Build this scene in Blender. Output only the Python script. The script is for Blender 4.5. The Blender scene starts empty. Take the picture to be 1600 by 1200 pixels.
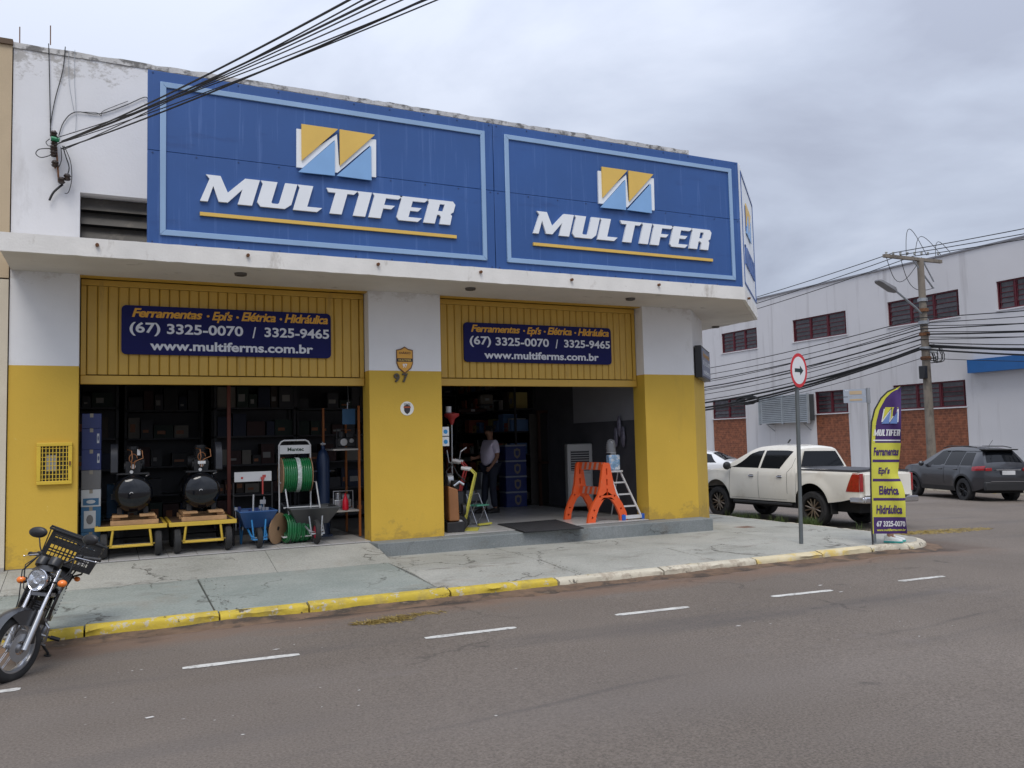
import bpy, bmesh, math, random
from mathutils import Vector, Matrix, noise
from mathutils.geometry import tessellate_polygon
random.seed(7)
R = math.radians
SC = bpy.context.scene
COL = SC.collection

# ------------------------------------------------------------ camera, sky, sun, exposure
EYE = Vector((0, 0, 1.75))
YAW, PITCH, ROLL, FOC = 0.451587, 0.0672866, -0.0247942, 1291.446
fwd = Vector((math.sin(YAW)*math.cos(PITCH), math.cos(YAW)*math.cos(PITCH), math.sin(PITCH)))
rgt = Vector((math.cos(YAW), -math.sin(YAW), 0)); upv = rgt.cross(fwd)
r2 = rgt*math.cos(ROLL) + upv*math.sin(ROLL); u2 = -rgt*math.sin(ROLL) + upv*math.cos(ROLL)
cam = bpy.data.cameras.new('camera'); camo = bpy.data.objects.new('camera', cam); COL.objects.link(camo)
cam.sensor_width = 36; cam.lens = FOC/1600*36; cam.clip_start = .05; cam.clip_end = 3000
m = Matrix((r2, u2, -fwd)).transposed().to_4x4(); m.translation = EYE; camo.matrix_world = m
SC.camera = camo

SUN_EL, SUN_AZ = 58, 205      # high soft sun behind the camera
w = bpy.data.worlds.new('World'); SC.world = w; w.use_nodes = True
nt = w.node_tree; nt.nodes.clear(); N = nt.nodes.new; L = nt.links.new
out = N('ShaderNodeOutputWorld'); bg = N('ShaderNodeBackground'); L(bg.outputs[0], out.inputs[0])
sky = N('ShaderNodeTexSky'); sky.sky_type = 'NISHITA'; sky.sun_disc = False
sky.sun_elevation = R(SUN_EL); sky.sun_rotation = R(SUN_AZ)
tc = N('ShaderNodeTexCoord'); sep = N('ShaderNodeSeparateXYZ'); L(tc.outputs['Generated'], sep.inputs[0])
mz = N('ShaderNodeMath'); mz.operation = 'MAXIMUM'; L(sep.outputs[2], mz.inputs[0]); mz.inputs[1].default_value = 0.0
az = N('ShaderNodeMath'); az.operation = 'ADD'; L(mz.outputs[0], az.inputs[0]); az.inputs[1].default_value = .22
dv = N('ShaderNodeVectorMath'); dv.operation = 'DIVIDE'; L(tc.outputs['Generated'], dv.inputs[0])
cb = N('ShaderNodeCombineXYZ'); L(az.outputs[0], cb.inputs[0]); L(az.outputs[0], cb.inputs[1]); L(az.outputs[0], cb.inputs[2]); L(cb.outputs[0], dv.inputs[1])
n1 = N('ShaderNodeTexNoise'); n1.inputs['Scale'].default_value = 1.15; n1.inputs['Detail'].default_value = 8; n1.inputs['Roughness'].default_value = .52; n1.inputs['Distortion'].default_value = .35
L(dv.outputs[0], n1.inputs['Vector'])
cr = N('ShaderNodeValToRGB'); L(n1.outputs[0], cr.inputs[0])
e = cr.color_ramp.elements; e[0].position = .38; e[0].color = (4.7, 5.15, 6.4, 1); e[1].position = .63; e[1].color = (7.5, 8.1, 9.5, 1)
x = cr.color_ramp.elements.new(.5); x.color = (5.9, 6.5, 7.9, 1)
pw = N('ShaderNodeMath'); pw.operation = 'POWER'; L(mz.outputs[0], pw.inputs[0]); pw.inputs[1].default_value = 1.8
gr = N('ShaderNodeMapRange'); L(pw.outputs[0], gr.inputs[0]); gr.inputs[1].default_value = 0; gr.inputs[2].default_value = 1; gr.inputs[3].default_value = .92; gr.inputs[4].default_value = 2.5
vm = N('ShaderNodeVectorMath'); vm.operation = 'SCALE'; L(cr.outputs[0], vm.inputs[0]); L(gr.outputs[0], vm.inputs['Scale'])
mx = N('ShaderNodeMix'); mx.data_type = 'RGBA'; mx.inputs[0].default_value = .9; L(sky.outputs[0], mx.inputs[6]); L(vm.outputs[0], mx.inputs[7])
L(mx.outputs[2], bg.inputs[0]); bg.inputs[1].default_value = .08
sun = bpy.data.lights.new('sun', 'SUN'); sun.energy = 1.5; sun.angle = R(28); sun.color = (1, .95, .88)
so = bpy.data.objects.new('sun', sun); COL.objects.link(so)
so.rotation_euler = Vector((math.sin(R(SUN_AZ))*math.cos(R(SUN_EL)), math.cos(R(SUN_AZ))*math.cos(R(SUN_EL)), math.sin(R(SUN_EL)))).to_track_quat('Z', 'Y').to_euler()
SC.view_settings.view_transform = 'Standard'; SC.view_settings.look = 'None'
SC.view_settings.exposure = 0.2; SC.view_settings.gamma = 1; SC.view_settings.use_curve_mapping = False
SC.render.engine = 'CYCLES'

# ------------------------------------------------------------ survey of the place: pixels of the photo -> real planes
def ray(px, py):
    return r2*((px-800)/FOC) - u2*((py-600)/FOC) + fwd
def G(px, py, z=0.0):
    d = ray(px, py); t = (z-EYE.z)/d.z; return EYE + d*t
def F(px, py, Y):
    d = ray(px, py); return EYE + d*(Y/d.y)
def S(px, py, X):
    d = ray(px, py); return EYE + d*(X/d.x)
TZ = [(-90, 0), (1, 0), (10.5, -.057), (12.8, -.155), (25, -.456), (30, -.55), (400, -.55)]
def tz(x):
    for (a, za), (b, zb) in zip(TZ, TZ[1:]):
        if x <= b: return za + (zb-za)*max(0, (x-a))/(b-a)
    return TZ[-1][1]
WALL = 11.81; FL = .335; GATE = 12.05; SIGN = 10.68

# ------------------------------------------------------------ mesh helpers
class MB:
    def __init__(s): s.v = []; s.f = []; s.m = []; s.mats = []
    def mi(s, mat):
        if mat is None: return 0
        if mat not in s.mats: s.mats.append(mat)
        return s.mats.index(mat)
    def add(s, vs, fs, mat=None, M=None):
        o = len(s.v); k = s.mi(mat)
        s.v += [tuple(M @ Vector(p)) if M else tuple(p) for p in vs]
        s.f += [tuple(i+o for i in f) for f in fs]; s.m += [k]*len(fs); return s
    def box(s, x0, x1, y0, y1, z0, z1, mat=None, M=None):
        vs = [(x, y, z) for z in (z0, z1) for y in (y0, y1) for x in (x0, x1)]
        return s.add(vs, [(0, 2, 3, 1), (4, 5, 7, 6), (0, 1, 5, 4), (2, 6, 7, 3), (0, 4, 6, 2), (1, 3, 7, 5)], mat, M)
    def cbox(s, c, sz, mat=None, M=None):
        return s.box(c[0]-sz[0]/2, c[0]+sz[0]/2, c[1]-sz[1]/2, c[1]+sz[1]/2, c[2]-sz[2]/2, c[2]+sz[2]/2, mat, M)
    def tube(s, pts, r, n=8, mat=None, close=False, M=None):
        pts = [Vector(p) for p in pts]; K = len(pts); rs = r if isinstance(r, (list, tuple)) else [r]*K
        T = []
        for i in range(K):
            a = pts[i-1] if (i > 0 or close) else pts[0]; b = pts[(i+1) % K] if (i < K-1 or close) else pts[-1]
            d = b-a; T.append(d.normalized() if d.length > 1e-9 else Vector((0, 0, 1)))
        u = T[0].orthogonal().normalized(); vs = []
        for i in range(K):
            u = (u - T[i]*u.dot(T[i])); u = u.normalized() if u.length > 1e-6 else T[i].orthogonal().normalized()
            v = T[i].cross(u)
            for k in range(n):
                a = 2*math.pi*k/n; vs.append(pts[i] + (u*math.cos(a) + v*math.sin(a))*rs[i])
        fs = []
        for i in range(K if close else K-1):
            j = (i+1) % K
            for k in range(n): fs.append((i*n+k, i*n+(k+1) % n, j*n+(k+1) % n, j*n+k))
        if not close: fs += [tuple(range(n))[::-1], tuple(range((K-1)*n, K*n))]
        return s.add(vs, fs, mat, M)
    def cyl(s, a, b, r, n=16, mat=None, r2=None, M=None): return s.tube([a, b], [r, r if r2 is None else r2], n, mat, False, M)
    def lathe(s, prof, n=24, mat=None, M=None, axis='z', arc=2*math.pi):
        vs = []
        full = abs(arc-2*math.pi) < 1e-6; nn = n if full else n+1
        for (r, z) in prof:
            for k in range(nn):
                a = arc*k/n; c, q = r*math.cos(a), r*math.sin(a)
                vs.append((c, q, z) if axis == 'z' else ((z, c, q) if axis == 'x' else (c, z, q)))
        fs = []
        for i in range(len(prof)-1):
            for k in range(n if full else n):
                k2 = (k+1) % nn; fs.append((i*nn+k, i*nn+k2, (i+1)*nn+k2, (i+1)*nn+k))
        return s.add(vs, fs, mat, M)
    def prism(s, loops, f0, f1, mat=None, M=None):
        """loops: outline then holes in 2D; f0/f1 map (a,b) to 3D front and back"""
        if not isinstance(loops[0][0], (tuple, list)): loops = [loops]
        tri = tessellate_polygon([[Vector((p[0], p[1], 0)) for p in lp] for lp in loops])
        flat = [p for lp in loops for p in lp]; n = len(flat)
        vs = [f0(*p) for p in flat] + [f1(*p) for p in flat]
        fs = [tuple(t) for t in tri] + [tuple(i+n for i in t)[::-1] for t in tri]
        o = 0
        for lp in loops:
            k = len(lp)
            for i in range(k): fs.append((o+i, o+(i+1) % k, n+o+(i+1) % k, n+o+i))
            o += k
        return s.add(vs, fs, mat, M)
    def grid(s, P, nu, nv, mat=None, M=None, flip=False):
        vs = [P(i/nu, j/nv) for j in range(nv+1) for i in range(nu+1)]
        fs = [(j*(nu+1)+i, j*(nu+1)+i+1, (j+1)*(nu+1)+i+1, (j+1)*(nu+1)+i) for j in range(nv) for i in range(nu)]
        if flip: fs = [f[::-1] for f in fs]
        return s.add(vs, fs, mat, M)
    def ball(s, c, r, mat=None, n=12, sc=(1, 1, 1), M=None):
        prof = [(max(1e-4, math.sin(math.pi*i/(n//2+1))), -math.cos(math.pi*i/(n//2+1))) for i in range(n//2+2)]
        vs0 = MB(); vs0.lathe(prof, n)
        return s.add([(c[0]+p[0]*r*sc[0], c[1]+p[1]*r*sc[1], c[2]+p[2]*r*sc[2]) for p in vs0.v], vs0.f, mat, M)
    def mesh(s, name, mat=None, smooth=None, fix=True):
        me = bpy.data.meshes.new(name); me.from_pydata(s.v, [], s.f)
        mats = s.mats if s.mats else ([mat] if mat else [])
        for mm in mats: me.materials.append(mm)
        if len(mats) > 1: me.polygons.foreach_set('material_index', s.m)
        if fix:
            bm = bmesh.new(); bm.from_mesh(me); bmesh.ops.recalc_face_normals(bm, faces=bm.faces); bm.to_mesh(me); bm.free()
        me.update()
        if smooth is not None:
            me.shade_smooth(); me.set_sharp_from_angle(angle=R(smooth))
        return me
def obj(name, mb, mat=None, parent=None, smooth=None, bevel=0, seg=2, kind=None, label=None, loc=None, fix=True, sub=0):
    me = mb.mesh(name, mat, smooth, fix) if isinstance(mb, MB) else mb
    o = bpy.data.objects.new(name, me); COL.objects.link(o)
    if parent is not None: o.parent = parent
    if loc is not None: o.location = loc
    if bevel:
        b = o.modifiers.new('bevel', 'BEVEL'); b.width = bevel; b.segments = seg; b.limit_method = 'ANGLE'; b.angle_limit = R(35)
        if smooth is None: me.shade_smooth(); me.set_sharp_from_angle(angle=R(35))
    if sub:
        q = o.modifiers.new('subdivision', 'SUBSURF'); q.levels = q.render_levels = sub
    if kind: o['kind'] = kind
    if label: o['label'] = label
    return o
def tag(o, label, cat, group=None):
    o['label'] = label; o['category'] = cat
    if group: o['group'] = group
    return o
def thing(name, label, cat, loc=(0, 0, 0), rz=0, group=None, rot=None, sc=1):
    o = bpy.data.objects.new(name, None); COL.objects.link(o); o.location = loc; o.empty_display_size = .1
    o.rotation_euler = rot if rot else (0, 0, rz); o.scale = (sc, sc, sc)
    return tag(o, label, cat, group)
def clone(root, loc, rz=None, label=None, group=None):
    def cp(o, par):
        c = o.copy(); COL.objects.link(c)
        if par: c.parent = par
        for ch in [q for q in bpy.data.objects if q.parent == o]: cp(ch, c)
        return c
    r = cp(root, None); r.location = loc
    if rz is not None: r.rotation_euler = (0, 0, rz)
    if label: r['label'] = label
    if group: r['group'] = group
    return r

# ------------------------------------------------------------ materials
MATS = {}
def mat(name, col, rough=.6, metal=0, var=.12, scale=3, bump=0, bscale=60, coat=0, stain=None, sthr=(.55, .7), sscale=2, sstretch=(1, 1, 1), alpha=1, trans=0, spec=.5, emis=None, strength=1, fine=0):
    if name in MATS: return MATS[name]
    mt = bpy.data.materials.new(name); mt.use_nodes = True; t = mt.node_tree; b = t.nodes['Principled BSDF']; N = t.nodes.new; L = t.links.new
    b.inputs['Roughness'].default_value = rough; b.inputs['Metallic'].default_value = metal
    b.inputs['Specular IOR Level'].default_value = spec; b.inputs['Coat Weight'].default_value = coat; b.inputs['Coat Roughness'].default_value = .06
    b.inputs['Alpha'].default_value = alpha; b.inputs['Transmission Weight'].default_value = trans
    if emis: b.inputs['Emission Color'].default_value = (*emis, 1); b.inputs['Emission Strength'].default_value = strength
    tc = N('ShaderNodeTexCoord'); src = tc.outputs['Object']
    cur = None
    def nz(sc, det=4, st=(1, 1, 1), ro=.55):
        mp = N('ShaderNodeMapping'); L(src, mp.inputs[0]); mp.inputs['Scale'].default_value = st
        n = N('ShaderNodeTexNoise'); n.inputs['Scale'].default_value = sc; n.inputs['Detail'].default_value = det; n.inputs['Roughness'].default_value = ro
        L(mp.outputs[0], n.inputs['Vector']); return n.outputs[0]
    rgb = N('ShaderNodeRGB'); rgb.outputs[0].default_value = (*col, 1); cur = rgb.outputs[0]
    if var:
        mr = N('ShaderNodeMapRange'); L(nz(scale), mr.inputs[0]); mr.inputs[1].default_value = .25; mr.inputs[2].default_value = .75; mr.inputs[3].default_value = 1-var; mr.inputs[4].default_value = 1+var
        v = N('ShaderNodeVectorMath'); v.operation = 'SCALE'; L(cur, v.inputs[0]); L(mr.outputs[0], v.inputs['Scale']); cur = v.outputs[0]
    if fine:
        mr = N('ShaderNodeMapRange'); L(nz(bscale, 2), mr.inputs[0]); mr.inputs[1].default_value = .3; mr.inputs[2].default_value = .7; mr.inputs[3].default_value = 1-fine; mr.inputs[4].default_value = 1+fine
        v = N('ShaderNodeVectorMath'); v.operation = 'SCALE'; L(cur, v.inputs[0]); L(mr.outputs[0], v.inputs['Scale']); cur = v.outputs[0]
    sts = stain if isinstance(stain, list) else ([(stain, sthr, sscale, sstretch, .85)] if stain else [])
    for (sc_, th, ss, st, amt) in sts:
        mr = N('ShaderNodeMapRange'); L(nz(ss, 7, st, .65), mr.inputs[0]); mr.inputs[1].default_value = th[0]; mr.inputs[2].default_value = th[1]; mr.inputs[3].default_value = 0; mr.inputs[4].default_value = amt
        mx = N('ShaderNodeMix'); mx.data_type = 'RGBA'; L(mr.outputs[0], mx.inputs[0]); L(cur, mx.inputs[6]); mx.inputs[7].default_value = (*sc_, 1); cur = mx.outputs[2]
    L(cur, b.inputs['Base Color'])
    if bump:
        bp = N('ShaderNodeBump'); bp.inputs['Strength'].default_value = bump; bp.inputs['Distance'].default_value = .01; L(nz(bscale, 4), bp.inputs['Height']); L(bp.outputs[0], b.inputs['Normal'])
    MATS[name] = mt; mt['cur'] = 1
    return mt
def nodes(mt): return mt.node_tree, mt.node_tree.nodes['Principled BSDF']

white_wall = mat('white_wall_paint', (.74, .74, .75), .85, var=.05, scale=1.2, bump=.25, bscale=35, stain=[((.42, .40, .38), (.60, .68), 1.4, (1, 1, .25), .35), ((.30, .28, .26), (.70, .715), 2.6, (1, 1, .8), .9)])
white_plain = mat('white_plaster', (.76, .76, .77), .85, var=.05, scale=1.5, bump=.2, bscale=40, stain=(.5, .48, .45), sthr=(.6, .8), sscale=1.8, sstretch=(1, 1, .4))
white_edge = mat('weathered_white_edge', (.74, .72, .68), .85, var=.08, scale=3, bump=.3, bscale=40, stain=[((.32, .28, .23), (.60, .72), 3.5, (1, 1, .5), .6), ((.10, .09, .08), (.69, .72), 5, (1, 1, 1), .85)])
cap_m = mat('mossy_parapet_edge', (.55, .54, .52), .9, var=.2, scale=5, bump=.5, bscale=30, stain=[((.09, .085, .08), (.50, .60), 6, (1, 1, 1), .8)])
yellow = mat('mustard_wall_paint', (.61, .39, .046), .7, var=.06, scale=1.3, bump=.2, bscale=45, stain=[((.36, .24, .05), (.60, .8), 1.6, (1, 1, .35), .4), ((.75, .6, .2), (.69, .72), 9, (1, 1, 1), .5)])
gate_y = mat('yellow_enamel_steel', (.54, .33, .05), .42, var=.08, scale=2, stain=(.25, .15, .04), sthr=(.6, .8), sscale=3, sstretch=(2, 1, .3))
canopy_under = mat('soffit_paint', (.62, .58, .53), .85, var=.08, scale=1.5, bump=.2, stain=(.30, .26, .22), sthr=(.62, .72), sscale=2.2)
blue_s = mat('blue_sign_sheet', (.024, .088, .285), .5, var=.10, scale=.9, stain=[((.12, .22, .50), (.56, .72), 4.5, (3.8, 1, .14), .42), ((.010, .03, .13), (.60, .8), 2, (.5, 1, 2), .5)])
lblue = mat('light_blue_trim', (.27, .41, .61), .45, var=.08, scale=2, stain=(.16, .30, .6), sthr=(.6, .8), sscale=3, sstretch=(1, 1, .3))
logo_b = mat('logo_light_blue', (.22, .41, .70), .45, var=.06)
logo_y = mat('logo_yellow', (.72, .47, .10), .45, var=.06)
letter_w = mat('white_letter_face', (.80, .83, .86), .45, var=.03)
navy = mat('navy_banner', (.008, .010, .085), .6, spec=.2, var=.15, scale=2, stain=(.02, .022, .12), sthr=(.6, .8), sscale=4, sstretch=(2, 1, .3))
gold_t = mat('orange_lettering', (.68, .34, .03), .5, var=.03)
grey_t = mat('pale_lettering', (.66, .68, .74), .5, var=.03)
beige = mat('beige_wall_paint', (.52, .41, .27), .85, var=.06, bump=.2, stain=(.35, .28, .2), sthr=(.6, .8), sscale=1.5, sstretch=(1, 1, .3))
beige2 = mat('pale_cream_wall_paint', (.62, .55, .43), .85, var=.05, bump=.2)
dark_in = mat('dim_shop_wall', (.07, .07, .08), .9, var=.2)  # interior shade put into the wall colour, paler walls would look lit
dark_ceiling = mat('shop_ceiling_board', (.08, .08, .085), .9, var=.2)  # dark tone stands in for the unlit ceiling
tile_m = mat('pale_floor_tile', (.50, .49, .47), .28, var=.06, scale=6, stain=(.3, .27, .24), sthr=(.58, .75), sscale=4)
grout = mat('grey_grout', (.16, .15, .14), .9, var=.1)
mat_rub = mat('black_rubber_mat', (.025, .025, .028), .85, var=.2, bump=.5, bscale=200)
black = mat('black_plastic', (.016, .016, .018), .38, var=.1)
tyre_m = mat('tyre_rubber', (.022, .022, .023), .8, var=.15, scale=10, stain=(.07, .06, .055), sthr=(.55, .8), sscale=9)
chrome = mat('polished_metal', (.6, .6, .62), .18, 1, var=.06)
steel = mat('grey_steel', (.42, .43, .45), .38, .8, var=.1)
galv = mat('galvanised_steel', (.36, .38, .40), .5, .6, var=.12, scale=8)
glass_d = mat('dark_tinted_glass', (.006, .007, .009), .04, 0, var=0, spec=.28)
lamp_off = mat('downlight_fitting', (.10, .09, .08), .5)
rust = mat('rusty_metal', (.16, .07, .03), .85, var=.3, scale=20)
wire_m = mat('black_cable', (.012, .012, .013), .6, var=0)

# ------------------------------------------------------------ ground, road
def ramp_node(t, src, stops):
    n = t.nodes.new('ShaderNodeValToRGB'); t.links.new(src, n.inputs[0]); e = n.color_ramp.elements
    while len(e) > 2: e.remove(e[-1])
    for i, (p, c) in enumerate(stops):
        el = e[i] if i < 2 else e.new(p)
        el.position = p; el.color = (*c, 1) if len(c) == 3 else c
    return n.outputs[0]
def road_material():
    mt = bpy.data.materials.new('worn_asphalt'); mt.use_nodes = True; t = mt.node_tree; b = t.nodes['Principled BSDF']; N = t.nodes.new; L = t.links.new
    tc = N('ShaderNodeTexCoord'); O = tc.outputs['Object']
    def nz(sc, det=5, st=(1, 1, 1), ro=.55, typ='ShaderNodeTexNoise'):
        mp = N('ShaderNodeMapping'); L(O, mp.inputs[0]); mp.inputs['Scale'].default_value = st
        n = N(typ); n.inputs['Scale'].default_value = sc
        if typ == 'ShaderNodeTexNoise': n.inputs['Detail'].default_value = det; n.inputs['Roughness'].default_value = ro
        L(mp.outputs[0], n.inputs['Vector']); return n
    def mix(a, bcol, fac):
        m = N('ShaderNodeMix'); m.data_type = 'RGBA'
        if isinstance(fac, float): m.inputs[0].default_value = fac
        else: L(fac, m.inputs[0])
        L(a, m.inputs[6])
        if isinstance(bcol, tuple): m.inputs[7].default_value = (*bcol, 1)
        else: L(bcol, m.inputs[7])
        return m.outputs[2]
    def rng(s, a, bb, c, d):
        m = N('ShaderNodeMapRange'); L(s, m.inputs[0])
        for i, q in enumerate((a, bb, c, d)): m.inputs[i+1].default_value = q
        return m.outputs[0]
    base = ramp_node(t, nz(.35, 5).outputs[0], [(.3, (.134, .111, .091)), (.7, (.178, .149, .124))])
    agg = nz(55, 4, ro=.8).outputs[0]; v = N('ShaderNodeVectorMath'); v.operation = 'SCALE'; L(base, v.inputs[0]); L(rng(agg, .33, .67, .55, 1.48), v.inputs['Scale']); cur = v.outputs[0]
    vo = nz(95, typ='ShaderNodeTexVoronoi'); spk = rng(vo.outputs['Distance'], .0, .35, 1, 0)
    pick = N('ShaderNodeSeparateColor'); L(vo.outputs['Color'], pick.inputs[0]); sel = rng(pick.outputs[0], .8, .85, 0, .6)
    ml = N('ShaderNodeMath'); ml.operation = 'MULTIPLY'; L(spk, ml.inputs[0]); L(sel, ml.inputs[1]); cur = mix(cur, (.30, .27, .24), ml.outputs[0])
    cur = mix(cur, (.085, .078, .075), rng(nz(.55, 5, (.25, 1.6, 1)).outputs[0], .54, .68, 0, .55))       # darker bands along the lane
    cur = mix(cur, (.19, .165, .15), rng(nz(.9, 6, (.6, 1, 1), .65).outputs[0], .60, .72, 0, .5))
    # red earth washed against the kerb
    sp = N('ShaderNodeSeparateXYZ'); L(O, sp.inputs[0])
    dn = N('ShaderNodeMath'); dn.operation = 'MULTIPLY_ADD'; L(nz(1.3, 6, (.5, 1, 1), .65).outputs[0], dn.inputs[0]); dn.inputs[1].default_value = 1.5; L(sp.outputs[1], dn.inputs[2])
    lx_ = N('ShaderNodeMath'); lx_.operation = 'MULTIPLY_ADD'; L(nz(.8, 5).outputs[0], lx_.inputs[0]); lx_.inputs[1].default_value = 3.0; L(sp.outputs[0], lx_.inputs[2])
    limo = rng(lx_.outputs[0], 12.8, 14.4, 1, 0)
    e1 = rng(dn.outputs[0], 8.7, 9.2, 0, .75); m1 = N('ShaderNodeMath'); m1.operation = 'MULTIPLY'; L(e1, m1.inputs[0]); L(limo, m1.inputs[1])
    cur = mix(cur, (.20, .125, .085), m1.outputs[0])
    e2 = rng(dn.outputs[0], 9.2, 9.42, 0, .9); m2 = N('ShaderNodeMath'); m2.operation = 'MULTIPLY'; L(e2, m2.inputs[0]); L(limo, m2.inputs[1])
    cur = mix(cur, (.045, .035, .03), m2.outputs[0])
    wob = N('ShaderNodeMath'); wob.operation = 'MULTIPLY_ADD'; L(nz(.7, 3).outputs[0], wob.inputs[0]); wob.inputs[1].default_value = .25; L(sp.outputs[1], wob.inputs[2])
    sl = N('ShaderNodeMath'); sl.operation = 'MULTIPLY_ADD'; L(sp.outputs[0], sl.inputs[0]); sl.inputs[1].default_value = -.075; L(wob.outputs[0], sl.inputs[2])
    pg = N('ShaderNodeMath'); pg.operation = 'PINGPONG'; L(sl.outputs[0], pg.inputs[0]); pg.inputs[1].default_value = 2.45
    sm_ = rng(pg.outputs[0], 0, .05, .55, 0); smm = N('ShaderNodeMath'); smm.operation = 'MULTIPLY'; L(sm_, smm.inputs[0]); L(rng(nz(.45).outputs[0], .45, .6, .1, 1), smm.inputs[1]); cur = mix(cur, (.055, .05, .048), smm.outputs[0])
    cur = mix(cur, (.20, .175, .158), rng(nz(.30, 3, (.18, 1, 1)).outputs[0], .50, .72, 0, .55))
    cur = mix(cur, (.05, .045, .042), rng(nz(2.4, 4, (1, 1, 1), .5).outputs[0], .70, .76, 0, .6))
    # hairline cracks
    vc = N('ShaderNodeTexVoronoi'); vc.feature = 'DISTANCE_TO_EDGE'; vc.inputs['Scale'].default_value = .33
    wn = nz(1.1, 6); ad = N('ShaderNodeVectorMath'); ad.operation = 'MULTIPLY_ADD'; L(wn.outputs['Color'], ad.inputs[0]); ad.inputs[1].default_value = (1.6, 1.6, 0); L(O, ad.inputs[2]); L(ad.outputs[0], vc.inputs['Vector'])
    ck = rng(vc.outputs['Distance'], .0, .006, .5, 0); ckm = N('ShaderNodeMath'); ckm.operation = 'MULTIPLY'; L(ck, ckm.inputs[0]); L(rng(nz(.5).outputs[0], .5, .6, 0, 1), ckm.inputs[1])
    cur = mix(cur, (.03, .027, .025), ckm.outputs[0])
    L(cur, b.inputs['Base Color']); b.inputs['Roughness'].default_value = .82; b.inputs['Specular IOR Level'].default_value = .35
    bp = N('ShaderNodeBump'); bp.inputs['Strength'].default_value = .8; bp.inputs['Distance'].default_value = .012; L(agg, bp.inputs['Height']); L(bp.outputs[0], b.inputs['Normal'])
    return mt
road_m = road_material()
earth = mat('trodden_red_earth', (.17, .10, .07), .95, var=.3, scale=3, bump=.6, bscale=30)
xs = sorted(set([-400, -90, -40, -20, -8, -4, -2, 0] + [p[0] for p in TZ if p[0] > -80] + [2, 4, 6, 8, 12, 14, 16, 18, 20, 22, 27.2, 29, 35, 60, 120]))
ys = [-400, -40, -20, -10, -5, 0, 4, 6, 8, 8.7, 10, 12, 14, 18, 25, 40, 80, 160, 400]
g = MB(); vs = [(X, Y, tz(X)) for Y in ys for X in xs]; nx = len(xs)
g.add(vs, [(j*nx+i, j*nx+i+1, (j+1)*nx+i+1, (j+1)*nx+i) for j in range(len(ys)-1) for i in range(nx-1)])
obj('road', g, road_m, kind='structure')

def slab_material(name, c0, c1, crack=.5):
    mt = bpy.data.materials.new(name); mt.use_nodes = True; t = mt.node_tree; b = t.nodes['Principled BSDF']; N = t.nodes.new; L = t.links.new
    tc = N('ShaderNodeTexCoord'); O = tc.outputs['Object']
    def nz(sc, det=6, st=(1, 1, 1), ro=.6):
        mp = N('ShaderNodeMapping'); L(O, mp.inputs[0]); mp.inputs['Scale'].default_value = st
        n = N('ShaderNodeTexNoise'); n.inputs['Scale'].default_value = sc; n.inputs['Detail'].default_value = det; n.inputs['Roughness'].default_value = ro; L(mp.outputs[0], n.inputs['Vector']); return n
    def rng(s, a, bb, c, d):
        m = N('ShaderNodeMapRange'); L(s, m.inputs[0])
        for i, q in enumerate((a, bb, c, d)): m.inputs[i+1].default_value = q
        return m.outputs[0]
    def mix(a, bcol, fac):
        m = N('ShaderNodeMix'); m.data_type = 'RGBA'; L(fac, m.inputs[0]); L(a, m.inputs[6]); m.inputs[7].default_value = (*bcol, 1); return m.outputs[2]
    cur = ramp_node(t, nz(1.1).outputs[0], [(.32, c0), (.68, c1)])
    fn = nz(45, 3).outputs[0]; v = N('ShaderNodeVectorMath'); v.operation = 'SCALE'; L(cur, v.inputs[0]); L(rng(fn, .3, .7, .84, 1.16), v.inputs['Scale']); cur = v.outputs[0]
    cur = mix(cur, (.12, .105, .085), rng(nz(1.6, 7, (.6, 1.4, 1), .7).outputs[0], .56, .70, 0, .7))
    cur = mix(cur, (.42, .41, .37), rng(nz(2.3, 7, (.4, 1.8, 1), .7).outputs[0], .60, .74, 0, .5))
    cur = mix(cur, (.20, .13, .075), rng(nz(.8, 5).outputs[0], .58, .75, 0, .45))
    vc = N('ShaderNodeTexVoronoi'); vc.feature = 'DISTANCE_TO_EDGE'; vc.inputs['Scale'].default_value = .75
    ad = N('ShaderNodeVectorMath'); ad.operation = 'MULTIPLY_ADD'; L(nz(1.8, 7).outputs['Color'], ad.inputs[0]); ad.inputs[1].default_value = (1.2, 1.2, 0); L(O, ad.inputs[2]); L(ad.outputs[0], vc.inputs['Vector'])
    ck = rng(vc.outputs['Distance'], 0, .016, 1, 0); mm = N('ShaderNodeMath'); mm.operation = 'MULTIPLY'; L(ck, mm.inputs[0]); L(rng(nz(.7).outputs[0], .5, .56, 0, crack), mm.inputs[1])
    cur = mix(cur, (.035, .03, .022), mm.outputs[0])
    L(cur, b.inputs['Base Color']); b.inputs['Roughness'].default_value = .85
    bp = N('ShaderNodeBump'); bp.inputs['Strength'].default_value = .5; bp.inputs['Distance'].default_value = .01; L(fn, bp.inputs['Height']); L(bp.outputs[0], b.inputs['Normal'])
    return mt
slab_g = slab_material('grey_green_painted_concrete', (.22, .25, .225), (.31, .33, .30), .9)
slab_g2 = slab_material('worn_concrete', (.285, .285, .25), (.385, .38, .34), .9)
step_m = slab_material('smooth_step_concrete', (.15, .17, .17), (.22, .235, .235), .6)

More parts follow.
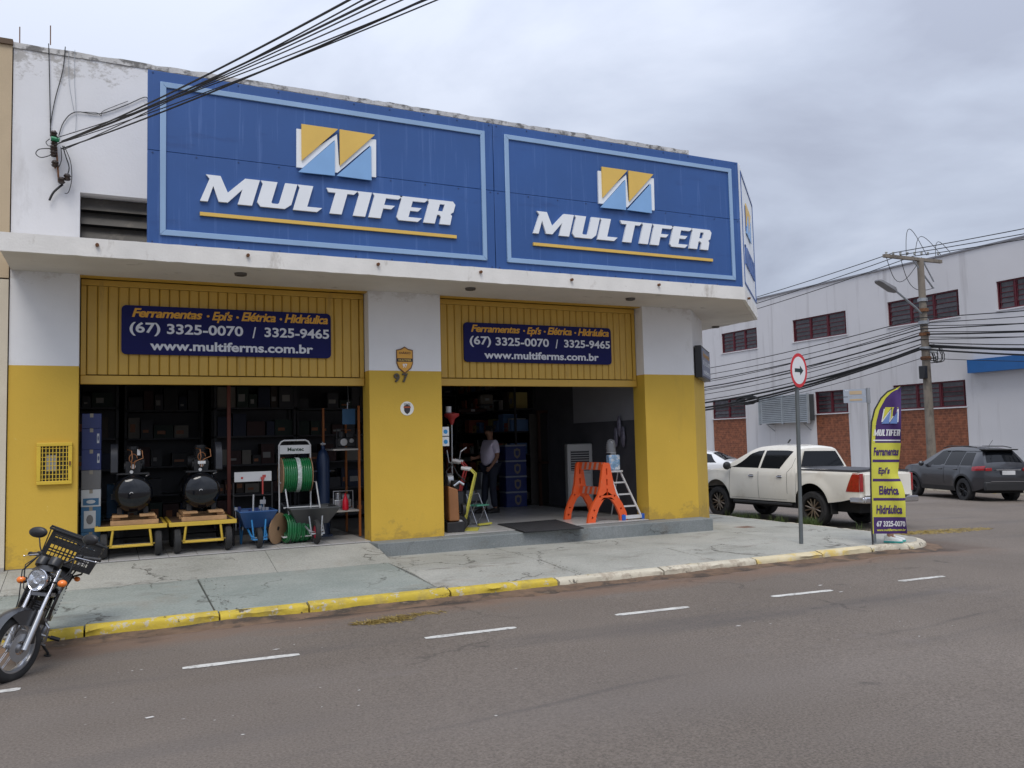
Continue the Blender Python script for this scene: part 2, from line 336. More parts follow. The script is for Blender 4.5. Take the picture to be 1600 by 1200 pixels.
# kerb line
arc_c, arc_r = (10.78, 10.22), 1.42
kp = [(-60, 8.80), (-8, 8.80), (3.4, 8.80), (6.4, 8.79), (9.2, 8.80), (10.78, 8.80)]
arc = [(arc_c[0]+arc_r*math.sin(R(a)), arc_c[1]-arc_r*math.cos(R(a))) for a in range(10, 91, 8)]
kp2 = kp + arc + [(12.20, 30), (12.20, 90)]
def along(path, s):
    for a, b in zip(path, path[1:]):
        l = math.dist(a, b)
        if s <= l: return (a[0]+(b[0]-a[0])*s/l, a[1]+(b[1]-a[1])*s/l), ((b[0]-a[0])/l, (b[1]-a[1])/l)
        s -= l
    return path[-1], (0, 1)
def arclen_x(xq):
    s = 0
    for a, b in zip(kp2, kp2[1:]):
        if b[0] >= xq: return s + (xq-a[0])/(b[0]-a[0])*math.dist(a, b)
        s += math.dist(a, b)
kerb_y = mat('chipped_yellow_kerb_paint', (.54, .40, .045), .85, var=.16, scale=5, bump=.8, bscale=26, stain=[((.30, .23, .09), (.50, .66), 4, (1, 1, 1), .6), ((.46, .43, .36), (.57, .61), 9, (1, 1, 1), .85), ((.05, .04, .03), (.625, .655), 6.5, (1, 1, 1), .85)])
kerb_w = mat('faded_cream_kerb_paint', (.56, .51, .40), .85, var=.14, scale=4, bump=.6, bscale=30, stain=[((.62, .45, .07), (.60, .66), 3, (1, 1, 1), .75), ((.30, .24, .18), (.50, .62), 8, (1, 1, 1), .7), ((.06, .05, .04), (.60, .64), 6, (1, 1, 1), .85)])
kerb_m = mat('mixed_yellow_cream_kerb', (.58, .50, .33), .85, var=.14, scale=4, bump=.6, bscale=30, stain=[((.60, .42, .07), (.52, .60), 2.2, (1, 1, 1), .75), ((.10, .08, .06), (.63, .70), 5, (1, 1, 1), .8)])
bx = [-20, -14, -9, -6, -3.6, -1.6, -.22, .98, 1.86, 3.44, 4.82, 6.35, 7.9, 9.1, 10.1]
bs = [arclen_x(q) for q in bx]
while bs[-1] < arclen_x(10.4)+26: bs.append(bs[-1] + (.8 if bs[-1] < arclen_x(10.4)+3 else 1.3))
for i, (s0, s1) in enumerate(zip(bs, bs[1:])):
    gap = .012 + random.random()*.02; s0 += gap/2; s1 -= gap/2; n = max(4, int((s1-s0)/.06)) if s0 < arclen_x(10.4)+4 and s0 > arclen_x(-4) else 4
    prof = [(0, -.03), (.004, .045), (.012, .080), (.036, .098), (.085, .103), (.13, .102), (.13, -.03)]
    mb = MB(); vs = []
    jit = random.uniform(-.006, .008)
    for k in range(n+1):
        (px, py), (dx, dy) = along(kp2, s0+(s1-s0)*k/n); nx_, ny_ = -dy, dx
        for j, (d, h) in enumerate(prof):
            w_ = (noise.noise(Vector((px*5, py*5, j*.7+i)))*.014 + noise.noise(Vector((px*17, py*17, j*.7+i)))*.009 + (-.014 if (j in (2, 3) and noise.noise(Vector((px*3.1, py*3.1, 7.7))) > .3) else 0)) if 0 < j < 5 else 0
            endc = .012 if (k in (0, n) and 1 < j < 5) else 0
            vs.append((px+nx_*(d+w_+jit*.5), py+ny_*(d+w_+jit*.5), tz(px)+h+(w_*.6 - endc + jit if j > 0 and j < 6 else 0)))
    P = len(prof); fs = [(k*P+j, (k+1)*P+j, (k+1)*P+(j+1) % P, k*P+(j+1) % P) for k in range(n) for j in range(P)]
    fs += [tuple(range(P)), tuple(range(n*P, n*P+P))[::-1]]; mb.add(vs, fs)
    xm = along(kp2, (s0+s1)/2)[0][0]
    km = kerb_y if xm < 4.8 else (kerb_w if (xm < 7.9 or xm > 9.6) else kerb_m)
    if i == 0:
        kroot = bpy.data.objects.new('kerb', None); COL.objects.link(kroot); kroot['kind'] = 'structure'
    obj('kerb_stone', mb, km, kroot, smooth=50)

# earth washed into the gutter
gut = mat('gutter_earth', (.15, .095, .06), .95, var=.35, scale=4, bump=.8, bscale=40, stain=[((.045, .035, .028), (.48, .60), 3, (1, 1, 1), .9), ((.30, .22, .15), (.60, .70), 6, (1, 1, 1), .6)])
mb = MB(); vs = []; K = 420; S0 = arclen_x(-14); S1 = arclen_x(10.4)+9
for k in range(K+1):
    s_ = S0+(S1-S0)*k/K; (qx, qy), (dx, dy) = along(kp2, s_); wdt = .16+.30*max(0, noise.noise(Vector((s_*.8, 1, 0)))+.25)+.07*noise.noise(Vector((s_*5, 2, 0))); hh = .022+.022*noise.noise(Vector((s_*1.3, 3, 0)))+.008*noise.noise(Vector((s_*9, 3, 0)))
    for (d_, h_) in ((-.012, hh), (wdt*.25, hh*.75), (wdt*.6, hh*.35+.004*noise.noise(Vector((s_*12, 5, 0)))), (wdt, .003), (wdt+.02, -.01)):
        X = qx+dy*d_; Y = qy-dx*d_; vs.append((X, Y, tz(X)+h_))
mb.add(vs, [(5*k+j, 5*k+5+j, 5*k+6+j, 5*k+1+j) for k in range(K) for j in range(4)])
obj('gutter_earth', mb, gut, None, smooth=60, kind='structure', fix=False)
# sidewalk: dirt bed with raised slabs
sroot = bpy.data.objects.new('sidewalk', None); COL.objects.link(sroot); sroot['kind'] = 'structure'
def inner(path, d):
    res = []
    for i, p in enumerate(path):
        a = path[max(0, i-1)]; b = path[min(len(path)-1, i+1)]; l = math.dist(a, b); dx, dy = (b[0]-a[0])/l, (b[1]-a[1])/l
        res.append((p[0]-dy*d, p[1]+dx*d))
    return res
ki = inner(kp2, .128)
def kyi(x):
    for a, b in zip(ki, ki[1:]):
        if a[0] <= x <= b[0]: return a[1]+(b[1]-a[1])*(x-a[0])/(b[0]-a[0])
    return ki[0][1]
bed = MB(); xb = [-20, -4, 0, 1, 4, 7, 10.5]
vs = []
for q in xb: vs += [(q, kyi(q), tz(q)+.07), (q, WALL+.1, tz(q)+.125)]
bed.add(vs, [(2*i, 2*i+2, 2*i+3, 2*i+1) for i in range(len(xb)-1)])
obj('dirt_bed', bed, earth, sroot)
def zs(a, b, e=0): return .101+e+.054*max(0, min(1, min(b-8.93, 12.07-a)/1.07))
def slab(poly, zt, mt, th=.05, name='paving_slab', lift=None):
    """poly in plan, top follows the ground plus zt"""
    mb = MB(); f1 = (lambda a, b: (a, b, tz(a)+zt(a, b))) if callable(zt) else (lambda a, b: (a, b, tz(a)+zt))
    mb.prism([poly], f1, lambda a, b: (a, b, f1(a, b)[2]-th)); o = obj(name, mb, mt, sroot, bevel=.006, seg=1); return o
foot = 10.86
def rampz(x, y): return .155 + (max(0, min(1, (y-foot)/(WALL-.02-foot)))*(.318-.155-tz(x)) )
xr = [-20, -12, -8, -5.5, -3.3, -1.12, .95, 3.36]
for a, b in zip(xr, xr[1:]):
    gsp = .006 + random.random()*.006
    slab([(a+gsp, kyi(a)+.004), (b-gsp, kyi(b)+.004), (b-gsp, foot-.008), (a+gsp, foot-.008)], lambda a_, b_, e=random.uniform(-.003, .003): zs(a_, b_, e), slab_g)
for a, b in zip([-20, -8, -3.3, -1.12, 1.9], [-8, -3.3, -1.12, 1.9, 3.42]):
    mb = MB(); nY = 4; vs = []
    for k in range(nY+1):
        y = foot+.006+(WALL-.012-foot)*k/nY
        vs += [(a+.003, y, tz(a)+rampz(a, y)), (b-.003, y, tz(b)+rampz(b, y)), (a+.003, y, tz(a)+.05), (b-.003, y, tz(b)+.05)]
    fs = []
    for k in range(nY): o_ = k*4; fs += [(o_, o_+1, o_+5, o_+4), (o_, o_+4, o_+6, o_+2), (o_+1, o_+3, o_+7, o_+5)]
    fs += [(0, 2, 3, 1), (nY*4, nY*4+1, nY*4+3, nY*4+2)]
    mb.add(vs, fs); obj('ramp_slab', mb, slab_g2, sroot)
# right hand sidewalk slabs up to the step
xr2 = [3.36, 5.2, 7.3, 9.42]
for a, b in zip(xr2, xr2[1:]):
    ym = 10.0
    for (y0, y1) in (((None, ym), (ym, 11.7))):
        k0 = (lambda q: kyi(q)+.004) if y0 is None else (lambda q: ym+.005)
        slab([(a+.005, k0(a)), (b-.005, k0(b)), (b-.005, y1-.004), (a+.005, y1-.004)], lambda a_, b_, e=random.uniform(-.003, .002): zs(a_, b_, e), slab_g2)
# corner slabs
arcin = [(arc_c[0]+(arc_r-.13)*math.sin(R(a)), arc_c[1]-(arc_r-.13)*math.cos(R(a))) for a in range(0, 91, 6)]
slab([(9.425, kyi(9.42)+.004)] + arcin + [(12.06, 11.5), (11.0, 11.5), (9.425, 11.5), (9.425, 10.0)], lambda a_, b_: zs(a_, b_), slab_g2)
slab([(9.425, 11.51), (11.0, 11.51), (12.06, 11.51), (12.06, 14.2), (11.0, 14.2), (9.425, 14.2)], lambda a_, b_: zs(a_, b_), slab_g2)
slab([(9.425, 14.21), (11.0, 14.21), (12.06, 14.21), (12.06, 30), (11.0, 30), (9.425, 30)], lambda a_, b_: zs(a_, b_), slab_g)
# the step in front of the right-hand doorway
st = MB(); st.prism([(3.40, 11.47), (9.34, 11.45), (9.34, WALL-.004), (3.36, WALL-.004)], lambda a, b: (a, b, FL-.004 if a < 9 else FL-.02), lambda a, b: (a, b, .03))
obj('entrance_step', st, step_m, kind='structure', bevel=.012)

# road paint
paint = mat('worn_white_road_paint', (.58, .57, .53), .8, var=.1, scale=6, stain=[((.20, .18, .16), (.53, .62), 16, (1, 1, 1), .75), ((.40, .38, .35), (.5, .6), 4, (1, 1, 1), .5)])
mroot = bpy.data.objects.new('lane_marking', None); COL.objects.link(mroot); mroot['kind'] = 'structure'
dash = [((-90, 1091), (32, 1076)), ((285, 1044), (468, 1022)), ((664, 997), (806, 980)), ((962, 961), (1076, 948)), ((1206, 932), (1300, 922)), ((1405, 908), (1475, 900))]
for a, b in dash:
    A = G(*a); B = G(*b); 
    for _ in range(3): A = G(*a, tz(A.x)+.004); B = G(*b, tz(B.x)+.004)
    d = (B-A).normalized(); n_ = Vector((-d.y, d.x, 0))*.045; mb = MB(); K = 14; vs = []
    for k in range(K+1):
        p = A.lerp(B, k/K); e_ = n_*(1+noise.noise(p*9)*.16)*(.6 if k in (0, K) else 1); z = tz(p.x)+.004
        vs += [(p.x+e_.x, p.y+e_.y, z), (p.x-e_.x, p.y-e_.y, z)]
    mb.add(vs, [(2*k, 2*k+1, 2*k+3, 2*k+2) for k in range(K)]); obj('lane_dash', mb, paint, mroot)

# ------------------------------------------------------------ text helper
def text_mesh(s, shear=0, offset=0, spacing=1):
    cu = bpy.data.curves.new('t', 'FONT'); cu.body = s; cu.shear = shear; cu.offset = offset; cu.space_character = spacing; cu.resolution_u = 4
    o = bpy.data.objects.new('t', cu); COL.objects.link(o); dg = bpy.context.evaluated_depsgraph_get(); dg.update()
    me = bpy.data.meshes.new_from_object(o.evaluated_get(dg)); bpy.data.objects.remove(o); bpy.data.curves.remove(cu)
    vs = [tuple(v.co) for v in me.vertices]; fs = [tuple(p.vertices) for p in me.polygons]; bpy.data.meshes.remove(me)
    x0 = min(v[0] for v in vs); x1 = max(v[0] for v in vs); y0 = min(v[1] for v in vs); y1 = max(v[1] for v in vs)
    return [((v[0]-x0)/(x1-x0), (v[1]-y0)/(y1-y0)) for v in vs], fs, (x1-x0)/(y1-y0)
def text(name, s, P, mt, parent, shear=0, offset=0, spacing=1, rev=False):
    """P(u,v): unit square -> 3D on the surface"""
    vs, fs, _ = text_mesh(s, shear, offset, spacing); mb = MB(); mb.add([P(*v) for v in vs], fs)
    return obj(name, mb, mt, parent, fix=False)

# ------------------------------------------------------------ the shop building
shop = thing('shop_building', 'white and mustard yellow corner shop with two gated openings under a concrete canopy', 'building')
XL, XR = -1.15, 9.33         # facade ends
CH = (10.52, 13.0)           # far end of the chamfer
L0, L1, R0, R1 = -.385, 3.40, 4.53, 8.27   # openings
HEAD = 3.99; YB = 2.82       # gate head, top of the yellow paint
def wallbox(name, x0, x1, z0, z1, mt, y0=WALL, y1=WALL+.35):
    return obj(name, MB().box(x0, x1, y0, y1, z0, z1), mt, shop)
for (a, b) in ((XL, L0), (L1, R0)):
    wallbox('wall', a, b, -.1, YB, yellow); wallbox('wall', a, b, YB, 4.02, white_plain)
for z0, z1, mt in ((-.1, YB, yellow), (YB, 4.02, white_plain)):
    mb = MB(); mb.prism([(R1, WALL), (XR, WALL), CH, (CH[0]-.25, CH[1]+.25), (XR-.12, WALL+.35), (R1, WALL+.35)], lambda a, b: (a, b, z0), lambda a, b: (a, b, z1)); obj('wall', mb, mt, shop)
obj('side_wall', MB().box(CH[0]-.35, CH[0], CH[1]+.02, 30, -.2, 4.02), white_plain, shop)
# upper wall with the vent opening
V0, V1, VT = -.39, .50, 5.07
up = MB()
up.box(XL, V0, WALL, WALL+.3, 4.16, 6.86).box(V0, V1, WALL, WALL+.3, VT, 6.86).box(V1, 9.40, WALL, WALL+.3, 4.16, 6.86)
def top_grime(mt, ztop, depth, colr, amt=.8):
    t, b = nodes(mt); N = t.nodes.new; L = t.links.new; src = b.inputs['Base Color'].links[0].from_socket
    tc = N('ShaderNodeTexCoord'); sp = N('ShaderNodeSeparateXYZ'); L(tc.outputs['Object'], sp.inputs[0])
    n = N('ShaderNodeTexNoise'); n.inputs['Scale'].default_value = 2.2; n.inputs['Detail'].default_value = 8; n.inputs['Roughness'].default_value = .72; mp = N('ShaderNodeMapping'); mp.inputs['Scale'].default_value = (1, 1, 1.4); L(tc.outputs['Object'], mp.inputs[0]); L(mp.outputs[0], n.inputs['Vector'])
    g = N('ShaderNodeMapRange'); L(sp.outputs[2], g.inputs[0]); g.inputs[1].default_value = ztop-depth; g.inputs[2].default_value = ztop; g.inputs[3].default_value = -.10; g.inputs[4].default_value = .20
    a = N('ShaderNodeMath'); a.operation = 'ADD'; L(n.outputs[0], a.inputs[0]); L(g.outputs[0], a.inputs[1])
    r = N('ShaderNodeMapRange'); L(a.outputs[0], r.inputs[0]); r.inputs[1].default_value = .62; r.inputs[2].default_value = .70; r.inputs[3].default_value = 0; r.inputs[4].default_value = amt
    m = N('ShaderNodeMix'); m.data_type = 'RGBA'; L(r.outputs[0], m.inputs[0]); L(src, m.inputs[6]); m.inputs[7].default_value = (*colr, 1); L(m.outputs[2], b.inputs['Base Color'])
obj('parapet_wall', up, white_wall, shop); top_grime(white_wall, 6.86, .8, (.36, .34, .31)); top_grime(yellow, .36, -.45, (.26, .17, .05), .4); top_grime(white_plain, 4.02, .35, (.42, .38, .34), .35)
up = MB(); up.prism([(9.402, WALL+.01), (10.52, 13.0), (10.3, 13.2), (9.402, WALL+.3)], lambda a, b: (a, b, 4.16), lambda a, b: (a, b, 6.2)); obj('parapet_wall', up, white_wall, shop)
cp = MB(); K = 120; vs = []
for k in range(K+1):
    q = XL-.01+(9.42-XL)*k/K; h = .055+.016*noise.noise(Vector((q*3, 0, 0)))+.012*noise.noise(Vector((q*11, 3, 0))); d = .012+.006*noise.noise(Vector((q*6, 5, 0)))
    vs += [(q, WALL-d, 6.845-.012*noise.noise(Vector((q*8, 9, 0)))), (q, WALL-d, 6.86+h), (q, WALL+.31, 6.86+h), (q, WALL+.31, 6.845)]
cp.add(vs, [(4*k+j, 4*k+4+j, 4*k+4+(j+1) % 4, 4*k+(j+1) % 4) for k in range(K) for j in range(4)] + [(0, 1, 2, 3), (4*K+3, 4*K+2, 4*K+1, 4*K)])
obj('parapet_cap', cp, cap_m, shop)
obj('roof', MB().box(XL, 10.1, WALL+.32, 30, 4.2, 4.3), dark_ceiling, shop)
# louvred vent
vroot = obj('vent', MB().box(V0+.001, V1, WALL+.24, WALL+.28, 4.18, VT), black, shop)
vent_m = mat('brown_grey_vent_slat', (.075, .068, .058), .6, var=.2, scale=4, stain=(.16, .14, .11), sthr=(.55, .75), sscale=6)
for k in range(5):
    zt = VT-.01-.19*k
    obj('slat', MB().add([(V0+.004, WALL+.09, zt-.185), (V1, WALL+.09, zt-.185), (V1, WALL+.20, zt-.005), (V0+.004, WALL+.20, zt-.005), (V0+.004, WALL+.105, zt-.185), (V1, WALL+.105, zt-.185), (V1, WALL+.215, zt-.005), (V0+.004, WALL+.215, zt-.005)], [(0, 1, 2, 3), (4, 7, 6, 5), (0, 4, 5, 1), (2, 6, 7, 3), (0, 3, 7, 4), (1, 5, 6, 2)]), vent_m, vroot)
# canopy slab
CF = 10.66; CZ0, CZ1 = 4.01, 4.205
cpoly = [(XL+.01, CF), (9.55, CF), (11.46, 12.46), (11.46, 30), (10.3, 30), (10.3, 13.05), (9.35, 12.0), (XL+.01, 12.0)]
cn = MB(); cn.prism(cpoly, lambda a, b: (a, b, CZ0), lambda a, b: (a, b, CZ1)); cn.prism([(p[0], p[1]) for p in [(XL+.012, CF+.05), (9.53, CF+.05), (11.40, 12.49), (11.40, 29.9), (10.4, 29.9), (10.4, 13.0), (9.4, 12.0), (XL+.012, 12.0)]], lambda a, b: (a, b, CZ0-.006), lambda a, b: (a, b, CZ0-.001))
cn2 = MB()
def strip(path, z0, z1, off, K=80):
    s = sum(math.dist(a, b) for a, b in zip(path, path[1:])); vs = []
    for k in range(K+1):
        (px, py), (dx, dy) = along(path, s*k/K*.99999); o_ = off+.004*noise.noise(Vector((px*7, py*7, 0)))
        j0 = .008*noise.noise(Vector((px*6, py*6, 4))); 
        vs += [(px+dy*o_, py-dx*o_, z0+j0), (px+dy*o_, py-dx*o_, z1+j0*.6), (px-dy*.04, py+dx*.04, z1+j0*.6), (px-dy*.04, py+dx*.04, z0+j0)]
    return vs, [(4*k+j, 4*k+4+j, 4*k+4+(j+1) % 4, 4*k+(j+1) % 4) for k in range(K) for j in range(4)] + [(0, 1, 2, 3), (4*K+3, 4*K+2, 4*K+1, 4*K)]
obj('canopy', cn, canopy_under, shop)
cn2.add(*strip([(XL+.005, CF), (9.55, CF), (11.46, 12.46), (11.46, 29)], CZ0-.012, CZ1+.006, .01, 240)); obj('canopy_edge', cn2, white_edge, shop)
# downlights and drain spouts
for (px, py) in ((376, 427), (735, 450), (985, 466), (1118, 510)):
    p = G(px, py, CZ0-.006); mb = MB(); mb.lathe([(.0001, -.02), (.05, -.02), (.052, -.032), (.075, -.03), (.08, 0), (.0001, 0)], 18); obj('downlight', mb, lamp_off, shop, smooth=40, loc=(p.x, p.y, CZ0-.007))
for (px, py) in ((152, 383), (387, 399), (590, 413), (750, 425), (892, 437), (1028, 445), (1172, 463)):
    p = F(px, py, CF); 
    if px > 1160: p = Vector((9.9, 10.97, 4.09))
    mb = MB(); mb.tube([(0, .05, 0), (0, -.05, -.006)], .021, 10); mb.tube([(0, -.0, -.0), (0, -.051, -.007)], .014, 8); obj('drain_spout', mb, rust, shop, loc=(p.x, p.y, p.z), smooth=40)
# interior shell
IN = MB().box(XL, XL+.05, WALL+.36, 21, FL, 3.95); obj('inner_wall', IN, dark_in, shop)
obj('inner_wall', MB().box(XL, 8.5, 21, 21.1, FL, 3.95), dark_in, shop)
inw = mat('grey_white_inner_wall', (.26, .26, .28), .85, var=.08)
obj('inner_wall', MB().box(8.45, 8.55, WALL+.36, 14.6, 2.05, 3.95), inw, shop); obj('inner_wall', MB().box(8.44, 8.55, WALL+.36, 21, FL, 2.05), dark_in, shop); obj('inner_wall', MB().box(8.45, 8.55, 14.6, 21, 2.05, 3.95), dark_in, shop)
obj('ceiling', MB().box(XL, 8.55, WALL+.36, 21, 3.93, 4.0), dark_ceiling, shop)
obj('floor', MB().box(XL, 8.6, WALL-.001, 21.1, .05, FL-.008), grout, shop)
# floor tiles, one object each, sharing one mesh
TS = .355
tm = MB().cbox((0, 0, 0), (TS-.008, TS-.008, .012)).mesh('floor_tile', tile_m)
tmh = MB().cbox((0, 0, 0), (TS-.008, .155, .012)).mesh('floor_tile', tile_m)
def tile_rect(x0, x1, y0, ny):
    n = int((x1-x0)/TS+.6)
    for j in range(ny):
        for i in range(n):
            o = bpy.data.objects.new('floor_tile', tm); COL.objects.link(o); o.parent = shop
            o.location = (x0+TS*(i+.5), y0+TS*(j+.5), FL-.005+random.uniform(-.001, .001))
            cx = x0+TS*(i+.5)
            if cx+TS/2 > x1: o.scale.x = max(.15, (x1-cx+TS/2)/TS); o.location.x = x1-(x1-cx+TS/2)/2
tile_rect(L0+.005, L1-.005, WALL+.003, 6); tile_rect(R0+.005, R1-.005, WALL+.003, 12)

# ------------------------------------------------------------ overhead gates
def gate(x0, x1, label, zb):
    g_ = thing('overhead_gate', label, 'gate', (0, 0, 0), group=None)
    n = round((x1-x0-.16)/.125); wd = (x1-x0-.16)/n
    for k in range(n):
        a = x0+.08+k*wd; mb = MB()
        o1 = .012+random.uniform(0, .003)
        mb.prism([(a+.003, GATE+.03), (a+.003, GATE-.002), (a+.016, GATE-o1), (a+wd-.016, GATE-o1), (a+wd-.003, GATE-.002), (a+wd-.003, GATE+.03)], lambda p, q: (p, q, zb+.13), lambda p, q: (p, q, 3.90))
        obj('slat', mb, gate_y, g_)
    obj('backing_sheet', MB().box(x0+.03, x1-.03, GATE+.032, GATE+.05, zb+.02, 3.95), mat('dark_gate_backing', (.10, .06, .015), .7), g_)
    obj('bottom_rail', MB().box(x0+.012, x1-.012, GATE-.03, GATE+.03, zb, zb+.115), gate_y, g_, bevel=.008)
    obj('top_rail', MB().box(x0+.012, x1-.012, GATE-.025, GATE+.03, 3.905, 3.985), gate_y, g_, bevel=.008)
    for q in (x0+.012, x1-.075): obj('side_rail', MB().box(q, q+.063, GATE-.02, GATE+.03, zb+.118, 3.902), gate_y, g_, bevel=.006)
    return g_
gate(L0, L1, 'raised yellow slatted gate over the left-hand opening with the compressors', 2.605)
gate(R0, R1, 'raised yellow slatted gate over the right-hand doorway with the orange trestles', 2.615)
for (a, b) in ((L0, L1), (R0, R1)):
    wallbox('lintel', a, b, 3.99, 4.1, gate_y, WALL+.06, WALL+.2)

# ------------------------------------------------------------ banners with phone numbers
def banner(x0, x1, z0, z1, label):
    b = thing('name_banner', label, 'sign', (0, 0, 0), group='blue banners with the phone numbers on the gates')
    Y = GATE-.055; r = .06; pts = []
    for cx, cz, a0 in ((x1-r, z1-r, 0), (x0+r, z1-r, 90), (x0+r, z0+r, 180), (x1-r, z0+r, 270)):
        pts += [(cx+r*math.cos(R(a0+a)), cz+r*math.sin(R(a0+a))) for a in range(0, 91, 18)]
    mb = MB(); mb.prism([pts], lambda a, c: (a, Y, c), lambda a, c: (a, Y+.03, c)); obj('board', mb, navy, b)
    W_ = x1-x0; H_ = z1-z0
    def P(u0, u1, v0, v1): return lambda u, v: (x0+W_*(u0+(u1-u0)*u), Y-.003, z0+H_*(v0+(v1-v0)*v))
    text('lettering', 'Ferramentas', P(.045, .362, .76, .945), gold_t, b, .25, .03, .9)
    text('lettering', '•', P(.382, .395, .81, .86), gold_t, b)
    text('lettering', "Epi's", P(.407, .505, .70, .945), gold_t, b, .25, .03, .9)
    text('lettering', '•', P(.522, .535, .81, .86), gold_t, b)
    text('lettering', 'Elétrica', P(.547, .717, .76, .955), gold_t, b, .25, .03, .9)
    text('lettering', '•', P(.735, .748, .81, .86), gold_t, b)
    text('lettering', 'Hidráulica', P(.76, .985, .76, .955), gold_t, b, .25, .03, .9)
    text('lettering', '(67)', P(.035, .17, .38, .66), grey_t, b, 0, .025)
    text('lettering', '3325-0070', P(.20, .555, .43, .645), grey_t, b, 0, .025)
    text('lettering', '/', P(.60, .618, .40, .64), grey_t, b, 0, .025)
    text('lettering', '3325-9465', P(.66, .99, .43, .645), grey_t, b, 0, .025)
    text('lettering', 'www.multiferms.com.br', P(.125, .905, .09, .29), grey_t, b, 0, .03)
banner(.104, 2.885, 3.005, 3.66, 'navy banner with orange and pale lettering on the left-hand yellow gate')
banner(4.995, 7.735, 2.995, 3.625, 'navy banner with orange and pale lettering on the right-hand yellow gate')

# ------------------------------------------------------------ the big blue signs
LET = {
 'M': (1.72, [[(0, 0), (.08, .86), (-.08, 1), (.40, 1), (.80, .40), (1.22, 1), (1.72, 1), (1.72, 0), (1.24, 0), (1.24, .58), (.90, .03), (.60, .03), (.27, .60), (.25, 0)]]),
 'U': (1.16, [[(-.1, 1), (.48, 1), (.48, .2), (.53, .16), (.70, .16), (.75, .2), (.75, 1), (1.18, 1), (1.18, .18), (1.0, 0), (.16, 0), (0, .16), (0, .88)]]),
 'L': (.93, [[(-.1, 1), (.46, 1), (.46, .17), (1.0, .17), (.86, 0), (0, 0), (0, .88)]]),
 'T': (1.0, [[(-.12, 1), (1.06, 1), (.95, .84), (.70, .84), (.70, 0), (.26, 0), (.26, .84), (0, .84)]]),
 'I': (.46, [[(-.1, 1), (.46, 1), (.46, 0), (0, 0), (0, .88)]]),
 'F': (.93, [[(-.1, 1), (1.08, 1), (.95, .84), (.46, .84), (.46, .56), (.88, .56), (.78, .41), (.46, .41), (.46, 0), (0, 0), (0, .88)]]),
 'E': (.98, [[(-.1, 1), (1.08, 1), (.95, .84), (.46, .84), (.46, .58), (.88, .58), (.78, .43), (.46, .43), (.46, .16), (1.0, .16), (.88, 0), (.12, 0), (0, .12), (0, .88)]]),
 'R': (1.1, [[(-.1, 1), (.97, 1), (1.1, .87), (1.1, .55), (1.0, .46), (1.08, .38), (1.1, 0), (.66, 0), (.64, .30), (.56, .38), (.46, .38), (.46, 0), (0, 0), (0, .88)], [(.46, .54), (.46, .84), (.66, .84), (.66, .54)]]),
}
def word(P, Pb, mt, parent, w='MULTIFER'):
    """P(u, v, d): u 0..1 across, v 0..1 up"""
    tot = sum(LET[c][0] for c in w) + .13*(len(w)-1) + .27; q = 0
    for c in w:
        mb = MB(); sh = lambda a, b, q=q: ((q+a+.27*b)/tot, b)
        mb.prism(LET[c][1], lambda a, b: P(*sh(a, b)), lambda a, b: Pb(*sh(a, b))); obj('letter', mb, mt, parent); q += LET[c][0]+.13
def logo(P, Pb, parent, my, mw, mb_, thin=False):
    # zoomed survey of the left logo, rectified to the unit square
    def n_(p):
        q = F(200+p[0]/3.077, 90+p[1]/3.077, SIGN); return ((q.x-2.222)/1.04, (q.z-5.21)/.80)
    wh = [(808, 345), (838, 349), (838, 480), (1002, 372), (1012, 520), (1030, 508), (1160, 395), (1190, 398), (1190, 578), (1166, 575), (1160, 425), (1005, 556), (990, 555), (990, 400), (838, 533), (808, 530)]
    for nm, pl, mt, d in (('logo_back', wh, mw, 0), ('logo_yellow_triangle', [(830, 325), (1006, 350), (832, 500)], my, 1), ('logo_yellow_triangle', [(1013, 351), (1182, 377), (1015, 525)], my, 1), ('logo_blue_triangle', [(990, 404), (990, 573), (815, 555)], mb_, 1), ('logo_blue_triangle', [(1164, 430), (1166, 595), (998, 573)], mb_, 1)):
        m_ = MB(); pp = [n_(q) for q in pl]
        m_.prism([pp], lambda a, b: P(a, b, d), lambda a, b: Pb(a, b, d)); obj(nm, m_, mt, parent)
